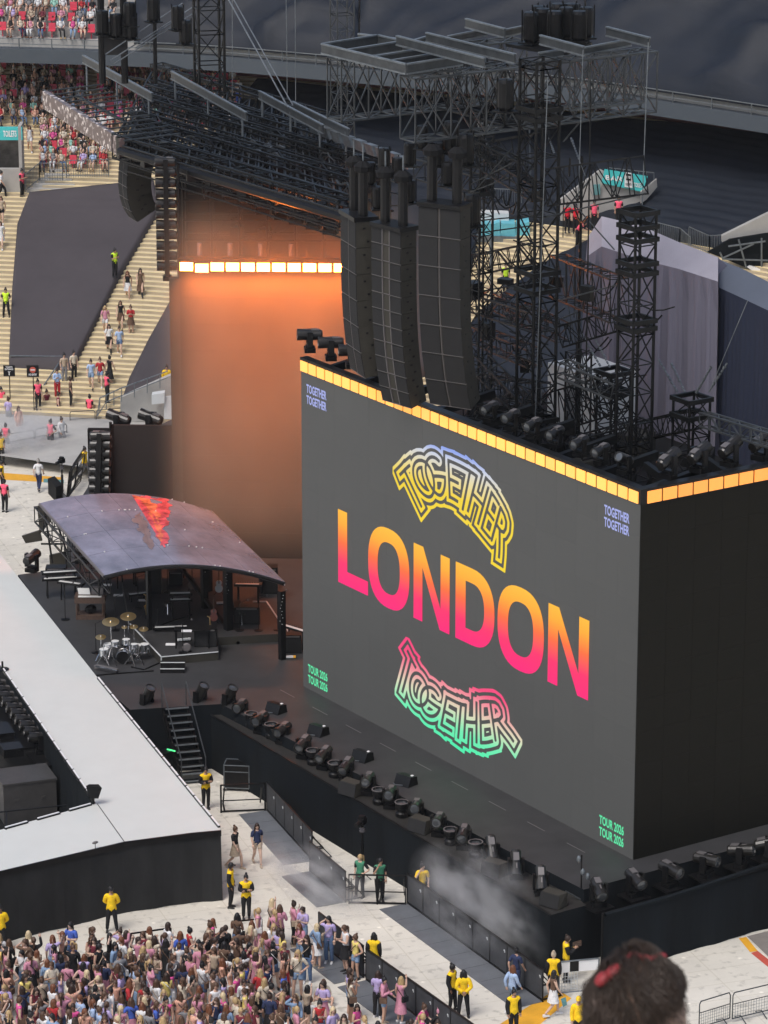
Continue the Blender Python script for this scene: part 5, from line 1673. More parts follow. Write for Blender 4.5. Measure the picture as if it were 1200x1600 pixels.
# camera poles
def campole(label, px, py, h, z0=0.0):
    p = atz(px, py, z0)
    o = thing('camera_pole', label, 'camera', p)
    t = MB(); t.rod(p, p + Vector((0, 0, h)), .045, 7); t.rod(p + Vector((0, 0, h * .25)), p + Vector((0, 0, h * .7)), .065, 7)
    for k in range(3):
        an = k * 2.1
        t.rod(p + Vector((0, 0, .4)), p + Vector((.4 * math.cos(an), .4 * math.sin(an), 0)), .02, 4)
    t.build('column', 'black', o)
    c = p + Vector((0, 0, h))
    t = MB(); t.box((c.x, c.y, c.z + .18), (.3, .24, .22), 0, .5); t.rod(c + Vector((-.1, -.05, .18)), c + Vector((-.4, -.2, .15)), .09, 8, caps=True); t.box((c.x, c.y, c.z + .34), (.16, .2, .1), 0, .5); b_ = t.build('camera_body', 'black', o)
    t = MB(); t.lathe([(.10, -.25), (.11, -.2), (.07, -.16), (.11, -.12), (.07, -.08), (.1, -.04)], 8, M4=Matrix.Translation(c)); t.build('damper', 'seam', o)
    return o
campole('remote camera on a pole in front of the stage ledge', 566, 1378, 2.25)
campole('remote camera on a pole at the far left beside the leaning frames', 98, 782, 1.9)
mp = thing('sensor_pole', 'thin pole with foil wrapped devices at the front corner of the stage', 'pole', atz(908, 1388, ZD))
p = atz(908, 1388, ZD)
t = MB(); t.rod(p, p + Vector((0, 0, 1.25)), .03, 6); t.build('pole_shaft', 'black', mp)
for z, o_ in ((1.1, -.1), (.62, .04), (.45, .22)):
    t = MB(); t.ell(p + RT * o_ + Vector((0, 0, z)), (.08, .08, .14), 7, 5); t.build('device', 'steel', mp)
t = MB(); t.bar(p - RT * .55 - Vector((0, 0, .1)), p - Vector((0, 0, .42)), .04); t.build('strut', 'truss_grey', mp)
# leaning black frames by the far camera
lf_ = thing('leaning_frames', 'stack of black framed barriers leaning beside the far camera pole', 'barriers', atz(110, 778))
for k in range(4):
    a, b = atz(104 + k * 2, 780 - k * 4), atz(126, 752 - k * 4)
    t = MB(); t.path([a, a + Vector((.2, 0, 1.4)), b + Vector((.3, 0, 1.4)), b, a], .03, 4); t.rod(a.lerp(b, .5), a.lerp(b, .5) + Vector((.25, 0, 1.4)), .025, 4); t.rod(a + Vector((.1, 0, .7)), b + Vector((.15, 0, .7)), .025, 4); t.build('barrier_frame', 'black', lf_)
t = MB(); p = atz(88, 785); t.obox(p, Vector((.5, .2, 0)), Vector((.4, 1.6, 0)), Vector((0, 0, .8))); tag(t.build('black_case', 'blackmat'), 'long black case on the floor left of the far camera pole', 'case')

# ================================================================== band canopy and instruments
ZC = 5.9
cn4 = [atz(163, 899, ZC), atz(444, 909, ZC), atz(330, 798, ZC), atz(62, 786, ZC)]       # front left, front right, back right, back left
can = thing('band_canopy', 'curved glossy slate canopy over the band with a painted red reflection', 'canopy', atz(441, 1028, ZD))
M['canopy'] = mat('canopy_panel', (.165, .165, .215), .22, noise=.35, nscale=.9, bump=.25, bscale=.8, spec=.9, stretch=(1, .5, 1))
M['reflection_red'] = mat('painted_reflection', (.50, .07, .085), .3, noise=.75, nscale=2.2)  # red reflection on the roof, put into the colour of flat sheets
M['reflection_orange'] = mat('painted_reflection_orange', (.60, .15, .07), .3, noise=.7, nscale=2.2)
M['reflection_tan'] = mat('painted_reflection_tan', (.17, .125, .12), .3, noise=.3, nscale=1.6)
def cpt(u, v, up=0.0):
    a = cn4[0].lerp(cn4[1], u); b = cn4[3].lerp(cn4[2], u)
    return a.lerp(b, v) + Vector((0, 0, .62 * 4 * u * (1 - u) + up))
for i in range(5):
    for j in range(4):
        t = MB()
        n_ = 5
        for k in range(n_ + 1):
            u = (i + .004 + .992 * k / n_) / 5
            for v in ((j + .006) / 4, (j + .994) / 4):
                t.v.append(tuple(cpt(u, v))); 
        for k in range(n_ + 1):
            u = (i + .004 + .992 * k / n_) / 5
            for v in ((j + .006) / 4, (j + .994) / 4):
                t.v.append(tuple(cpt(u, v, -.08)))
        q = 2 * (n_ + 1)
        for k in range(n_):
            t.f += [(2 * k, 2 * k + 2, 2 * k + 3, 2 * k + 1), (q + 2 * k, q + 2 * k + 1, q + 2 * k + 3, q + 2 * k + 2), (2 * k, q + 2 * k, q + 2 * k + 2, 2 * k + 2), (2 * k + 1, 2 * k + 3, q + 2 * k + 3, q + 2 * k + 1)]
        t.f += [(0, 1, q + 1, q), (2 * n_, q + 2 * n_, q + 2 * n_ + 1, 2 * n_ + 1)]
        t.m = [0] * len(t.f)
        t.build('roof_panel', 'canopy', can)
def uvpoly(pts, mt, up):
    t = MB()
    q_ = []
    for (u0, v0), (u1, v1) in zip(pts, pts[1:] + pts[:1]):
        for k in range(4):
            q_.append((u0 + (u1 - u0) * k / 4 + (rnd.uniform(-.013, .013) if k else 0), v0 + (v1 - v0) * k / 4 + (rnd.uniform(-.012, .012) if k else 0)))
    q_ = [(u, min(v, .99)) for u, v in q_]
    t.poly([cpt(u - (.60 - .05 * (v - .25) / .75) + (.43 + .225 * (v - .25) / .75), v, up) for u, v in q_]); t.build('painted_reflection', mt, can)
uvpoly([(.435, .985), (.47, .9), (.50, .80), (.53, .66), (.555, .5), (.575, .34), (.585, .24), (.60, .30), (.605, .22), (.625, .30), (.63, .42), (.605, .5), (.64, .58), (.625, .66), (.655, .74), (.645, .82), (.665, .9), (.64, .94), (.65, .99), (.55, .96), (.53, .995), (.48, .965)], 'reflection_red', .012)
uvpoly([(.44, .975), (.49, .88), (.52, .78), (.55, .62), (.572, .44), (.585, .3), (.60, .36), (.595, .5), (.585, .62), (.60, .70), (.575, .78), (.58, .86), (.545, .88), (.54, .94)], 'reflection_orange', .018)
uvpoly([(.43, .62), (.47, .54), (.455, .48), (.50, .40), (.49, .30), (.53, .20), (.545, .3), (.535, .42), (.515, .5), (.52, .58), (.49, .66), (.485, .72)], 'reflection_tan', .012)
for v in (0, 1):
    t = MB(); t.path([cpt(k / 12, v, -.10) for k in range(13)], .09, 6); t.build('edge_tube', 'black', can)
for u in (0, 1):
    t = MB(); t.path([cpt(u, k / 4, -.06) for k in range(5)], .07, 6); t.build('edge_tube', 'seam', can)
for k in range(22):
    u = k / 21
    t = MB(); t.ell(cpt(u, -.004, -.12), (.035, .035, .035), 6, 4); t.build('bulb', 'line', can)
for k in range(26):
    t = MB(); t.ell(cpt(rnd.random(), rnd.choice((.25, .5, .75, 1.0, .0)), .02), (.04, .04, .03), 6, 3); t.build('fixing', 'line', can)
def post(px, py, u, v, w=.24, dots=True):
    p = atz(px, py, ZD)
    q = min((cpt(i / 30, j / 12, -.16) for i in range(31) for j in range(13)), key=lambda c: (c.x - p.x) ** 2 + (c.y - p.y) ** 2)
    t = MB(); t.bar(p, (p.x, p.y, q.z), w); pp = t.build('post', 'black', can)
    if dots:
        t = MB()
        for k in range(10):
            z = q.z - .15 - k * .14
            t.ell(p + Vector((0, 0, z - p.z)) - FH * (w * .62) + RT * rnd.uniform(-.07, .07), (.02, .02, .02), 5, 3)
        t.build('reflective_dots', 'line', pp)
post(441, 1030, .99, .02)
post(357, 996, .69, .02, .3)
post(320, 962, .56, .3)
post(327, 935, .6, .6, .22, False)
post(283, 915, .45, .6, .22, False)
post(246, 925, .36, .4, .22, False)
post(234, 996, .26, .02, .18, False)
t = MB(); t.bar(atz(275, 905, 3.3) + Vector((0, 0, .9)), atz(372, 1005, ZD + .05), .14); t.build('brace', 'black', can)
t = MB(); t.truss(cpt(0, .0, -.5), cpt(0, 1, -.5), .5, .7, 7, .04, .025); t.build('side_truss', 'truss', can)
for (a, b, c, d_) in (((34, 838), (62, 829), (66, 845), (40, 849)), ((77, 868), (104, 862), (106, 890), (78, 890)), ((58, 792), (66, 788), (80, 815), (62, 835))):
    t = MB(); slab(t, [atd(x, y, atz(70, 890).dot(FH) + .5) for x, y in (a, b, c, d_)], .15); t.build('black_flag', 'speaker_side', can)
t = MB()
for (a, b) in (((70, 800), (82, 880)), ((90, 820), (112, 885)), ((100, 840), (104, 888)), ((66, 830), (110, 880)), ((64, 850), (100, 850))):
    t.rod(atd(*a, atz(80, 890).dot(FH)), atd(*b, atz(80, 890).dot(FH)), .05, 5)
t.build('side_frame', 'black', can)
for x, y, lbx in ((50, 893, 'on the floor left of the band canopy'), (128, 880, 'under the left edge of the band canopy')):
    light(atz(x, y, ZD), R(60), R(10), 'black lamp ' + lbx, 'lamps by the canopy', 1.0)

# riser with white edges
ZRI = 3.1
rs = [atz(x, y, ZRI) for x, y in ((203, 975), (252, 1027), (341, 1019), (341, 996), (442, 990), (436, 900), (190, 905))]
t = MB(); t.prism([xy(p) for p in rs], ZD + .002, ZRI, 0, 1); ris = struct('band_riser', t, ['speaker_side', 'deck'])
for a, b in ((rs[0], rs[1]), (rs[1], rs[2])):
    t = MB(); t.bar(a + Vector((0, 0, .015)), b + Vector((0, 0, .015)), .05, .03); t.build('white_edge', 'line', ris)
t = MB(); t.bar(rs[1] - Vector((0, 0, .33)), rs[1], .04); t.build('white_edge', 'line', ris)
sb_ = thing('step_box', 'two tread step box with white edges in front of the band riser', 'steps', atz(270, 1048, ZD))
p = atz(270, 1048, ZD)
for k in range(2):
    t = MB(); t.obox(p - RT * .5 + FH * (k * .3) - FH * .3, RT * 1.0, FH * .3, Vector((0, 0, .17 * (k + 1)))); q = t.build('tread', 'blackmat', sb_)
    t = MB(); t.obox(p - RT * .5 + FH * (k * .3) - FH * .3 + Vector((0, 0, .17 * (k + 1))), RT * 1.0, FH * .07, Vector((0, 0, .012))); t.build('edge_strip', 'line', q)
# keyboards
def keyboard(label, px, z, L, rz, h, tiers=1, mt='black', legs=True):
    p = atz(px[0], px[1], z)
    o = thing('keyboard', label, 'keyboard', p, 'keyboards on the band stage')
    ca, sa = math.cos(rz), math.sin(rz)
    ex, ey = Vector((ca, sa, 0)), Vector((-sa, ca, 0))
    for k in range(tiers):
        zz = h + k * .24
        c = p + ey * (k * .12)
        t = MB(); t.obox(c - ex * L / 2 - ey * .19 + Vector((0, 0, zz)), ex * L, ey * .38, Vector((0, 0, .10))); b_ = t.build('body', mt, o)
        t = MB(); t.obox(c - ex * L * .44 - ey * .18 + Vector((0, 0, zz + .101)), ex * L * .84, ey * .16, Vector((0, 0, .012))); t.build('keys', 'keys', b_)
        t = MB()
        for q in range(9):
            t.obox(c - ex * (L * .42 - q * L * .085) + ey * .07 + Vector((0, 0, zz + .101)), ex * .035, ey * .05, Vector((0, 0, .02)))
        t.build('controls', 'seam', b_)
    if legs:
        for s_ in (-1, 1):
            t = MB(); t.bar(p + ex * (L * .36 * s_) - ey * .15, p + ex * (L * .36 * s_) - ey * .1 + Vector((0, 0, h + (tiers - 1) * .2)), .05); t.bar(p + ex * (L * .36 * s_) + ey * .15, p + ex * (L * .36 * s_) + ey * .15 + Vector((0, 0, h + (tiers - 1) * .2)), .05); t.build('leg', 'black', o)
    return o
VR = YAW * -1
keyboard('two tier keyboard at the left end of the band area behind the mic stand', (96, 932), ZD, 1.7, VR + .2, .8, 2)
keyboard('low digital piano lying left of the brown organ', (112, 938), ZD, 1.2, VR - .4, .75)
keyboard('keyboard with white papers behind the brown organ', (178, 925), ZD, 1.3, VR + 1.0, .75)
keyboard('red cabled synthesizer in the middle of the riser', (283, 968), ZRI, 1.0, VR + .08, .85, 2)
keyboard('long low black keyboard on the floor in the middle of the riser', (268, 985), ZRI, 1.6, VR + .12, .10, 1, legs=False)
keyboard('pale keyboard near the bending stagehand', (388, 944), ZRI, 1.2, VR - .05, .85, 1, 'speaker_side')
keyboard('upright stage keyboard on crossed legs at the back of the band area', (222, 925), ZD, .9, VR + .4, .95)
keyboard('small keyboard low behind the canopy post', (215, 938), ZRI, .9, VR + .35, .25, 1)
keyboard('piano partly hidden behind the left edge of the big screen', (462, 1010), ZD, 1.5, VR - .75, .75)
og = thing('organ', 'brown wooden organ with open legs beside the left keyboards', 'organ', atz(142, 965, ZD))
p = atz(142, 965, ZD)
ex, ey = RT, FH
t = MB(); t.obox(p - ex * .62 - ey * .3, ex * 1.24, ey * .7, Vector((0, 0, .2))); t.build('pedal_base', 'wood', og)
for i in (-1, 1):
    for j in (-1, 1):
        t = MB(); t.bar(p + ex * .56 * i + ey * .25 * j, p + ex * .56 * i + ey * .25 * j + Vector((0, 0, .75)), .09); t.build('leg', 'wood', og)
t = MB(); t.obox(p - ex * .66 - ey * .34 + Vector((0, 0, .75)), ex * 1.32, ey * .74, Vector((0, 0, .28))); t.build('case', 'wood', og)
t = MB(); t.obox(p - ex * .5 - ey * .35 + Vector((0, 0, 1.03)), ex * 1.0, ey * .2, Vector((0, 0, .02))); t.build('keys', 'keys', og)
t = MB(); t.obox(p + ex * .05 + Vector((0, 0, 1.03)), ex * .5, ey * .3, Vector((0, 0, .3))); t.build('effects_box', 'seam', og)
t = MB(); t.obox(p - ex * .5 + Vector((0, 0, 1.05)), ex * .5, ey * .05, Vector((0, .1, .25))); t.build('music_rest', 'keys', og)
t = MB(); t.ell(p + Vector((0, 0, .4)), (.3, .2, .2), 8, 5); t.build('fan_unit', 'black', og)
# drum kit
dk_ = thing('drum_kit', 'chrome drum kit with bronze cymbals at the front left of the riser', 'drum kit', atz(190, 1040, ZD))
dc = atz(190, 1032, ZD)
def Lc(x, y, z=0.0):
    return dc + RT * x + FH * y + Vector((0, 0, z))
def drum(name, c, r, h, rot=None, mt='chrome', head='keys'):
    M4 = Matrix.Translation(c) @ (rot or Matrix())
    t = MB(); t.lathe([(r * .98, 0), (r, .01), (r, .05), (r * .97, .06), (r * .97, h - .06), (r, h - .05), (r, h - .01), (r * .98, h)], 16, M4=M4); o = t.build(name, mt, dk_)
    t = MB(); t.lathe([(0, h - .008), (r * .97, h - .004)], 16, M4=M4); t.build('drum_head', head, o)
    t = MB()
    for k in range(8):
        an = k * math.pi / 4
        t.rod(M4 @ Vector((r * 1.02 * math.cos(an), r * 1.02 * math.sin(an), .02)), M4 @ Vector((r * 1.02 * math.cos(an), r * 1.02 * math.sin(an), h - .02)), .012, 4)
    t.build('lugs', 'steel', o)
drum('bass_drum', Lc(.1, -.1, .30), .29, .42, Matrix.Rotation(YAW * -1, 4, 'Z') @ Matrix.Rotation(math.pi / 2, 4, 'X'), 'chrome', 'black')
drum('tom_drum', Lc(-.25, .0, .62), .17, .24)
drum('tom_drum', Lc(.2, .12, .66), .17, .24)
drum('floor_tom', Lc(.62, .1, .26), .21, .40)
drum('floor_tom', Lc(.95, .2, .28), .20, .38)
drum('snare_drum', Lc(-.55, .1, .55), .19, .16)
drum('snare_drum', Lc(-.7, -.25, .3), .2, .3)
drum('tom_drum', Lc(.55, -.2, .6), .15, .2)
def stand(base, z, tilt=0.0):
    t = MB(); t.rod(base + Vector((0, 0, .25)), base + Vector((0, 0, z)), .018, 5)
    for k in range(3):
        an = k * 2.09 + tilt
        t.rod(base + Vector((0, 0, .42)), base + Vector((.3 * math.cos(an), .3 * math.sin(an), .01)), .02, 4)
        t.rod(base + Vector((0, 0, .2)), base + Vector((.17 * math.cos(an), .17 * math.sin(an), .17)), .012, 4)
    t.build('stand', 'chrome', dk_)
for (x, y, z, r) in ((-.45, .45, 1.55, .36), (.25, .85, 1.65, .34), (.12, .35, 1.35, .13), (.5, .5, 1.32, .18), (-.85, .1, 1.0, .22), (.9, .55, 1.2, .2)):
    b_ = Lc(x, y)
    stand(b_, z, x)
    M4 = Matrix.Translation(b_ + Vector((0, 0, z))) @ Matrix.Rotation(R(14), 4, RT)
    t = MB(); t.lathe([(0, .03), (r * .12, .028), (r * .18, .008), (r * .6, 0), (r, -.012)], 20, M4=M4); cy_ = t.build('cymbal', 'brass', dk_)
    t = MB(); t.lathe([(0, .06), (.025, .055), (.025, .03)], 6, M4=M4); t.build('wing_nut', 'keys', cy_)
for (x, y) in ((-.35, -.5), (.45, -.55), (.75, -.45), (-.7, -.45)):
    stand(Lc(x, y), .85, y * 3)
t = MB(); t.lathe([(0, .5), (.16, .5), (.17, .44), (.03, .42), (.03, .02), (.2, 0)], 10, M4=Matrix.Translation(Lc(.1, .65))); t.build('stool', 'black', dk_)
fl = thing('floor_light_bar', 'grey light bar lying on the deck in front of the drum kit', 'light bar', atz(163, 1045, ZD))
t = MB(); t.bar(atz(149, 1041, ZD + .08), atz(183, 1048, ZD + .08), .2, .14); t.build('housing', 'seam', fl)
t = MB(); t.bar(atz(149, 1041, ZD + .16), atz(183, 1048, ZD + .16), .1, .02); t.build('lens_row', 'lens', fl)
# mic stands, amps, saxophones, paper, pedals
def mic(label, px, py, z, h):
    p = atz(px, py, z)
    o = thing('microphone_stand', label, 'mic stand', p, 'mic stands on the band stage')
    t = MB(); t.lathe([(0, 0), (.19, 0), (.19, .03), (.02, .05), (0, .05)], 12, M4=Matrix.Translation(p)); t.build('base', 'black', o)
    t = MB(); t.rod(p, p + Vector((0, 0, h)), .018, 5); t.rod(p + Vector((0, 0, h)), p + Vector((0, 0, h)) + RT * .35 + Vector((0, 0, .15)), .012, 4); t.build('tube', 'black', o)
    t = MB(); t.ell(p + Vector((0, 0, h + .16)) + RT * .38, (.04, .04, .05), 6, 4); t.build('capsule', 'seam', o)
mic('black mic stand with round base left of the organ', 102, 968, ZD, 1.5)
mic('black mic stand between the organ and the drum kit', 180, 985, ZD, 1.5)
mic('black mic stand behind the chrome drums', 216, 950, ZRI, 1.4)
mic('thin mic stand in the middle of the riser', 247, 984, ZRI, .9)
mic('mic stand with white paper near the front edge of the riser', 286, 1020, ZRI, 1.3)
mic('mic stand just inside the right canopy post', 434, 984, ZRI, 1.6)
mic('mic stand beside the pale keyboard', 374, 985, ZRI, 1.2)
def sax(label, px, py, z):
    p = atz(px, py, z)
    o = thing('saxophone', label, 'saxophone', p)
    t = MB(); pts = [p + Vector((0, 0, 1.05)) + RT * -.05, p + Vector((0, 0, 1.0)) + RT * .06, p + Vector((0, 0, .6)) + RT * .08, p + Vector((0, 0, .25)) + RT * .10]
    rr = [.02, .025, .045, .06]
    for k in range(3):
        t.rod(pts[k], pts[k + 1], rr[k], 8, r2=rr[k + 1])
    t.build('body_tube', 'brass', o)
    t = MB(); q = [pts[3], pts[3] + RT * .0 - FH * .12 + Vector((0, 0, -.08)), pts[3] - FH * .2 + Vector((0, 0, .1)), pts[3] - FH * .24 + Vector((0, 0, .35))]
    rr = [.06, .065, .075, .14]
    for k in range(3):
        t.rod(q[k], q[k + 1], rr[k], 8, r2=rr[k + 1])
    t.build('bell', 'brass', o)
    t = MB()
    for k in range(3):
        an = 2.1 * k
        t.rod(p + Vector((0, 0, .3)), p + Vector((.22 * math.cos(an), .22 * math.sin(an), 0)), .015, 4)
    t.build('stand', 'black', o)
sax('gold saxophone on a stand beside the canopy post behind the drums', 227, 965, ZRI)
sax('gold saxophone on a stand beside the black amplifier', 326, 1000, ZRI)
def amp(label, px, py, z, s, rz=VR):
    p = atz(px, py, z)
    o = thing('amplifier', label, 'amplifier', p)
    t = MB(); t.box((p.x, p.y, z + s[2] / 2), s, 0, rz); t.build('cabinet', 'black', o)
    fx, fy = math.sin(rz), -math.cos(rz)
    t = MB(); t.box((p.x + fx * (s[1] / 2 + .01), p.y + fy * (s[1] / 2 + .01), z + s[2] * .45), (s[0] * .9, .02, s[2] * .75), 0, rz); t.build('grille', 'speaker', o)
    t = MB(); t.box((p.x + fx * (s[1] / 2 + .012), p.y + fy * (s[1] / 2 + .012), z + s[2] * .92), (s[0] * .8, .02, .05), 0, rz); t.build('control_strip', 'seam', o)
amp('tall black amplifier behind the canopy post at the back', 240, 925, ZRI, (.7, .5, 1.3))
amp('black amplifier with round fans at the front of the riser', 322, 1008, ZRI, (.95, .5, .8))
amp('wide black amplifier in front of the bending stagehand', 386, 972, ZRI, (1.1, .6, .75))
amp('black rack under the pale keyboard', 366, 958, ZRI, (.6, .5, .5))
amp('black rack beside the hidden piano at the screen edge', 458, 1018, ZD, (.7, .5, .8))
fnn = thing('floor_fan', 'small round floor fan at the front of the riser', 'fan', atz(292, 1018, ZRI))
p = atz(292, 1018, ZRI)
t = MB(); t.lathe([(0, .0), (.16, .02), (.19, .06), (.19, .14), (.16, .17), (0, .18)], 14, M4=Matrix.Translation(p + Vector((0, 0, .22))) @ Matrix.Rotation(YAW * -1, 4, 'Z') @ Matrix.Rotation(math.pi / 2, 4, 'X')); t.build('drum', 'seam', fnn)
t = MB(); t.box((p.x, p.y, p.z + .03), (.3, .25, .06)); t.build('foot', 'black', fnn)
tb_ = thing('table', 'low black table with a paper on it near the front edge of the riser', 'table', atz(303, 1012, ZRI))
p = atz(303, 1010, ZRI)
t = MB(); t.obox(p - RT * .8 - FH * .3 + Vector((0, 0, .75)), RT * 1.5, FH * .5, Vector((0, 0, .06))); t.build('tabletop', 'black', tb_)
for i in (-1, 1):
    for j in (-1, 1):
        t = MB(); t.bar(p - RT * .05 + RT * .68 * i + FH * (.2 * j - .05), p - RT * .05 + RT * .68 * i + FH * (.2 * j - .05) + Vector((0, 0, .75)), .05); t.build('leg', 'black', tb_)
for k, (x, y, z) in enumerate(((184, 932, ZD), (222, 940, ZRI), (266, 1009, ZRI), (291, 988, ZRI + .82), (166, 916, ZD + .87))):
    p = atz(x, y, z)
    t = MB(); t.obox(p - RT * .2 + Vector((0, 0, .01)), RT * .42, FH * .3, Vector((0, 0, .006)))
    tag(t.build('paper_sheet', 'white'), ('white sheet on the deck behind the organ', 'white sheet on the riser behind the drum kit', 'white sheet on the riser left of the low table', 'white sheet lying on the low black table', 'white sheet on the keyboard behind the organ')[k], 'paper')
for k, (a, b, z) in enumerate((((276, 1000), (298, 998), ZRI), ((443, 1026), (462, 1026), ZD), ((339, 942), (353, 941), ZRI))):
    o = thing('pedal_board', ('pedal board under the low black table', 'row of white pedals at the foot of the right canopy post', 'pedal board beside the pale keyboard')[k], 'pedal board', atz(*a, z))
    t = MB(); t.bar(atz(*a, z + .04), atz(*b, z + .04), .35, .06); t.build('board', 'black', o)
    for q in range(5):
        p = atz(*a, z + .1).lerp(atz(*b, z + .1), (q + .5) / 5); t = MB(); t.box((p.x, p.y, p.z), (.11, .14, .07), 0, VR); t.build('pedal', 'line' if q < 4 or k != 1 else 'yellowpaint', o)
# cables across the band floor
for k, pts in enumerate((((205, 1042), (225, 1046), (262, 1030), (215, 985)), ((150, 1055), (185, 1052), (240, 1048)), ((230, 985), (262, 972), (300, 960)))):
    t = MB(); t.path([atz(x, y, ZD + .03) if k == 1 else atz(x, y, ZRI + .03 if k == 2 else ZD + .03) for x, y in pts], .03, 4)
    tag(t.build('cable', 'black'), ('black cable looping around the drum kit', 'black cable lying in front of the drum kit', 'black cable on the riser behind the drum kit')[k], 'cable')
# dark equipment mass behind the screen
bs = thing('backstage_roof', 'flat dark equipment deck behind the screen under the lattice towers', 'platform', (80, 100, 9))
t = MB(); t.obox((X0 + 2.0, 95.5, 12.6), (11, 0, 0), (0, 22, 0), (0, 0, .25)); t.build('deck_sheet', 'blackmat', bs)
for k in range(26):
    x, y = rnd.uniform(X0 + 2.6, X0 + 11), rnd.uniform(97, 116)
    t = MB(); t.box((x, y, 12.9 + .3), (rnd.uniform(.6, 1.6), rnd.uniform(.6, 1.4), rnd.uniform(.4, 1.4)), 0, rnd.random()); t.build('equipment_rack', rnd.choice(('black', 'truss', 'blackmat', 'speaker_side')), bs)
t = MB(); t.obox((X0 + 1.5, 95.2, 0), (.2, 0, 0), (0, 22, 0), (0, 0, 12.6)); t.build('back_cloth', 'drape', bs)
wbx = thing('white_container', 'white container glimpsed through the lattice behind the screen', 'container', (82, 100, 12.9))
p = atx(900, 700, 83)
t = MB(); t.obox((83, p.y - 1.2, 12.86), (2.2, 0, 0), (0, 3.2, 0), (0, 0, 2.4)); t.build('body', 'line', wbx)
t = MB(); t.obox((82.97, p.y - .2, 12.95), (.02, 0, 0), (0, 1.0, 0), (0, 0, 1.9)); t.build('door', 'steel', wbx)
# more small gear on the band stage
def stool(label, px, py, z):
    p = atz(px, py, z); o = thing('stool', label, 'stool', p, 'stools on the band stage')
    t = MB(); t.lathe([(0, .52), (.17, .52), (.18, .46), (0, .45)], 12, M4=Matrix.Translation(p)); t.build('seat', 'black', o)
    for k in range(3):
        an = 2.1 * k; t = MB(); t.rod(p + Vector((.03 * math.cos(an), .03 * math.sin(an), .46)), p + Vector((.2 * math.cos(an), .2 * math.sin(an), 0)), .015, 5); t.build('leg', 'chrome', o)
stool('small stool behind the left two tier keyboard', 118, 915, ZD)
stool('small stool in front of the pale keyboard', 378, 975, ZRI)
stool('small stool beside the red cabled synthesizer', 262, 958, ZRI)
def guitar(label, px, py, z, mt):
    p = atz(px, py, z); o = thing('guitar', label, 'guitar', p, 'guitars on stands')
    up = Vector((0, 0, 1)) + FH * .25; up.normalize()
    t = MB()
    for dz, r in ((.28, .17), (.52, .13)):
        c = p + up * dz
        for s_ in (0,):
            ring_ = [c + RT * (r * math.cos(2 * math.pi * k / 14)) + up * (r * math.sin(2 * math.pi * k / 14)) for k in range(14)]
            b0 = len(t.v); t.v += [tuple(v) for v in ring_] + [tuple(v + FH * .06) for v in ring_]
            t.f += [tuple(range(b0 + 13, b0 - 1, -1)), tuple(range(b0 + 14, b0 + 28))] + [(b0 + k, b0 + (k + 1) % 14, b0 + 14 + (k + 1) % 14, b0 + 14 + k) for k in range(14)]; t.m += [0] * 16
    t.build('body', mt, o)
    t = MB(); t.bar(p + up * .5, p + up * 1.12, .05, .03); t.build('neck', 'wood', o)
    t = MB(); t.rod(p + up * .3 + FH * .1, p - RT * .2, .015, 4); t.rod(p + up * .3 + FH * .1, p + RT * .2, .015, 4); t.rod(p + up * .3 + FH * .1, p + FH * .3, .015, 4); t.build('stand', 'black', o)
M['guitar_red'] = mat('guitar_lacquer', (.20, .05, .03), .25)
guitar('brown guitar on a stand at the back of the band stage', 300, 925, ZRI, 'wood')
guitar('white guitar on a stand right of the middle posts', 342, 930, ZRI, 'line')
guitar('red guitar on a stand behind the low black table', 334, 975, ZRI, 'guitar_red')
mic('mic stand at the left front beside the floor light bar', 150, 1020, ZD, 1.3)
mic('mic stand right of the stool by the pale keyboard', 404, 985, ZRI, 1.4)
mic('mic stand at the back between the canopy posts', 262, 925, ZRI, 1.5)
mic('mic stand behind the brown organ', 158, 935, ZD, 1.4)
amp('small amplifier with a grey strip at the back of the riser', 275, 912, ZRI, (.6, .45, .6))
amp('tall black cabinet by the right rear of the band stage', 420, 925, ZRI, (.8, .6, 1.2))
amp('low black cabinet behind the two tier keyboard', 88, 905, ZD, (.9, .6, .6))
for k, (x0, y0, x1, y1) in enumerate(((395, 940, 438, 972), (440, 976, 452, 992))):
    t = MB(); t.path([atz(x0, y0, ZRI + .03), atz((x0 + x1) / 2, y0, ZRI + .03), atz(x1, y1, ZRI + .03)], .035, 4)
    tag(t.build('edge_tape', 'line'), ('white edge line along the right rear side of the band stage', 'short white edge line by the right canopy post')[k], 'edge line')
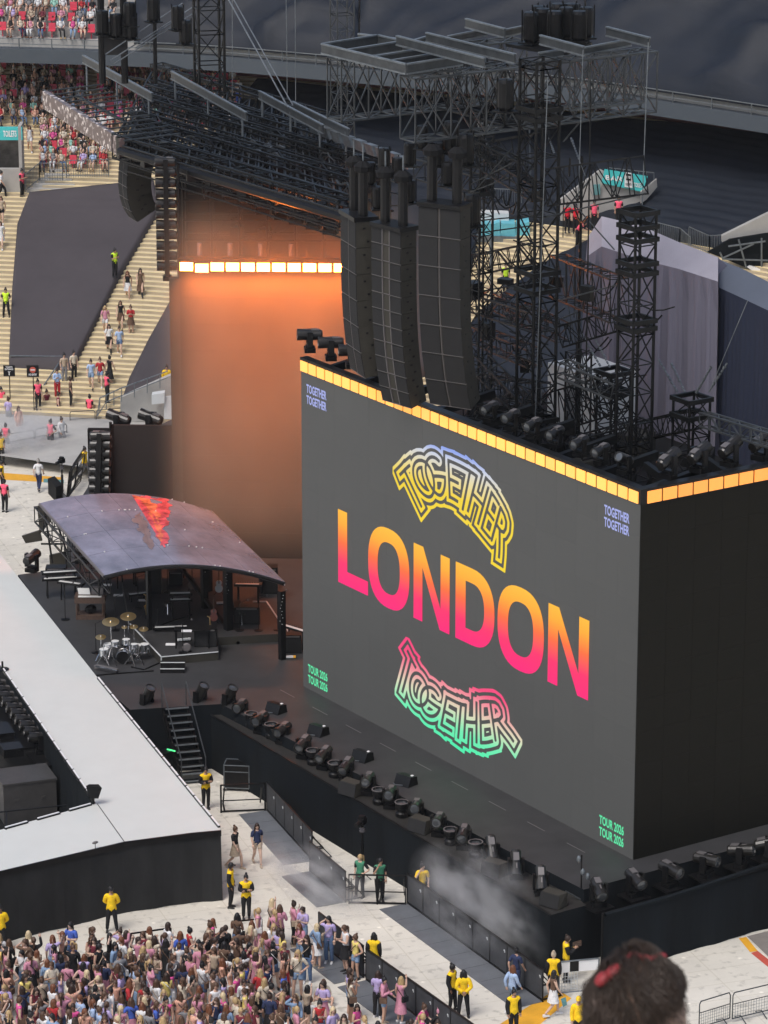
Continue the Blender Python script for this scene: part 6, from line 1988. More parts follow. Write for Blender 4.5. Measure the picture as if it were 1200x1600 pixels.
# ================================================================== PEOPLE
def lerp3(a, b, t):
    return tuple(a[i] + (b[i] - a[i]) * t for i in range(3))
def pose(**k):
    """joints of a 1.70 m figure facing +Y; x to its right"""
    J = dict(pel=(0, 0, .93), sp=(0, .0, 1.10), ch=(0, -.005, 1.28), nb=(0, -.01, 1.42), nk=(0, .0, 1.50),
             shl=(-.165, -.01, 1.375), ell=(-.215, -.03, 1.10), wrl=(-.205, .06, .87),
             shr=(.165, -.01, 1.375), elr=(.215, -.03, 1.10), wrr=(.205, .06, .87),
             hpl=(-.088, 0, .88), knl=(-.095, .02, .48), anl=(-.10, -.03, .085),
             hpr=(.088, 0, .88), knr=(.095, .02, .48), anr=(.10, -.03, .085), head=(0, .02, 1.585), yaw=0.0)
    J.update(k)
    return J
POSES = {
    'wave': pose(elr=(.27, .02, 1.45), wrr=(.22, .06, 1.70), yaw=.3),
    'chat': pose(ell=(-.22, .06, 1.11), wrl=(-.1, .27, 1.02), elr=(.25, .0, 1.12), wrr=(.14, .24, 1.24), yaw=-.8, ch=(.02, -.02, 1.28), head=(.02, .02, 1.58)),
    'hair': pose(elr=(.30, -.03, 1.40), wrr=(.10, -.02, 1.58), elf=(0, 0, 0), yaw=-.4) if False else pose(elr=(.31, .0, 1.40), wrr=(.11, .02, 1.56), yaw=-.4),
    'stand': pose(),
    'relax': pose(knl=(-.12, .05, .49), anl=(-.15, .06, .085), ell=(-.23, -.05, 1.11), wrl=(-.16, .13, .98), yaw=.5),
    'crossed': pose(ell=(-.23, .02, 1.12), wrl=(.06, .2, 1.14), elr=(.23, .02, 1.12), wrr=(-.06, .22, 1.18), yaw=-.3),
    'phone': pose(ell=(-.2, .05, 1.10), wrl=(-.05, .28, 1.22), elr=(.2, .05, 1.10), wrr=(.06, .28, 1.22), head=(0, .05, 1.57)),
    'face': pose(elr=(.25, .1, 1.12), wrr=(.09, .18, 1.45), yaw=.7),
    'hip': pose(ell=(-.34, -.05, 1.12), wrl=(-.17, .06, 1.0), knr=(.13, .03, .49), anr=(.17, .02, .085), yaw=-.6),
    'walk': pose(knl=(-.09, .20, .52), anl=(-.09, .22, .10), knr=(.09, -.02, .50), anr=(.09, -.34, .16), ell=(-.22, -.14, 1.12), wrl=(-.2, -.1, .88), elr=(.22, .06, 1.12), wrr=(.2, .2, .92)),
    'back': pose(ell=(-.25, -.08, 1.13), wrl=(-.06, -.15, .98), elr=(.25, -.08, 1.13), wrr=(.06, -.15, .98), knl=(-.13, .01, .48), anl=(-.17, -.03, .085), knr=(.13, .01, .48), anr=(.17, -.03, .085)),
    'sit': pose(pel=(0, 0, .50), sp=(0, -.01, .67), ch=(0, .0, .85), nb=(0, .01, .99), nk=(0, .02, 1.07), shl=(-.16, .01, .945), shr=(.16, .01, .945), ell=(-.21, .08, .70), wrl=(-.08, .3, .62), elr=(.21, .08, .70), wrr=(.08, .3, .62),
                hpl=(-.09, .02, .48), knl=(-.11, .42, .50), anl=(-.11, .40, .085), hpr=(.09, .02, .48), knr=(.11, .42, .50), anr=(.11, .40, .085), head=(0, .05, 1.155)),
    'floor': pose(pel=(0, 0, .12), sp=(0, -.03, .29), ch=(0, .0, .47), nb=(0, .03, .61), nk=(0, .05, .69), shl=(-.16, .02, .565), shr=(.16, .02, .565), ell=(-.24, .10, .32), wrl=(-.12, .3, .30), elr=(.26, -.1, .32), wrr=(.28, -.16, .06),
                  hpl=(-.09, .02, .12), knl=(-.22, .40, .30), anl=(-.10, .55, .07), hpr=(.09, .02, .12), knr=(.24, .38, .22), anr=(.10, .45, .07), head=(0, .08, .775)),
    'lean': pose(sp=(0, .08, 1.08), ch=(0, .22, 1.20), nb=(0, .34, 1.27), nk=(0, .40, 1.32), shl=(-.16, .30, 1.24), shr=(.16, .30, 1.24), ell=(-.2, .45, 1.05), wrl=(-.1, .66, 1.0), elr=(.2, .45, 1.05), wrr=(.1, .66, 1.0), head=(0, .46, 1.37)),
}
BONES = [('pel', 'sp', 't'), ('sp', 'ch', 't'), ('ch', 'nb', 't'), ('nb', 'nk', 'n'), ('ch', 'shl', 't'), ('shl', 'ell', 'u'), ('ell', 'wrl', 'f'), ('ch', 'shr', 't'), ('shr', 'elr', 'u'), ('elr', 'wrr', 'f'),
         ('pel', 'hpl', 'p'), ('hpl', 'knl', 'th'), ('knl', 'anl', 'sh'), ('pel', 'hpr', 'p'), ('hpr', 'knr', 'th'), ('knr', 'anr', 'sh')]
RAD = dict(pel=(.135, .105), sp=(.115, .085), ch=(.135, .10), nb=(.065, .06), nk=(.05, .052), shl=(.062, .058), shr=(.062, .058), ell=(.042, .042), elr=(.042, .042), wrl=(.028, .03), wrr=(.028, .03),
           hpl=(.088, .09), hpr=(.088, .09), knl=(.058, .06), knr=(.058, .06), anl=(.038, .042), anr=(.038, .042))
_bcache = {}
def base_body(pn):
    """continuous skinned figure without the head: numpy verts, faces, region per face"""
    if pn in _bcache:
        return _bcache[pn]
    J = POSES[pn]
    keys = [k for k in J if k not in ('head', 'yaw')]
    vs = [J[k] for k in keys]
    idx = {k: i for i, k in enumerate(keys)}
    es = []
    rad = [RAD[k] for k in keys]
    for a, b, t_ in BONES:
        if t_ in ('u', 'f', 'th', 'sh'):
            m_ = lerp3(J[a], J[b], .5)
            vs.append(m_)
            ra, rb = RAD[a], RAD[b]
            bulge = 1.06 if t_ in ('th', 'sh') else 1.0
            rad.append(((ra[0] * .55 + rb[0] * .45) * bulge, (ra[1] * .55 + rb[1] * .45) * bulge))
            es += [(idx[a], len(vs) - 1), (len(vs) - 1, idx[b])]
        else:
            es.append((idx[a], idx[b]))
    me = DT.meshes.new('tmp')
    me.from_pydata(vs, es, [])
    ob = DT.objects.new('tmp', me)
    COL.objects.link(ob)
    sk_ = ob.modifiers.new('s', 'SKIN')
    sk_.use_smooth_shade = True
    if not me.skin_vertices:
        bm_ = None
    for i, sv in enumerate(me.skin_vertices[0].data):
        sv.radius = rad[i]
        sv.use_root = (i == idx['pel'])
    sb2 = ob.modifiers.new('d', 'SUBSURF')
    sb2.levels = 1
    sb2.render_levels = 1
    dg = bpy.context.evaluated_depsgraph_get()
    m2 = DT.meshes.new_from_object(ob.evaluated_get(dg))
    V = np.array([tuple(v.co) for v in m2.vertices])
    N = np.array([tuple(v.normal) for v in m2.vertices])
    F = [tuple(p.vertices) for p in m2.polygons]
    DT.objects.remove(ob); DT.meshes.remove(me); DT.meshes.remove(m2)
    reg = []
    for f in F:
        c = V[list(f)].mean(0)
        best = (9, None, 0)
        for a, b, t_ in BONES:
            A, B = np.array(J[a]), np.array(J[b])
            d_ = B - A
            t = min(1, max(0, (c - A) @ d_ / max(d_ @ d_, 1e-9)))
            w = np.linalg.norm(c - A - d_ * t) / (.5 * (RAD[a][0] * (1 - t) + RAD[b][0] * t) + .03)
            if w < best[0]:
                best = (w, t_, t)
        reg.append((best[1], best[2]))
    _bcache[pn] = (V, N, F, reg, J)
    return _bcache[pn]
_mcache = {}
def tomesh(name, mb, mats, smooth=True):
    return mb.mesh(name, mats, (0, 0, 0), smooth)
def body_mesh(pn):
    k = ('body', pn)
    if k in _mcache:
        return _mcache[k]
    V, N, F, reg, J = base_body(pn)
    mb = MB()
    mb.add(V.tolist(), F, 0)
    h = Vector(J['head'])
    ry = Matrix.Rotation(J['yaw'], 3, 'Z')
    def H(v):
        return tuple(h + ry @ Vector(v))
    n, kk = 10, 8
    b = len(mb.v)
    vs, fs = [], []
    for i in range(kk + 1):
        ph = math.pi * i / kk
        for j in range(n):
            t = 2 * math.pi * j / n
            x, y, z = .074 * math.sin(ph) * math.cos(t), .090 * math.sin(ph) * math.sin(t), .118 * math.cos(ph)
            if z < -.02:
                x *= 1 - .35 * (-.02 - z) / .1
                y = y * (1 - .25 * (-.02 - z) / .1) + .012
            vs.append(H((x, y, z)))
    for i in range(kk):
        for j in range(n):
            fs.append((i * n + j, (i + 1) * n + j, (i + 1) * n + (j + 1) % n, i * n + (j + 1) % n))
    mb.add(vs, fs, 0)
    mb.add([H(v) for v in ((-.014, .082, -.03), (.014, .082, -.03), (0, .112, -.028), (0, .086, .02))], [(0, 1, 2), (1, 3, 2), (3, 0, 2)], 0)     # nose
    for s_ in (-1, 1):
        mb.add([H(v) for v in ((s_ * .018, .088, .004), (s_ * .042, .080, .004), (s_ * .042, .081, .018), (s_ * .018, .089, .018))], [(0, 1, 2, 3)], 1)
        mb.add([H(v) for v in ((s_ * .072, -.01, -.03), (s_ * .084, -.02, -.02), (s_ * .084, -.02, .02), (s_ * .072, -.01, .025))], [(0, 1, 2, 3)], 0)
    mb.add([H(v) for v in ((-.022, .086, -.058), (.022, .086, -.058), (.018, .088, -.048), (-.018, .088, -.048))], [(0, 1, 2, 3)], 2)
    # hands: palm, four fingers, thumb
    for e, w, s_ in (('ell', 'wrl', -1), ('elr', 'wrr', 1)):
        E_, W_ = Vector(J[e]), Vector(J[w])
        d_ = (W_ - E_).normalized()
        side = d_.cross(Vector((0, 1, 0.01))).normalized() if abs(d_.y) < .8 else Vector((1, 0, 0))
        up = side.cross(d_).normalized()
        mb.obox(W_ - side * .036 - up * .013, side * .072, up * .026, d_ * .085, 0)
        for q in range(4):
            L = (.065, .075, .072, .055)[q]
            p0 = W_ + d_ * .083 + side * (-.030 + q * .020)
            mid = p0 + d_ * L * .55
            tip = mid + (d_ * .8 + up * s_ * -.5).normalized() * L * .5
            mb.rod(p0, mid, .0085, 4, 0); mb.rod(mid, tip, .008, 4, 0, r2=.006, caps=True)
        p0 = W_ + d_ * .03 + side * .034
        mb.rod(p0, p0 + (d_ * .8 + side * .55).normalized() * .06, .011, 4, 0, r2=.008, caps=True)
    if 'lips' not in M:
        M['lips'] = mat('lips', (.40, .13, .12), .5)
    me = tomesh('person', mb, ['skin', 'eye', 'lips'])
    _mcache[k] = me
    return me
def cloth_mesh(pn, kind):
    """garment grown from the body's own faces; skirts are lofted"""
    k = ('cl', pn, kind)
    if k in _mcache:
        return _mcache[k]
    V, N, F, reg, J = base_body(pn)
    sel = []
    off = .012
    def on(r):
        t, u = r
        if kind == 'tank':
            return t == 't'
        if kind == 'tee':
            return t == 't' or (t == 'u' and u < .72)
        if kind in ('long', 'jacket'):
            return t in ('t', 'u', 'p') or (t == 'f' and u < .93)
        if kind == 'sleeves':
            return t == 'u' and u > .12 or (t == 'f' and u < .93)
        if kind == 'vest':
            return t == 't'
        if kind == 'trousers':
            return t in ('p', 'th') or (t == 'sh' and u < .93)
        if kind == 'shorts':
            return t == 'p' or (t == 'th' and u < .45)
        if kind in ('skirt', 'dress'):
            return t == 'p' or (kind == 'dress' and t == 't')
        return False
    off = {'jacket': .03, 'vest': .028, 'sleeves': .036, 'long': .016, 'trousers': .016, 'tank': .008}.get(kind, .012)
    keep = [f for f, r in zip(F, reg) if on(r)]
    ids = sorted({i for f in keep for i in f})
    mp = {i: q for q, i in enumerate(ids)}
    mb = MB()
    mb.add((V[ids] + N[ids] * off).tolist(), [tuple(mp[i] for i in f) for f in keep], 0)
    # hems: turn the open edges inwards so that the cloth has thickness
    ec = {}
    for f in keep:
        for a, b in zip(f, f[1:] + f[:1]):
            ec.setdefault((min(a, b), max(a, b)), []).append((a, b))
    for e, l in ec.items():
        if len(l) == 1:
            a, b = l[0]
            k0 = len(mb.v)
            mb.v += [tuple(V[a]), tuple(V[b])]
            mb.f.append((mp[b], mp[a], k0, k0 + 1)); mb.m.append(0)
    if kind in ('skirt', 'dress') and pn not in ('sit', 'floor'):
        z0 = J['pel'][2] + .08
        ln = .46 if kind == 'skirt' else .62
        rings = []
        n = 14
        for q in range(5):
            f = q / 4
            r = .135 + .11 * f
            rings.append([(r * (1 + .05 * math.sin(j * 3.0 + q)) * math.cos(2 * math.pi * j / n), r * .82 * (1 + .05 * math.sin(j * 3.0 + q)) * math.sin(2 * math.pi * j / n), z0 - ln * f) for j in range(n)])
        b0 = len(mb.v)
        for rg in rings:
            mb.v += rg
        for q in range(4):
            for j in range(n):
                mb.f.append((b0 + q * n + j, b0 + (q + 1) * n + j, b0 + (q + 1) * n + (j + 1) % n, b0 + q * n + (j + 1) % n)); mb.m.append(0)
    me = tomesh(kind, mb, 'cloth')
    _mcache[k] = me
    return me
def hair_mesh(pn, style):
    k = ('hair', pn, style)
    if k in _mcache:
        return _mcache[k]
    J = POSES[pn]
    h = Vector(J['head'])
    ry = Matrix.Rotation(J['yaw'], 3, 'Z')
    H = lambda v: tuple(h + ry @ Vector(v))
    mb = MB()
    n, kk = 12, 7
    vs, fs = [], []
    for i in range(kk + 1):
        ph = math.pi * .72 * i / kk
        for j in range(n):
            t = 2 * math.pi * j / n
            fr = max(0, math.sin(t))                       # towards the face
            p2 = ph * (1 - .42 * fr)
            vs.append(H((.088 * math.sin(p2) * math.cos(t), .103 * math.sin(p2) * math.sin(t) - .006, .128 * math.cos(p2) + .006)))
    for i in range(kk):
        for j in range(n):
            fs.append((i * n + j, (i + 1) * n + j, (i + 1) * n + (j + 1) % n, i * n + (j + 1) % n))
    mb.add(vs, fs, 0)
    if style in ('long', 'wavy'):
        ln = .36 if style == 'long' else .44
        rows = []
        for q in range(7):
            f = q / 6
            w = .088 + (.03 * math.sin(f * math.pi) if style == 'long' else .055 * math.sin(f * 2.6)) - .03 * f
            row = []
            for j in range(9):
                a = math.pi * (1.0 + j / 8)
                wob = 1 + .1 * math.sin(j * 2.3 + q * 1.7)
                row.append(H((w * math.cos(a) * wob * 1.05, (.092 + .012 * math.sin(f * 3)) * math.sin(a) * (1 - .25 * f) * wob - .012, .02 - ln * f)))
            rows.append(row)
        b0 = len(mb.v)
        for row in rows:
            mb.v += row
        for q in range(6):
            for j in range(8):
                mb.f.append((b0 + q * 9 + j, b0 + (q + 1) * 9 + j, b0 + (q + 1) * 9 + j + 1, b0 + q * 9 + j + 1)); mb.m.append(0)
        mb.f.append(tuple(b0 + 54 + j for j in range(9))); mb.m.append(0)
        for s_ in (-1, 1):                                     # locks falling in front of the shoulders
            if style == 'wavy' or s_ > 0:
                mb.path([H((s_ * .082, .02, .03)), H((s_ * .098, .035, -.1)), H((s_ * .10, .06, -.24))], .026, 5, 0)
    elif style == 'pony':
        mb.path([H((0, -.095, .06)), H((0, -.15, .02)), H((0, -.15, -.12)), H((0, -.12, -.26))], .036, 6, 0)
    elif style == 'bun':
        mb.ell(H((0, -.05, .135)), (.048, .048, .045), 8, 6)
    elif style == 'cap':
        mb.lathe([(.094, .03), (.096, .06), (.07, .12), (0, .142)], 12, M4=Matrix.Translation(h) @ ry.to_4x4())
        mb.obox(h + ry @ Vector((-.06, .06, .045)), ry @ Vector((.12, 0, 0)), ry @ Vector((0, .11, -.015)), ry @ Vector((0, 0, .012)))
    me = tomesh('hair', mb, 'hair')
    _mcache[k] = me
    return me
def shoe_mesh(pn, side, boot=False):
    k = ('shoe', pn, side, boot)
    if k in _mcache:
        return _mcache[k]
    J = POSES[pn]
    a = Vector(J['an' + side]); kn = Vector(J['kn' + side])
    mb = MB()
    p = Vector((a.x, a.y, a.z - .085))
    rows = [(-.07, .036, .075), (-.03, .042, .085), (.06, .045, .065), (.14, .045, .045), (.18, .03, .03)]
    vs = []
    for y, w, hh in rows:
        vs += [p + Vector((-w, y, 0)), p + Vector((w, y, 0)), p + Vector((w * .8, y, hh)), p + Vector((-w * .8, y, hh))]
    fs = []
    for q in range(4):
        for j in range(4):
            fs.append((q * 4 + j, q * 4 + (j + 1) % 4, q * 4 + 4 + (j + 1) % 4, q * 4 + 4 + j))
    fs += [(3, 2, 1, 0), (16, 17, 18, 19)]
    mb.add(vs, fs, 0)
    if boot:
        mb.rod(p + Vector((0, -.01, .05)), a.lerp(kn, .55), .058, 7, 0, r2=.066)
    me = tomesh('shoe', mb, 'shoe', False)
    _mcache[k] = me
    return me
def bag_mesh(pn):
    k = ('bag', pn)
    if k not in _mcache:
        J = POSES[pn]; p, c = Vector(J['pel']), Vector(J['ch'])
        mb = MB()
        mb.box(p + Vector((.20, .02, .0)), (.09, .24, .19))
        mb.path([p + Vector((.19, -.06, .1)), c + Vector((.0, -.135, .0)), c + Vector((-.14, -.02, .14)), c + Vector((-.05, .135, .0)), p + Vector((.19, .10, .1))], .014, 4)
        _mcache[k] = tomesh('bag', mb, 'cloth', False)
    return _mcache[k]
SKIN = [(.56, .36, .27), (.60, .40, .30), (.52, .32, .23), (.62, .43, .34), (.42, .25, .17), (.24, .13, .085), (.10, .055, .038)]
HAIRC = {'black': (.012, .011, .012), 'dark brown': (.035, .020, .014), 'brown': (.085, .045, .026), 'auburn': (.15, .055, .025), 'blond': (.42, .29, .14), 'pale blond': (.58, .46, .28), 'grey': (.34, .32, .30)}
CLC = {'white': (.68, .68, .68), 'black': (.018, .018, .02), 'red': (.42, .035, .04), 'pink': (.56, .25, .33), 'hot pink': (.62, .09, .28), 'lilac': (.44, .36, .60), 'pale blue': (.36, .47, .66), 'cobalt': (.07, .13, .48), 'navy': (.03, .04, .09),
       'cream': (.60, .53, .42), 'beige': (.44, .35, .26), 'brown': (.13, .08, .055), 'maroon': (.16, .03, .045), 'yellow': (.72, .58, .18), 'grey': (.22, .22, .23), 'mint': (.30, .55, .46), 'green': (.06, .22, .13), 'denim': (.10, .16, .28), 'light denim': (.22, .32, .47), 'peach': (.68, .38, .28), 'teal': (.05, .25, .27), 'orange': (.7, .22, .05),
       'steward yellow': (.86, .56, .02), 'neon pink': (.95, .12, .20), 'neon yellow': (.62, .90, .05), 'scarlet': (.62, .02, .04)}
def person(p, rz, label, group, top=('tee', 'white'), bot=('trousers', 'denim'), hair=('long', 'brown'), skin=None, pz='stand', shoes='white', scale=1.0, boot=False, extra=None, name='person', bag=None):
    """body mesh is the thing; hair, garments and shoes are its parts"""
    o = DT.objects.new(name, body_mesh(pz))
    COL.objects.link(o)
    o.location = p
    o.rotation_euler = (0, 0, rz)
    o.scale = (scale,) * 3
    o.color = (*SKIN[skin if skin is not None else random.choice((0, 0, 1, 1, 2, 3, 3, 4, 4, 5, 6))], 1)
    tag(o, label, 'person', group)
    def part(n, me, col):
        c = DT.objects.new(n, me)
        COL.objects.link(c)
        c.parent = o
        c.color = (*col, 1)
        return c
    part('hair', hair_mesh(pz, hair[0]), HAIRC.get(hair[1]) or CLC[hair[1]])
    nm = {'tank': 'top', 'tee': 'shirt', 'long': 'long_sleeved_shirt', 'jacket': 'jacket', 'dress': 'dress', 'vest': 'vest'}
    part(nm[top[0]], cloth_mesh(pz, top[0]), CLC[top[1]])
    if bot:
        part(bot[0], cloth_mesh(pz, bot[0]), CLC[bot[1]])
    if extra:
        for e, c in extra:
            part({'sleeves': 'sleeves', 'vest': 'vest'}[e], cloth_mesh(pz, e), CLC[c])
    for s_ in 'lr':
        part('shoe', shoe_mesh(pz, s_, boot), CLC[shoes])
    if bag:
        part('bag', bag_mesh(pz), CLC[bag])
    return o
def face_to(px, py, tx, ty):
    a, b = atz(px, py), atz(tx, ty)
    return math.atan2(b.y - a.y, b.x - a.x) - math.pi / 2
CAMDIR = -YAW + math.pi        # heading that looks back at the camera
def toward(deg):
    """0 = looks to the camera, 90 = looks to the right of the picture"""
    return CAMDIR + R(deg)

# ---- stewards and named figures
JK = ('jacket', 'steward yellow')
BT = ('trousers', 'black')
GS = 'stewards in yellow and black'
def steward(px, py, deg, pz, label, top=JK, hair=('bun', 'black'), skin=2, z=0.0, dark=True, scale=1.03):
    return person(atz(px, py, z), toward(deg), label, GS, top, BT, hair, skin, pz, 'black', scale, extra=[('sleeves', 'black')] if dark else None)
steward(175, 1456, 0, 'back', 'steward in a yellow jacket and black cap standing before the runway skirt', hair=('cap', 'black'), dark=False, skin=4)
steward(2, 1486, 10, 'back', 'steward in a yellow jacket cut by the left picture edge', dark=False, skin=5)
steward(361, 1418, 80, 'stand', 'steward in profile at the corner of the runway skirt, yellow back panel', hair=('cap', 'black'), skin=5)
steward(385, 1436, 8, 'crossed', 'bearded steward with crossed arms beside the runway corner', ('jacket', 'steward yellow'), ('bun', 'black'), 4)
steward(322, 1264, 20, 'crossed', 'bearded steward leaning by the stairs behind the runway edge', ('jacket', 'steward yellow'), ('bun', 'black'), 4)
steward(584, 1530, 170, 'stand', 'long haired steward at the far end of the barrier beside a denim fan', hair=('long', 'black'), skin=6)
steward(706, 1580, 60, 'relax', 'steward on the left of the two yellow jackets by the lower barrier', hair=('bun', 'black'), skin=5)
steward(724, 1590, 185, 'back', 'steward with curly dark hair on the right of the two yellow jackets, seen from behind', hair=('wavy', 'black'), skin=4, dark=False)
steward(660, 1418, 0, 'face', 'seated looking steward in yellow with hand on chin behind the smoky barrier', top=('tee', 'steward yellow'), hair=('bun', 'black'), skin=1, dark=False)
steward(884, 1534, 95, 'phone', 'dark haired steward facing right behind the white gate', hair=('bun', 'dark brown'), skin=4)
steward(864, 1560, 175, 'stand', 'steward with tied fair hair seen from behind beside the white gate', hair=('bun', 'beige'), skin=1)
steward(802, 1620, 20, 'stand', 'dark haired steward at the bottom edge on the yellow floor panel', hair=('bun', 'black'), skin=4)
steward(903, 1632, 0, 'stand', 'steward in yellow half hidden by the head in front', hair=('cap', 'steward yellow'), skin=2, dark=False)
person(atz(563, 1402), toward(-25), 'blond person in a green tabard with a pass hanging at the chest', 'people in green tabards', ('tee', 'black'), BT, ('pony', 'blond'), 1, 'hip', 'black', extra=[('vest', 'green')])
person(atz(594, 1408), toward(10), 'dark haired person in a green tabard shading the face with a hand', 'people in green tabards', ('tee', 'black'), BT, ('pony', 'black'), 4, 'face', 'black', extra=[('vest', 'green')])
person(atz(368, 1357), toward(60), 'walking woman in black top and tan skirt, left of the pair on the floor', None, ('tee', 'black'), ('skirt', 'beige'), ('bun', 'brown'), 1, 'walk', 'beige')
person(atz(402, 1352), toward(15), 'walking woman in dark shirt and tan shorts, right of the pair on the pale floor', None, ('tee', 'navy'), ('shorts', 'beige'), ('long', 'dark brown'), 1, 'walk', 'beige')
person(atz(800, 1580), toward(130), 'woman with long auburn hair in white top and wide jeans walking past the barrier', None, ('long', 'pale blue'), ('trousers', 'light denim'), ('long', 'auburn'), 1, 'walk', 'white')
person(atz(806, 1552), toward(140), 'man in a navy shirt behind the woman in wide jeans', None, ('tee', 'navy'), ('trousers', 'navy'), ('bun', 'black'), 2, 'walk', 'black')
person(atz(864, 1588), toward(110), 'dark haired woman in a white mini skirt striding over the yellow floor panel', None, ('tank', 'brown'), ('skirt', 'white'), ('long', 'black'), 1, 'walk', 'white')
person(atz(408, 930, ZRI), toward(-85), 'stagehand in black bending over the amplifier under the canopy', None, ('tee', 'black'), BT, ('bun', 'dark brown'), 1, 'lean', 'black')

# ---- people on the stairs and floor at the far left
def on_stand(x, y):
    return stand_at(x, y, .0)
GF = 'fans coming down the yellow stairs'
SP = [((200, 468), 0, 'walk', ('tank', 'black'), ('skirt', 'white'), ('wavy', 'auburn'), 'fan in black top and white skirt high on the stairs', 'beige', False),
      ((220, 464), 5, 'walk', ('dress', 'brown'), None, ('long', 'dark brown'), 'fan in a dark dress and tall boots highest on the stairs', 'black', True),
      ((165, 523), 0, 'walk', ('tee', 'pink'), ('shorts', 'white'), ('wavy', 'blond'), 'fan in pink shirt at the left of the group midway on the stairs', 'white', False),
      ((189, 515), 0, 'walk', ('tank', 'black'), ('skirt', 'brown'), ('long', 'brown'), 'fan in black top with checked skirt midway on the stairs', 'black', False),
      ((205, 522), 0, 'phone', ('tee', 'red'), ('skirt', 'brown'), ('bun', 'brown'), 'fan in red shirt and long brown skirt midway on the stairs', 'beige', False),
      ((171, 552), 5, 'walk', ('tee', 'white'), ('skirt', 'black'), ('long', 'dark brown'), 'fan in white shirt and black mini skirt on the stairs', 'black', True),
      ((187, 556), 5, 'walk', ('tee', 'pale blue'), ('shorts', 'denim'), ('bun', 'dark brown'), 'fan in pale blue shirt and denim shorts on the stairs', 'white', False),
      ((143, 608), 0, 'walk', ('tee', 'pale blue'), ('shorts', 'light denim'), ('bun', 'dark brown'), 'fan in light blue shirt and shorts low on the stairs', 'black', False),
      ((157, 605), 0, 'walk', ('tee', 'red'), ('shorts', 'light denim'), ('bun', 'brown'), 'fan in red shirt and denim shorts low on the stairs', 'white', False),
      ((172, 602), 150, 'walk', ('dress', 'black'), None, ('bun', 'black'), 'fan in a black dress walking away low on the stairs', 'black', False),
      ((101, 598), 20, 'stand', ('tee', 'beige'), ('trousers', 'grey'), ('bun', 'black'), 'fan in patterned shirt and grey trousers at the rail', 'white', False),
      ((116, 594), 30, 'stand', ('tee', 'cream'), ('trousers', 'black'), ('bun', 'black'), 'fan in cream shirt and black trousers at the rail', 'black', False),
      ((111, 636), 100, 'stand', ('tee', 'brown'), ('trousers', 'black'), ('bun', 'dark brown'), 'fan in dark clothes below the rail', 'beige', False),
      ((90, 622), 10, 'phone', ('long', 'pale blue'), ('trousers', 'red'), ('bun', 'dark brown'), 'fan in blue shirt and red trousers beside the rail', 'white', False),
      ((3, 350), 0, 'walk', ('tank', 'beige'), ('shorts', 'black'), ('long', 'brown'), 'fan in tan top and black shorts on the left edge stairs', 'white', False),
      ((2, 390), 0, 'walk', ('tee', 'white'), ('skirt', 'white'), ('long', 'brown'), 'fan in white on the left edge stairs', 'white', False),
      ((3, 310), 80, 'walk', ('tee', 'white'), ('trousers', 'black'), ('bun', 'black'), 'fan in white shirt under the exit parapet at the left', 'black', False),
      ((47, 238), 10, 'walk', ('tank', 'white'), ('shorts', 'white'), ('wavy', 'brown'), 'fan in white shorts descending beside the TOILETS sign', 'white', False)]
for (xy_, dg_, pz, tp_, bt, hr, lb_, sh_, boot) in SP:
    person(on_stand(*xy_), toward(dg_), lb_, GF, tp_, bt, hr, random.choice((0, 1, 3, 2)), pz, sh_, .98, boot)
GV = 'stewards in coloured vests by the stand'
def vest(p, deg, pz, col, lb_, hair=('bun', 'black'), skin=4, scale=1.0, bot='black'):
    person(p, toward(deg), lb_, GV, ('tee', 'black'), ('trousers', bot), hair, skin, pz, 'black', scale, extra=[('vest', col)])
vest(on_stand(180, 447) + Vector((0, 0, .5)), 40, 'phone', 'neon yellow', 'steward in a lime vest at the edge of the big charcoal cover')
vest(on_stand(10, 496), 0, 'back', 'neon yellow', 'steward in a lime vest on the left edge stairs')
vest(on_stand(35, 308), 60, 'crossed', 'neon pink', 'steward in a pink vest beside the concrete corner stair')
vest(atz(141, 664), 150, 'stand', 'neon pink', 'steward in a pink vest at the bottom of the wide stairs')
vest(on_stand(168, 640) + Vector((0, 0, .4)), 120, 'crossed', 'neon pink', 'steward in a pink vest leaning on the stair wall rail')
vest(on_stand(60, 640), 20, 'stand', 'neon pink', 'steward in a pink striped vest by the no entry sign')
vest(atz(80, 704), -30, 'hip', 'neon pink', 'steward in a pink vest with an armful beside the white shirted man')
vest(atz(10, 710), 170, 'back', 'neon pink', 'steward in a pink vest seen from behind at the left edge')
vest(atz(3, 632 + 20), 20, 'stand', 'neon pink', 'steward in a dark pink vest under the first black sign')
vest(atz(8, 800), 160, 'stand', 'neon pink', 'steward in a pink vest nearest the picture edge above the runway')
vest(atz(4, 770), 90, 'stand', 'steward yellow', 'steward in a yellow vest behind the nearest pink vest')
vest(atz(2, 726), 30, 'relax', 'steward yellow', 'steward in a yellow vest at the far left edge behind the fence')
vest(on_stand(790, 458) , 10, 'stand', 'neon yellow', 'steward in a lime and white vest seen through the lattice')
vest(on_stand(886, 372) + Vector((0, 0, .3)), 10, 'stand', 'scarlet', 'left one of two stewards in red shirts behind the lattice arm', skin=2)
vest(on_stand(899, 373) + Vector((0, 0, .3)), 0, 'stand', 'scarlet', 'right one of two stewards in red shirts behind the lattice arm', skin=2)
vest(on_stand(928, 368) + Vector((0, 0, .3)), 0, 'stand', 'neon pink', 'steward in a pink vest and cap above the mauve drape', hair=('cap', 'black'))
vest(on_stand(902, 388) + Vector((0, 0, .1)), 60, 'lean', 'neon pink', 'steward in a pink vest stooping left of the mauve drape')
vest(on_stand(966, 362) + Vector((0, 0, .3)), 0, 'stand', 'neon pink', 'steward in a pink vest partly behind the collar tower')
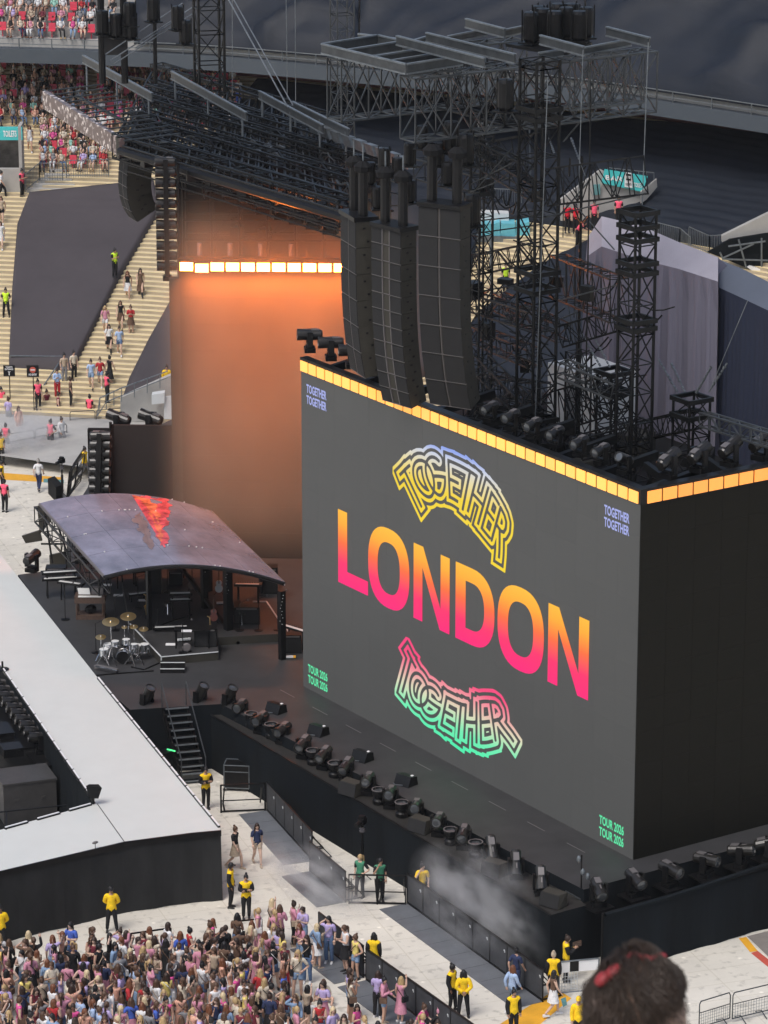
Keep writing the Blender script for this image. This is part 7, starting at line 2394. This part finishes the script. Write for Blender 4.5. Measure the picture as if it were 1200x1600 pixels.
person(on_stand(373, 170) + Vector((0, 0, .2)), toward(20), 'spectator in white shirt and blue jeans standing at the end of the red seats', None, ('tee', 'white'), ('trousers', 'cobalt'), ('bun', 'dark brown'), 4, 'phone', 'white')
for (x, y, dg_, tp_, bt, hr, lb_) in ((61, 767, 170, ('tee', 'white'), ('trousers', 'navy'), ('bun', 'grey'), 'grey haired man in white shirt and navy trousers crossing the pale floor'),
                                   (97, 700, 40, ('long', 'white'), ('trousers', 'grey'), ('bun', 'dark brown'), 'man in loose white shirt beside the pink vest steward'),
                                   (14, 668, 150, ('tee', 'lilac'), ('trousers', 'grey'), ('bun', 'brown'), 'person in lilac shirt in the mist at the left'),
                                   (30, 682, 40, ('long', 'peach'), ('trousers', 'peach'), ('long', 'brown'), 'person in loose peach clothes in the mist at the left'),
                                   (60, 652, 10, ('long', 'white'), ('trousers', 'denim'), ('bun', 'auburn'), 'man in white shirt and jeans below the no entry sign'),
                                   (74, 656, 30, ('tank', 'maroon'), ('skirt', 'peach'), ('bun', 'dark brown'), 'woman with a cream bag below the no entry sign'),
                                   (92, 660, 100, ('tank', 'maroon'), ('trousers', 'navy'), ('bun', 'dark brown'), 'woman with a bright pink bag at the foot of the stairs'),
                                   (212, 672, 20, ('tee', 'red'), ('trousers', 'black'), ('bun', 'black'), 'man in red shirt between the two large lamps'),
                                   (261, 618, 0, ('jacket', 'steward yellow'), ('trousers', 'black'), ('bun', 'black'), 'person in a yellow jacket above the white cabinet'),
                                   (133, 748, 60, ('jacket', 'steward yellow'), ('trousers', 'grey'), ('bun', 'black'), 'person in yellow half hidden behind the lamp column')):
    person(atz(x, y) if y > 640 else on_stand(x, y), toward(dg_), lb_, 'people on the far floor', tp_, bt, hr, random.choice((1, 3, 4)), 'walk' if y > 690 and x > 50 else 'stand', 'black')
# signs held up on posts
def signboard(label, px0, py0, px1, py1, base_px, lines, round_=False):
    b = on_stand(*base_px) if base_px[1] < 655 else atz(*base_px)
    dd = rd(b)[1] - .2
    o = thing('sign_board', label, 'sign', b, 'black signs on posts')
    a, c, e = atd(px0, py1, dd), atd(px1, py1, dd), atd(px0, py0, dd)
    w, hh = c - a, Vector((0, 0, e.z - a.z))
    t = MB(); t.obox(a, w, FH * .06, hh); t.build('board', 'black', o)
    t = MB(); m_ = (a + c) / 2; t.rod(Vector((m_.x, m_.y, b.z)) + FH * .08, m_ + FH * .08, .03, 5); t.build('post', 'black', o)
    for (txt_, y0, y1, x0, x1, mt) in lines:
        text(txt_, a + w * x0 + hh * y0 - FH * .012, w.normalized(), (0, 0, 1), w.length * (x1 - x0), hh.z * (y1 - y0), mt, o, .03)
    if round_:
        c0 = a + w * .5 + hh * .62 - FH * .015
        t = MB(); t.poly([c0 + RT * (.17 * math.cos(2 * math.pi * k / 18)) + Vector((0, 0, .17 * math.sin(2 * math.pi * k / 18))) for k in range(18)]); t.build('red_disc', 'redpaint', o)
        t = MB(); t.obox(c0 - RT * .12 - FH * .02 - Vector((0, 0, .03)), RT * .24, FH * .015, Vector((0, 0, .06))); t.build('white_bar', 'white', o)
    return o
signboard('black sign with white words and an upward arrow at the left', 5.5, 571, 23.5, 588, (15, 625), [('TICKETS', .78, .92, .2, .8, 'white'), ('ENTRANCE', .58, .74, .14, .86, 'white'), ('I', .1, .42, .46, .54, 'white'), ('v', .30, .46, .38, .62, 'white')])
signboard('black sign with a red no entry disc at the foot of the stairs', 42, 571, 61, 589, (52, 640), [('NO ENTRY', .12, .3, .16, .84, 'white')], True)
gr_ = thing('barrier_rail', 'pale rail frame below the big charcoal seat cover', 'railing', on_stand(60, 570))
t = MB(); dd = rd(on_stand(60, 570))[1]; t.path([atd(16, 578, dd), atd(16, 556, dd), atd(99, 557, dd - .2), atd(66, 606, dd - 2.2)], .04, 5); t.build('rail', 'steel', gr_)

# ---- crowd of fans waiting at the bottom
GRP = 'fans waiting in front of the runway'
tops = [('tank', 'white'), ('tank', 'black'), ('tee', 'white'), ('tee', 'black'), ('tee', 'pink'), ('tank', 'red'), ('tank', 'peach'), ('long', 'white'), ('tee', 'lilac'), ('tank', 'cream'), ('tee', 'red'), ('long', 'black'), ('tank', 'maroon'), ('tee', 'cobalt'), ('tee', 'pale blue'), ('tank', 'hot pink'), ('tee', 'brown'),
        ('tee', 'grey'), ('tank', 'beige'), ('tank', 'pink'), ('long', 'pink'), ('tee', 'cream'), ('tank', 'lilac'), ('tank', 'brown'), ('tee', 'beige'), ('dress', 'pink'), ('dress', 'black'), ('dress', 'peach'), ('dress', 'maroon'), ('tank', 'yellow'), ('tee', 'navy'), ('long', 'light denim')]
bots = [('trousers', 'denim'), ('shorts', 'light denim'), ('skirt', 'black'), ('trousers', 'light denim'), ('skirt', 'white'), ('trousers', 'black'), ('shorts', 'black'), ('skirt', 'pink'), ('shorts', 'denim'), ('trousers', 'grey')]
hairs = [('long', 'dark brown'), ('wavy', 'brown'), ('long', 'black'), ('wavy', 'blond'), ('long', 'auburn'), ('wavy', 'black'), ('bun', 'brown'), ('wavy', 'auburn'), ('pony', 'dark brown'), ('pony', 'brown'), ('bun', 'dark brown'), ('wavy', 'dark brown'), ('pony', 'blond'), ('long', 'brown'), ('bun', 'black'), ('long', 'pale blond')]
HN = {'long': 'long straight', 'wavy': 'long wavy', 'pony': 'tied back', 'bun': 'short'}
TN = {'tank': 'sleeveless top', 'tee': 'T-shirt', 'long': 'long sleeved shirt', 'dress': 'dress'}
rc = random.Random(21)
used = set()
def pick():
    for _ in range(400):
        tp_ = rc.choice(tops)
        bt = None if tp_[0] == 'dress' else rc.choice(bots)
        hr = rc.choice(hairs)
        if (tp_, bt, hr) not in used:
            used.add((tp_, bt, hr))
            return tp_, bt, hr
def lab(tp_, bt, hr, where):
    s_ = 'fan with %s %s hair, %s %s' % (HN[hr[0]], hr[1], tp_[1], TN[tp_[0]])
    if bt:
        s_ += ' and %s %s' % (bt[1], bt[0])
    return s_ + where
pts = []
def inside(x, y, poly):
    c = False
    for (x0, y0), (x1, y1) in zip(poly, poly[1:] + poly[:1]):
        if (y0 > y) != (y1 > y) and x < (x1 - x0) * (y - y0) / (y1 - y0) + x0:
            c = not c
    return c
dense = [(-40, 1535), (60, 1520), (150, 1512), (215, 1518), (300, 1506), (392, 1498), (440, 1520), (460, 1600), (470, 1666), (-60, 1666)]
for _ in range(30000):
    x, y = rc.uniform(-50, 480), rc.uniform(1498, 1666)
    if not inside(x, y, dense):
        continue
    p = atz(x, y)
    if len(pts) < 225 and all((p - q).length > .44 for q in pts):
        pts.append(p)
fixed = [(404, 1488), (425, 1478), (437, 1485), (459, 1478), (474, 1486), (405, 1520), (395, 1512), (434, 1532), (455, 1535), (470, 1510), (480, 1536), (495, 1512), (514, 1505), (430, 1496), (446, 1560), (466, 1560), (416, 1555), (540, 1520), (556, 1530), (600, 1600), (610, 1594), (626, 1598), (590, 1590), (548, 1600), (558, 1640), (546, 1590),
         (480, 1610), (500, 1640), (520, 1650), (470, 1650), (505, 1610), (455, 1635), (538, 1660), (570, 1664), (590, 1670), (494, 1668), (430, 1600), (415, 1590), (660, 1660), (640, 1668), (684, 1672), (610, 1674)]
fp = []
for x, y in fixed:
    p = atz(x, y)
    if all((p - q).length > .42 for q in pts + fp):
        fp.append(p)
ps = [k for k in POSES if k not in ('sit', 'floor', 'lean', 'walk', 'back')]
for p in sorted(pts + fp, key=lambda q: -q.dot(FH)):
    tp_, bt, hr = pick()
    deg = rc.choice((0, 20, -20, 60, 90, 120, -60, -90, 150, 170, 180, -150, 100)) + rc.uniform(-15, 15)
    pose_ = rc.choice(ps)
    person(p, toward(deg), lab(tp_, bt, hr, ''), GRP, tp_, bt, hr, rc.choice((0, 0, 1, 1, 3, 3, 2, 4, 5)), pose_, rc.choice(('white', 'black', 'beige')), rc.uniform(.97, 1.08), bag=rc.choice((None, None, 'black', 'brown', 'white', 'beige')))
for (x, y, tp_, bt, hr, deg) in ((462, 1592, ('tank', 'cream'), ('trousers', 'black'), ('wavy', 'pale blond'), 170), (484, 1596, ('tee', 'white'), ('trousers', 'black'), ('pony', 'brown'), 160), (505, 1566, ('tee', 'cream'), ('skirt', 'black'), ('long', 'brown'), 20),
                              (436, 1590, ('tee', 'maroon'), ('trousers', 'black'), ('long', 'brown'), 150), (660, 1606, ('tee', 'hot pink'), ('trousers', 'black'), ('bun', 'brown'), 60), (684, 1612, ('tee', 'black'), ('shorts', 'black'), ('bun', 'pink'), 40)):
    person(atz(x, y), toward(deg), lab(tp_, bt, hr, ', sitting'), 'fans sitting on the floor', tp_, bt, hr, rc.choice((0, 1, 3)), 'floor', 'white')

# ---- seated spectators far away: one mesh each, seats one by one
def low_body():
    """the sitting figure without subdivision, for the far stands"""
    V, N, F, reg, J = base_body('sit')
    return V, N, F, reg, J
def low_sit():
    J = POSES['sit']
    mb = MB()
    q = lambda a, b, r1, r2, m, n=5: mb.rod(J[a], J[b], r1, n, m, r2=r2, caps=True)
    mb.rod(J['pel'], J['ch'], .125, 7, 1, r2=.15, caps=True); mb.rod(J['ch'], J['nb'], .15, 7, 1, r2=.08, caps=True)
    q('nb', 'nk', .05, .045, 0)
    for s_ in 'lr':
        q('sh' + s_, 'el' + s_, .055, .045, 4); q('el' + s_, 'wr' + s_, .04, .03, 0)
        q('hp' + s_, 'kn' + s_, .09, .065, 2); q('kn' + s_, 'an' + s_, .055, .04, 2)
        mb.ell(Vector(J['wr' + s_]), (.035, .045, .03), 5, 3, 0)
        mb.box(Vector(J['an' + s_]) + Vector((0, .05, -.04)), (.09, .24, .08), 3)
    h = Vector(J['head'])
    mb.ell(h, (.075, .092, .118), 7, 5, 0)
    mb.ell(h + Vector((0, -.025, .02)), (.088, .095, .12), 7, 5, 3)
    if True:
        mb.ell(h + Vector((0, -.07, -.13)), (.09, .045, .17), 6, 4, 5)
    return mb
def randmat(name, stops):
    m = DT.materials.new(name)
    m.use_nodes = True
    nt = m.node_tree
    oi = nt.nodes.new('ShaderNodeObjectInfo')
    cr = nt.nodes.new('ShaderNodeValToRGB')
    cr.color_ramp.interpolation = 'CONSTANT'
    e = cr.color_ramp.elements
    e[0].color = (*stops[0], 1)
    e[1].position, e[1].color = 1 / len(stops), (*stops[1], 1)
    for i, c in enumerate(stops[2:]):
        k = e.new((i + 2) / len(stops)); k.color = (*c, 1)
    nt.links.new(oi.outputs['Random'], cr.inputs[0])
    nt.links.new(cr.outputs[0], nt.nodes['Principled BSDF'].inputs['Base Color'])
    nt.nodes['Principled BSDF'].inputs['Roughness'].default_value = .7
    M[name] = m
FARC = ['white', 'black', 'pink', 'red', 'peach', 'cream', 'lilac', 'pale blue', 'hot pink', 'grey', 'brown', 'beige', 'mint', 'maroon', 'denim', 'navy', 'light denim']
for c_ in FARC:
    M['far_' + c_] = mat('cloth_' + c_.replace(' ', '_'), tuple(v * .92 + .01 for v in CLC[c_]), .9, spec=.2)
for k, c_ in enumerate(SKIN):
    M['far_skin%d' % k] = mat('skin_tone', c_, .6)
for k, c_ in HAIRC.items():
    M['far_h' + k] = mat('hair_tone', c_, .6)
FARM = ['far_' + c_ for c_ in FARC] + ['far_skin%d' % k for k in range(7)] + ['far_h' + k for k in HAIRC]
FI = {m: i for i, m in enumerate(FARM)}
LOW = low_sit()
crowd_mb = MB()
def far_person(p, rz):
    col = FI['far_' + rc.choice(['white', 'white', 'black', 'pink', 'pink', 'red', 'peach', 'cream', 'lilac', 'pale blue', 'hot pink', 'grey', 'brown', 'beige', 'mint', 'maroon', 'white', 'black'])]
    skn = FI['far_skin%d' % rc.choice((0, 0, 1, 1, 3, 2, 4, 5))]
    leg = rc.choice((FI['far_denim'], skn, FI['far_black'], skn, FI['far_navy'], FI['far_light denim'], FI['far_white']))
    hr = FI['far_h' + rc.choice(('dark brown', 'brown', 'black', 'blond', 'auburn', 'brown', 'dark brown'))]
    lng = rc.random() < .7
    mm = (skn, col, leg, hr, col if rc.random() < .5 else skn, hr if lng else col)
    ca, sa = math.cos(rz), math.sin(rz)
    sc2 = rc.uniform(.93, 1.06)
    lean = rc.uniform(-.12, .12)
    b0 = len(crowd_mb.v)
    crowd_mb.v += [(p.x + sc2 * (ca * (x + lean * z) - sa * y), p.y + sc2 * (sa * (x + lean * z) + ca * y), p.z + sc2 * z) for x, y, z in LOW.v]
    crowd_mb.f += [tuple(b0 + i for i in f) for f in LOW.f]
    crowd_mb.m += [mm[m] for m in LOW.m]
t = MB(); t.obox((-.21, -.22, .40), (.42, 0, 0), (0, .42, 0), (0, 0, .05)); t.obox((-.21, -.26, .42), (.42, 0, 0), (0, .05, -.0), (0, -.06, .42)); t.box((0, -.05, .2), (.06, .06, .4))
SEATM = t.mesh('stadium_seat', 'seat')
seatcols = ['white', 'black', 'pink', 'red', 'peach', 'cream', 'lilac', 'pale blue', 'hot pink', 'grey', 'white', 'brown', 'beige', 'white', 'mint', 'maroon']
snum = [0, 0]
def row_people(plist, rz, rowname, block, fill, grp):
    for i, p in enumerate(plist):
        if rc.random() < fill:
            far_person(p, rz + rc.uniform(-.45, .45))
            snum[0] += 1
            if rc.random() < .8:
                continue
        if snum[1] < 290:
            s_ = DT.objects.new('stadium_seat', SEATM)
            COL.objects.link(s_)
            s_.location = p
            s_.rotation_euler = (0, 0, rz)
            tag(s_, 'red plastic seat in the %s of %s' % (rowname, block), 'seat', 'red seats of ' + block)
            snum[1] += 1
def seat_rows(x0, x1, ylist, block, fill, upper=False, skipx=()):
    for k, y in enumerate(ylist):
        a, b = (stand_at(x0, y), stand_at(x1, y)) if not upper else (upper_at(x0, k), upper_at(x1, k))
        n = int((b - a).length / .56)
        pl = []
        for i in range(n):
            f = (i + .5) / n
            xx = x0 + (x1 - x0) * f
            if any(s0 < xx < s1 for s0, s1 in skipx):
                continue
            p = stand_at(xx, y) if not upper else upper_at(xx, k)
            pl.append(p + Vector((0, 0, .02)))
        row_people(pl, CAMDIR, nth[k] + ' row', block, fill, 'spectators in ' + block)
def upper_at(x, k):
    dd = fas(0) + 10
    for _ in range(8):
        p = atd(x, 40, dd)
        r = p.dot(RT)
        dd = fas(r) + .6 + .35 + k * UG
    return Vector((*xy(vw(r, dd, 0)), ZF1 + (k + 1) * UR))
seat_rows(60, 168, [266 - 11.4 * k for k in range(9)], 'the block above the barred railing', .9)
seat_rows(-4, 62, [196 - 11.2 * k for k in range(8)], 'the block left of the aisle', .82)
seat_rows(62, 132, [266 - 11.2 * k for k in range(9, 14)], 'the block above the glittering roof edge', .75)
seat_rows(150, 372, [204 - 11.2 * k for k in range(8)], 'the block seen through the roof beams', .72)
seat_rows(222, 236, [262 - 12 * k for k in range(5)], 'the block right of the far speaker stack', .9)
seat_rows(-4, 150, [0] * 6, 'the upper tier block at the top left', .9, True)
seat_rows(165, 190, [0] * 6, 'the upper tier block between the masts', .7, True)

stuff(crowd_mb.build('seated_crowd', FARM, None, True))['label'] = 'rows of seated spectators in the far stands'

# ---- the head right in front of the camera
hp = CO + ray(998, 1601).normalized() * 5.75
hd = thing('person', 'back of a near head with short dark hair and a red highlight of added beads, bottom right', 'person', hp)
skc = mat('neck_skin', (.30, .18, .125), .55, noise=.12, nscale=30)
M['neck_skin'] = skc
M['head_hair'] = mat('dark_hair', (.044, .028, .019), .5, noise=.25, nscale=60, stretch=(1, 1, .3))
M['red_bow'] = mat('red_bow', (.24, .018, .022), .6, noise=.25, nscale=40)
def hloc(x, y, z):
    return hp + RT * x + FH * y + Vector((0, 0, z))
t = MB()
n, kk = 28, 18
vs = []
for i in range(kk + 1):
    ph = math.pi * i / kk
    for j in range(n):
        a = 2 * math.pi * j / n
        x, y, z = .077 * math.sin(ph) * math.cos(a), .098 * math.sin(ph) * math.sin(a), .118 * math.cos(ph)
        if z < -.03:
            y = y * .82 + .0; x *= .92
        vs.append(hloc(x, y, z))
t.v = [tuple(v) for v in vs]
for i in range(kk):
    for j in range(n):
        t.f.append((i * n + j, (i + 1) * n + j, (i + 1) * n + (j + 1) % n, i * n + (j + 1) % n)); t.m.append(0)
t.lathe([(.060, -.30), (.058, -.2), (.060, -.1), (.055, -.05)], 18, M4=Matrix.Translation(hp))
for s_ in (-1, 1):
    t.ell(hloc(s_ * .082, .005, -.035), (.010, .022, .034), 8, 6)
t.lathe([(.30, -.55), (.26, -.36), (.12, -.29), (.060, -.26)], 20, M4=Matrix.Translation(hp))
t.build('head', 'neck_skin', hd, True)
rh = random.Random(5)
def on_head(v, up=0.0):
    """nearest point over the scalp in head axes"""
    q = Vector((v.x / .079, v.y / .100, v.z / .120)).normalized()
    return Vector((q.x * (.079 + up), q.y * (.100 + up), q.z * (.120 + up)))
def strands(cnt, z0, L0, L1, rr, name, mt, lift, prob):
    mb = MB()
    for _ in range(cnt):
        a = 2 * math.pi * rh.random()
        zz = 1 - rh.random() * (1 - z0)
        s_ = math.sqrt(max(0, 1 - zz * zz))
        nx, ny, nz = s_ * math.cos(a), s_ * math.sin(a), zz
        if rh.random() > prob(nx, ny, nz):
            continue
        p = Vector((nx * .079, ny * .100, nz * .120))
        clump = math.sin(nx * 9 + ny * 5) * .5 + math.sin(nz * 11 + nx * 4) * .5
        tg = Vector((.35 + nx * .9 + .25 * clump, -.55, -.55)).normalized()
        L = rh.uniform(L0, L1)
        lf = lift * (1 + .55 * clump) * rh.uniform(.5, 1.2)
        prev = None
        r0 = rr * rh.uniform(.6, 1.3)
        for q in range(5):
            f = q / 4
            v = on_head(p + tg * (L * f), lf * math.sin(.25 + f * 2.4) + .001)
            v += Vector((rh.uniform(-1, 1), rh.uniform(-1, 1), rh.uniform(-1, 1))) * .0012
            if v.z < .118 * (.20 + .38 * v.x / .079) + rh.uniform(-.006, .006) and lift > .005:
                break
            w = hloc(v.x, v.y, v.z)
            if prev is not None:
                mb.rod(prev, w, r0 * (1 - (q - 1) * .2), 3, 0, r2=max(r0 * (1 - q * .22), .0002))
            prev = w
    o = mb.build(name, mt, hd, True)
    o['kind'] = 'stuff'
line_ = lambda x: .26 + .34 * x
strands(6500, -.45, .035, .062, .0011, 'hair_top', 'head_hair', .012, lambda x, y, z: 1 if z > line_(x) else 0)
strands(9000, -.85, .007, .014, .0006, 'hair_short', 'head_hair', .0012, lambda x, y, z: min(1, max(.08, .5 + (z - .20 - .38 * x) * 1.3)) if z < line_(x) + .1 and y < .5 else 0)
t = MB(); 
for s_ in (0, 1):
    c = hloc(-.060 + .017 * s_, -.03, .094 + .012 * s_)
    t.ell(c, (.017, .014, .010), 12, 7, 0, Matrix.Rotation(-.6, 3, FH))
t.build('bow', 'red_bow', hd, True)
t = MB(); t.path([hloc(-.075, -.035, .06), hloc(-.062, -.072, .01), hloc(-.042, -.092, -.05), hloc(-.02, -.1, -.10)], .0022, 5); t.build('elastic_band', 'beige_band' if 'beige_band' in M else 'wood', hd)
t = MB()
for k in range(9):
    t.ell(hloc(-.02 + k * .007, -.005 + .01 * math.sin(k), .121 - abs(k - 4) * .0012), (.008, .008, .006), 7, 5)
t.build('red_highlight', 'red_bow', hd, True)  # red beads added as a reddish highlight on the crown
# ================================================================== air: haze, orange haze by the rear screen, smoke by the barriers
def volmat(name, dens, col, aniso=.2, noise=None):
    m = DT.materials.new(name)
    m.use_nodes = True
    nt = m.node_tree
    nt.nodes.remove(nt.nodes['Principled BSDF'])
    v = nt.nodes.new('ShaderNodeVolumePrincipled')
    v.inputs['Color'].default_value = (*col, 1)
    v.inputs['Density'].default_value = dens
    v.inputs['Anisotropy'].default_value = aniso
    nt.links.new(v.outputs[0], nt.nodes['Material Output'].inputs['Volume'])
    if noise:
        tc = nt.nodes.new('ShaderNodeTexCoord')
        n = nt.nodes.new('ShaderNodeTexNoise')
        n.inputs['Scale'].default_value = noise[0]
        n.inputs['Detail'].default_value = 3
        nt.links.new(tc.outputs['Object'], n.inputs['Vector'])
        mr = nt.nodes.new('ShaderNodeMapRange')
        mr.inputs[1].default_value, mr.inputs[2].default_value = noise[1], noise[2]
        mr.inputs[3].default_value, mr.inputs[4].default_value = 0, dens
        nt.links.new(n.outputs['Fac'], mr.inputs[0])
        # fade towards the skin of the cloud
        g_ = nt.nodes.new('ShaderNodeVectorMath'); g_.operation = 'LENGTH'
        mp = nt.nodes.new('ShaderNodeMapping'); mp.vector_type = 'POINT'
        nt.links.new(tc.outputs['Generated'], mp.inputs[0])
        mp.inputs['Location'].default_value = (-1, -1, -1)
        mp.inputs['Scale'].default_value = (2, 2, 2)
        nt.links.new(mp.outputs[0], g_.inputs[0])
        m2 = nt.nodes.new('ShaderNodeMapRange')
        m2.inputs[1].default_value, m2.inputs[2].default_value, m2.inputs[3].default_value, m2.inputs[4].default_value = .25, 1.0, 1, 0
        nt.links.new(g_.outputs['Value'], m2.inputs[0])
        mu = nt.nodes.new('ShaderNodeMath'); mu.operation = 'MULTIPLY'
        nt.links.new(mr.outputs[0], mu.inputs[0]); nt.links.new(m2.outputs[0], mu.inputs[1])
        nt.links.new(mu.outputs[0], v.inputs['Density'])
    M[name] = m
    return m
def cloud(label, c, r, ax, mt):
    """ellipsoid cloud: radii r along the axes ax"""
    t = MB(); t.ell((0, 0, 0), (1, 1, 1), 20, 12)
    me = t.mesh('smoke', mt, smooth=True)
    o = DT.objects.new('smoke', me)
    COL.objects.link(o)
    ax = [Vector(a).normalized() for a in ax]
    o.matrix_world = Matrix(((ax[0].x * r[0], ax[1].x * r[1], ax[2].x * r[2], c[0]), (ax[0].y * r[0], ax[1].y * r[1], ax[2].y * r[2], c[1]), (ax[0].z * r[0], ax[1].z * r[1], ax[2].z * r[2], c[2]), (0, 0, 0, 1)))
    o['label'] = label
    o['kind'] = 'stuff'
    return o
def boxfade(m):
    """density that thins out towards the sides of its box"""
    nt = m.node_tree
    v = next(n for n in nt.nodes if n.type == 'PRINCIPLED_VOLUME')
    d0 = v.inputs['Density'].default_value
    tc = nt.nodes.new('ShaderNodeTexCoord')
    sx = nt.nodes.new('ShaderNodeSeparateXYZ')
    nt.links.new(tc.outputs['Object'], sx.inputs[0])
    out = None
    for ax in 'XYZ':
        ab = nt.nodes.new('ShaderNodeMath'); ab.operation = 'ABSOLUTE'
        nt.links.new(sx.outputs[ax], ab.inputs[0])
        mr = nt.nodes.new('ShaderNodeMapRange'); mr.interpolation_type = 'SMOOTHSTEP'
        mr.inputs[1].default_value, mr.inputs[2].default_value, mr.inputs[3].default_value, mr.inputs[4].default_value = .62, 1.0, 1, 0
        nt.links.new(ab.outputs[0], mr.inputs[0])
        if out is None:
            out = mr.outputs[0]
        else:
            mu = nt.nodes.new('ShaderNodeMath'); mu.operation = 'MULTIPLY'
            nt.links.new(out, mu.inputs[0]); nt.links.new(mr.outputs[0], mu.inputs[1]); out = mu.outputs[0]
    n = nt.nodes.new('ShaderNodeTexNoise'); n.inputs['Scale'].default_value = 1.6; n.inputs['Detail'].default_value = 3
    nt.links.new(tc.outputs['Object'], n.inputs['Vector'])
    mr = nt.nodes.new('ShaderNodeMapRange')
    mr.inputs[1].default_value, mr.inputs[2].default_value, mr.inputs[3].default_value, mr.inputs[4].default_value = .3, .7, d0 * .55, d0 * 1.45
    nt.links.new(n.outputs['Fac'], mr.inputs[0])
    mu = nt.nodes.new('ShaderNodeMath'); mu.operation = 'MULTIPLY'
    nt.links.new(out, mu.inputs[0]); nt.links.new(mr.outputs[0], mu.inputs[1])
    nt.links.new(mu.outputs[0], v.inputs['Density'])
boxfade(volmat('smoke_orange', .046, (.96, .77, .55), .0))  # smoke colour tinted orange to strengthen the strip's light
t = MB(); t.box((0, 0, 0), (2, 2, 2))
o = DT.objects.new('smoke', t.mesh('smoke', 'smoke_orange')); COL.objects.link(o)
c0 = bl + dr * 5.2 + nr * 1.6
ax, ay = dr * 6.3, -nr * 5.6
o.matrix_world = Matrix(((ax.x, ay.x, 0, c0.x), (ax.y, ay.y, 0, c0.y), (0, 0, 8.6, 11.6), (0, 0, 0, 1)))
o['kind'] = 'stuff'; o['label'] = 'orange lit and orange tinted haze hanging round the rear screen'
d_ = None
volmat('smoke_white', 1.15, (.97, .97, .98), .2, (2.6, .42, .66))
volmat('smoke_thick', 3.4, (.97, .97, .98), .2, (2.2, .36, .6))
def plume(label, pa, pb, rad, mt, ext=1.1):
    a, b = atz(*pa), atz(*pb)
    m_ = (a + b) / 2
    dv = (b - a)
    dn = dv.normalized()
    sd_ = dn.cross(Vector((0, 0, 1))).normalized()
    cloud(label, m_, (dv.length / 2 * ext, rad[0], rad[1]), (dn, sd_, sd_.cross(dn)), mt)
plume('white smoke spreading wide along the stage front above the barriers', (855, 1490, .8), (655, 1345, 2.3), (1.6, 2.1), 'smoke_white', 1.08)
plume('dense white smoke leaving the machine by the stewards', (866, 1480, .7), (745, 1395, 1.6), (.75, .95), 'smoke_thick')
plume('thin white smoke low over the pale floor left of the barriers', (560, 1420, .6), (420, 1330, .8), (1.6, 1.1), 'smoke_white', 1.2)
plume('thin white smoke drifting over the far floor at the left edge', (-20, 690, 1.2), (80, 670, 1.2), (2.2, 1.8), 'smoke_white', 1.4)
volmat('haze_air', .00006, (.93, .95, 1.0), .1)
t = MB(); t.obox((-310, -310, -1), (820, 0, 0), (0, 820, 0), (0, 0, 55))
o = t.build('haze', 'haze_air'); o['kind'] = 'stuff'
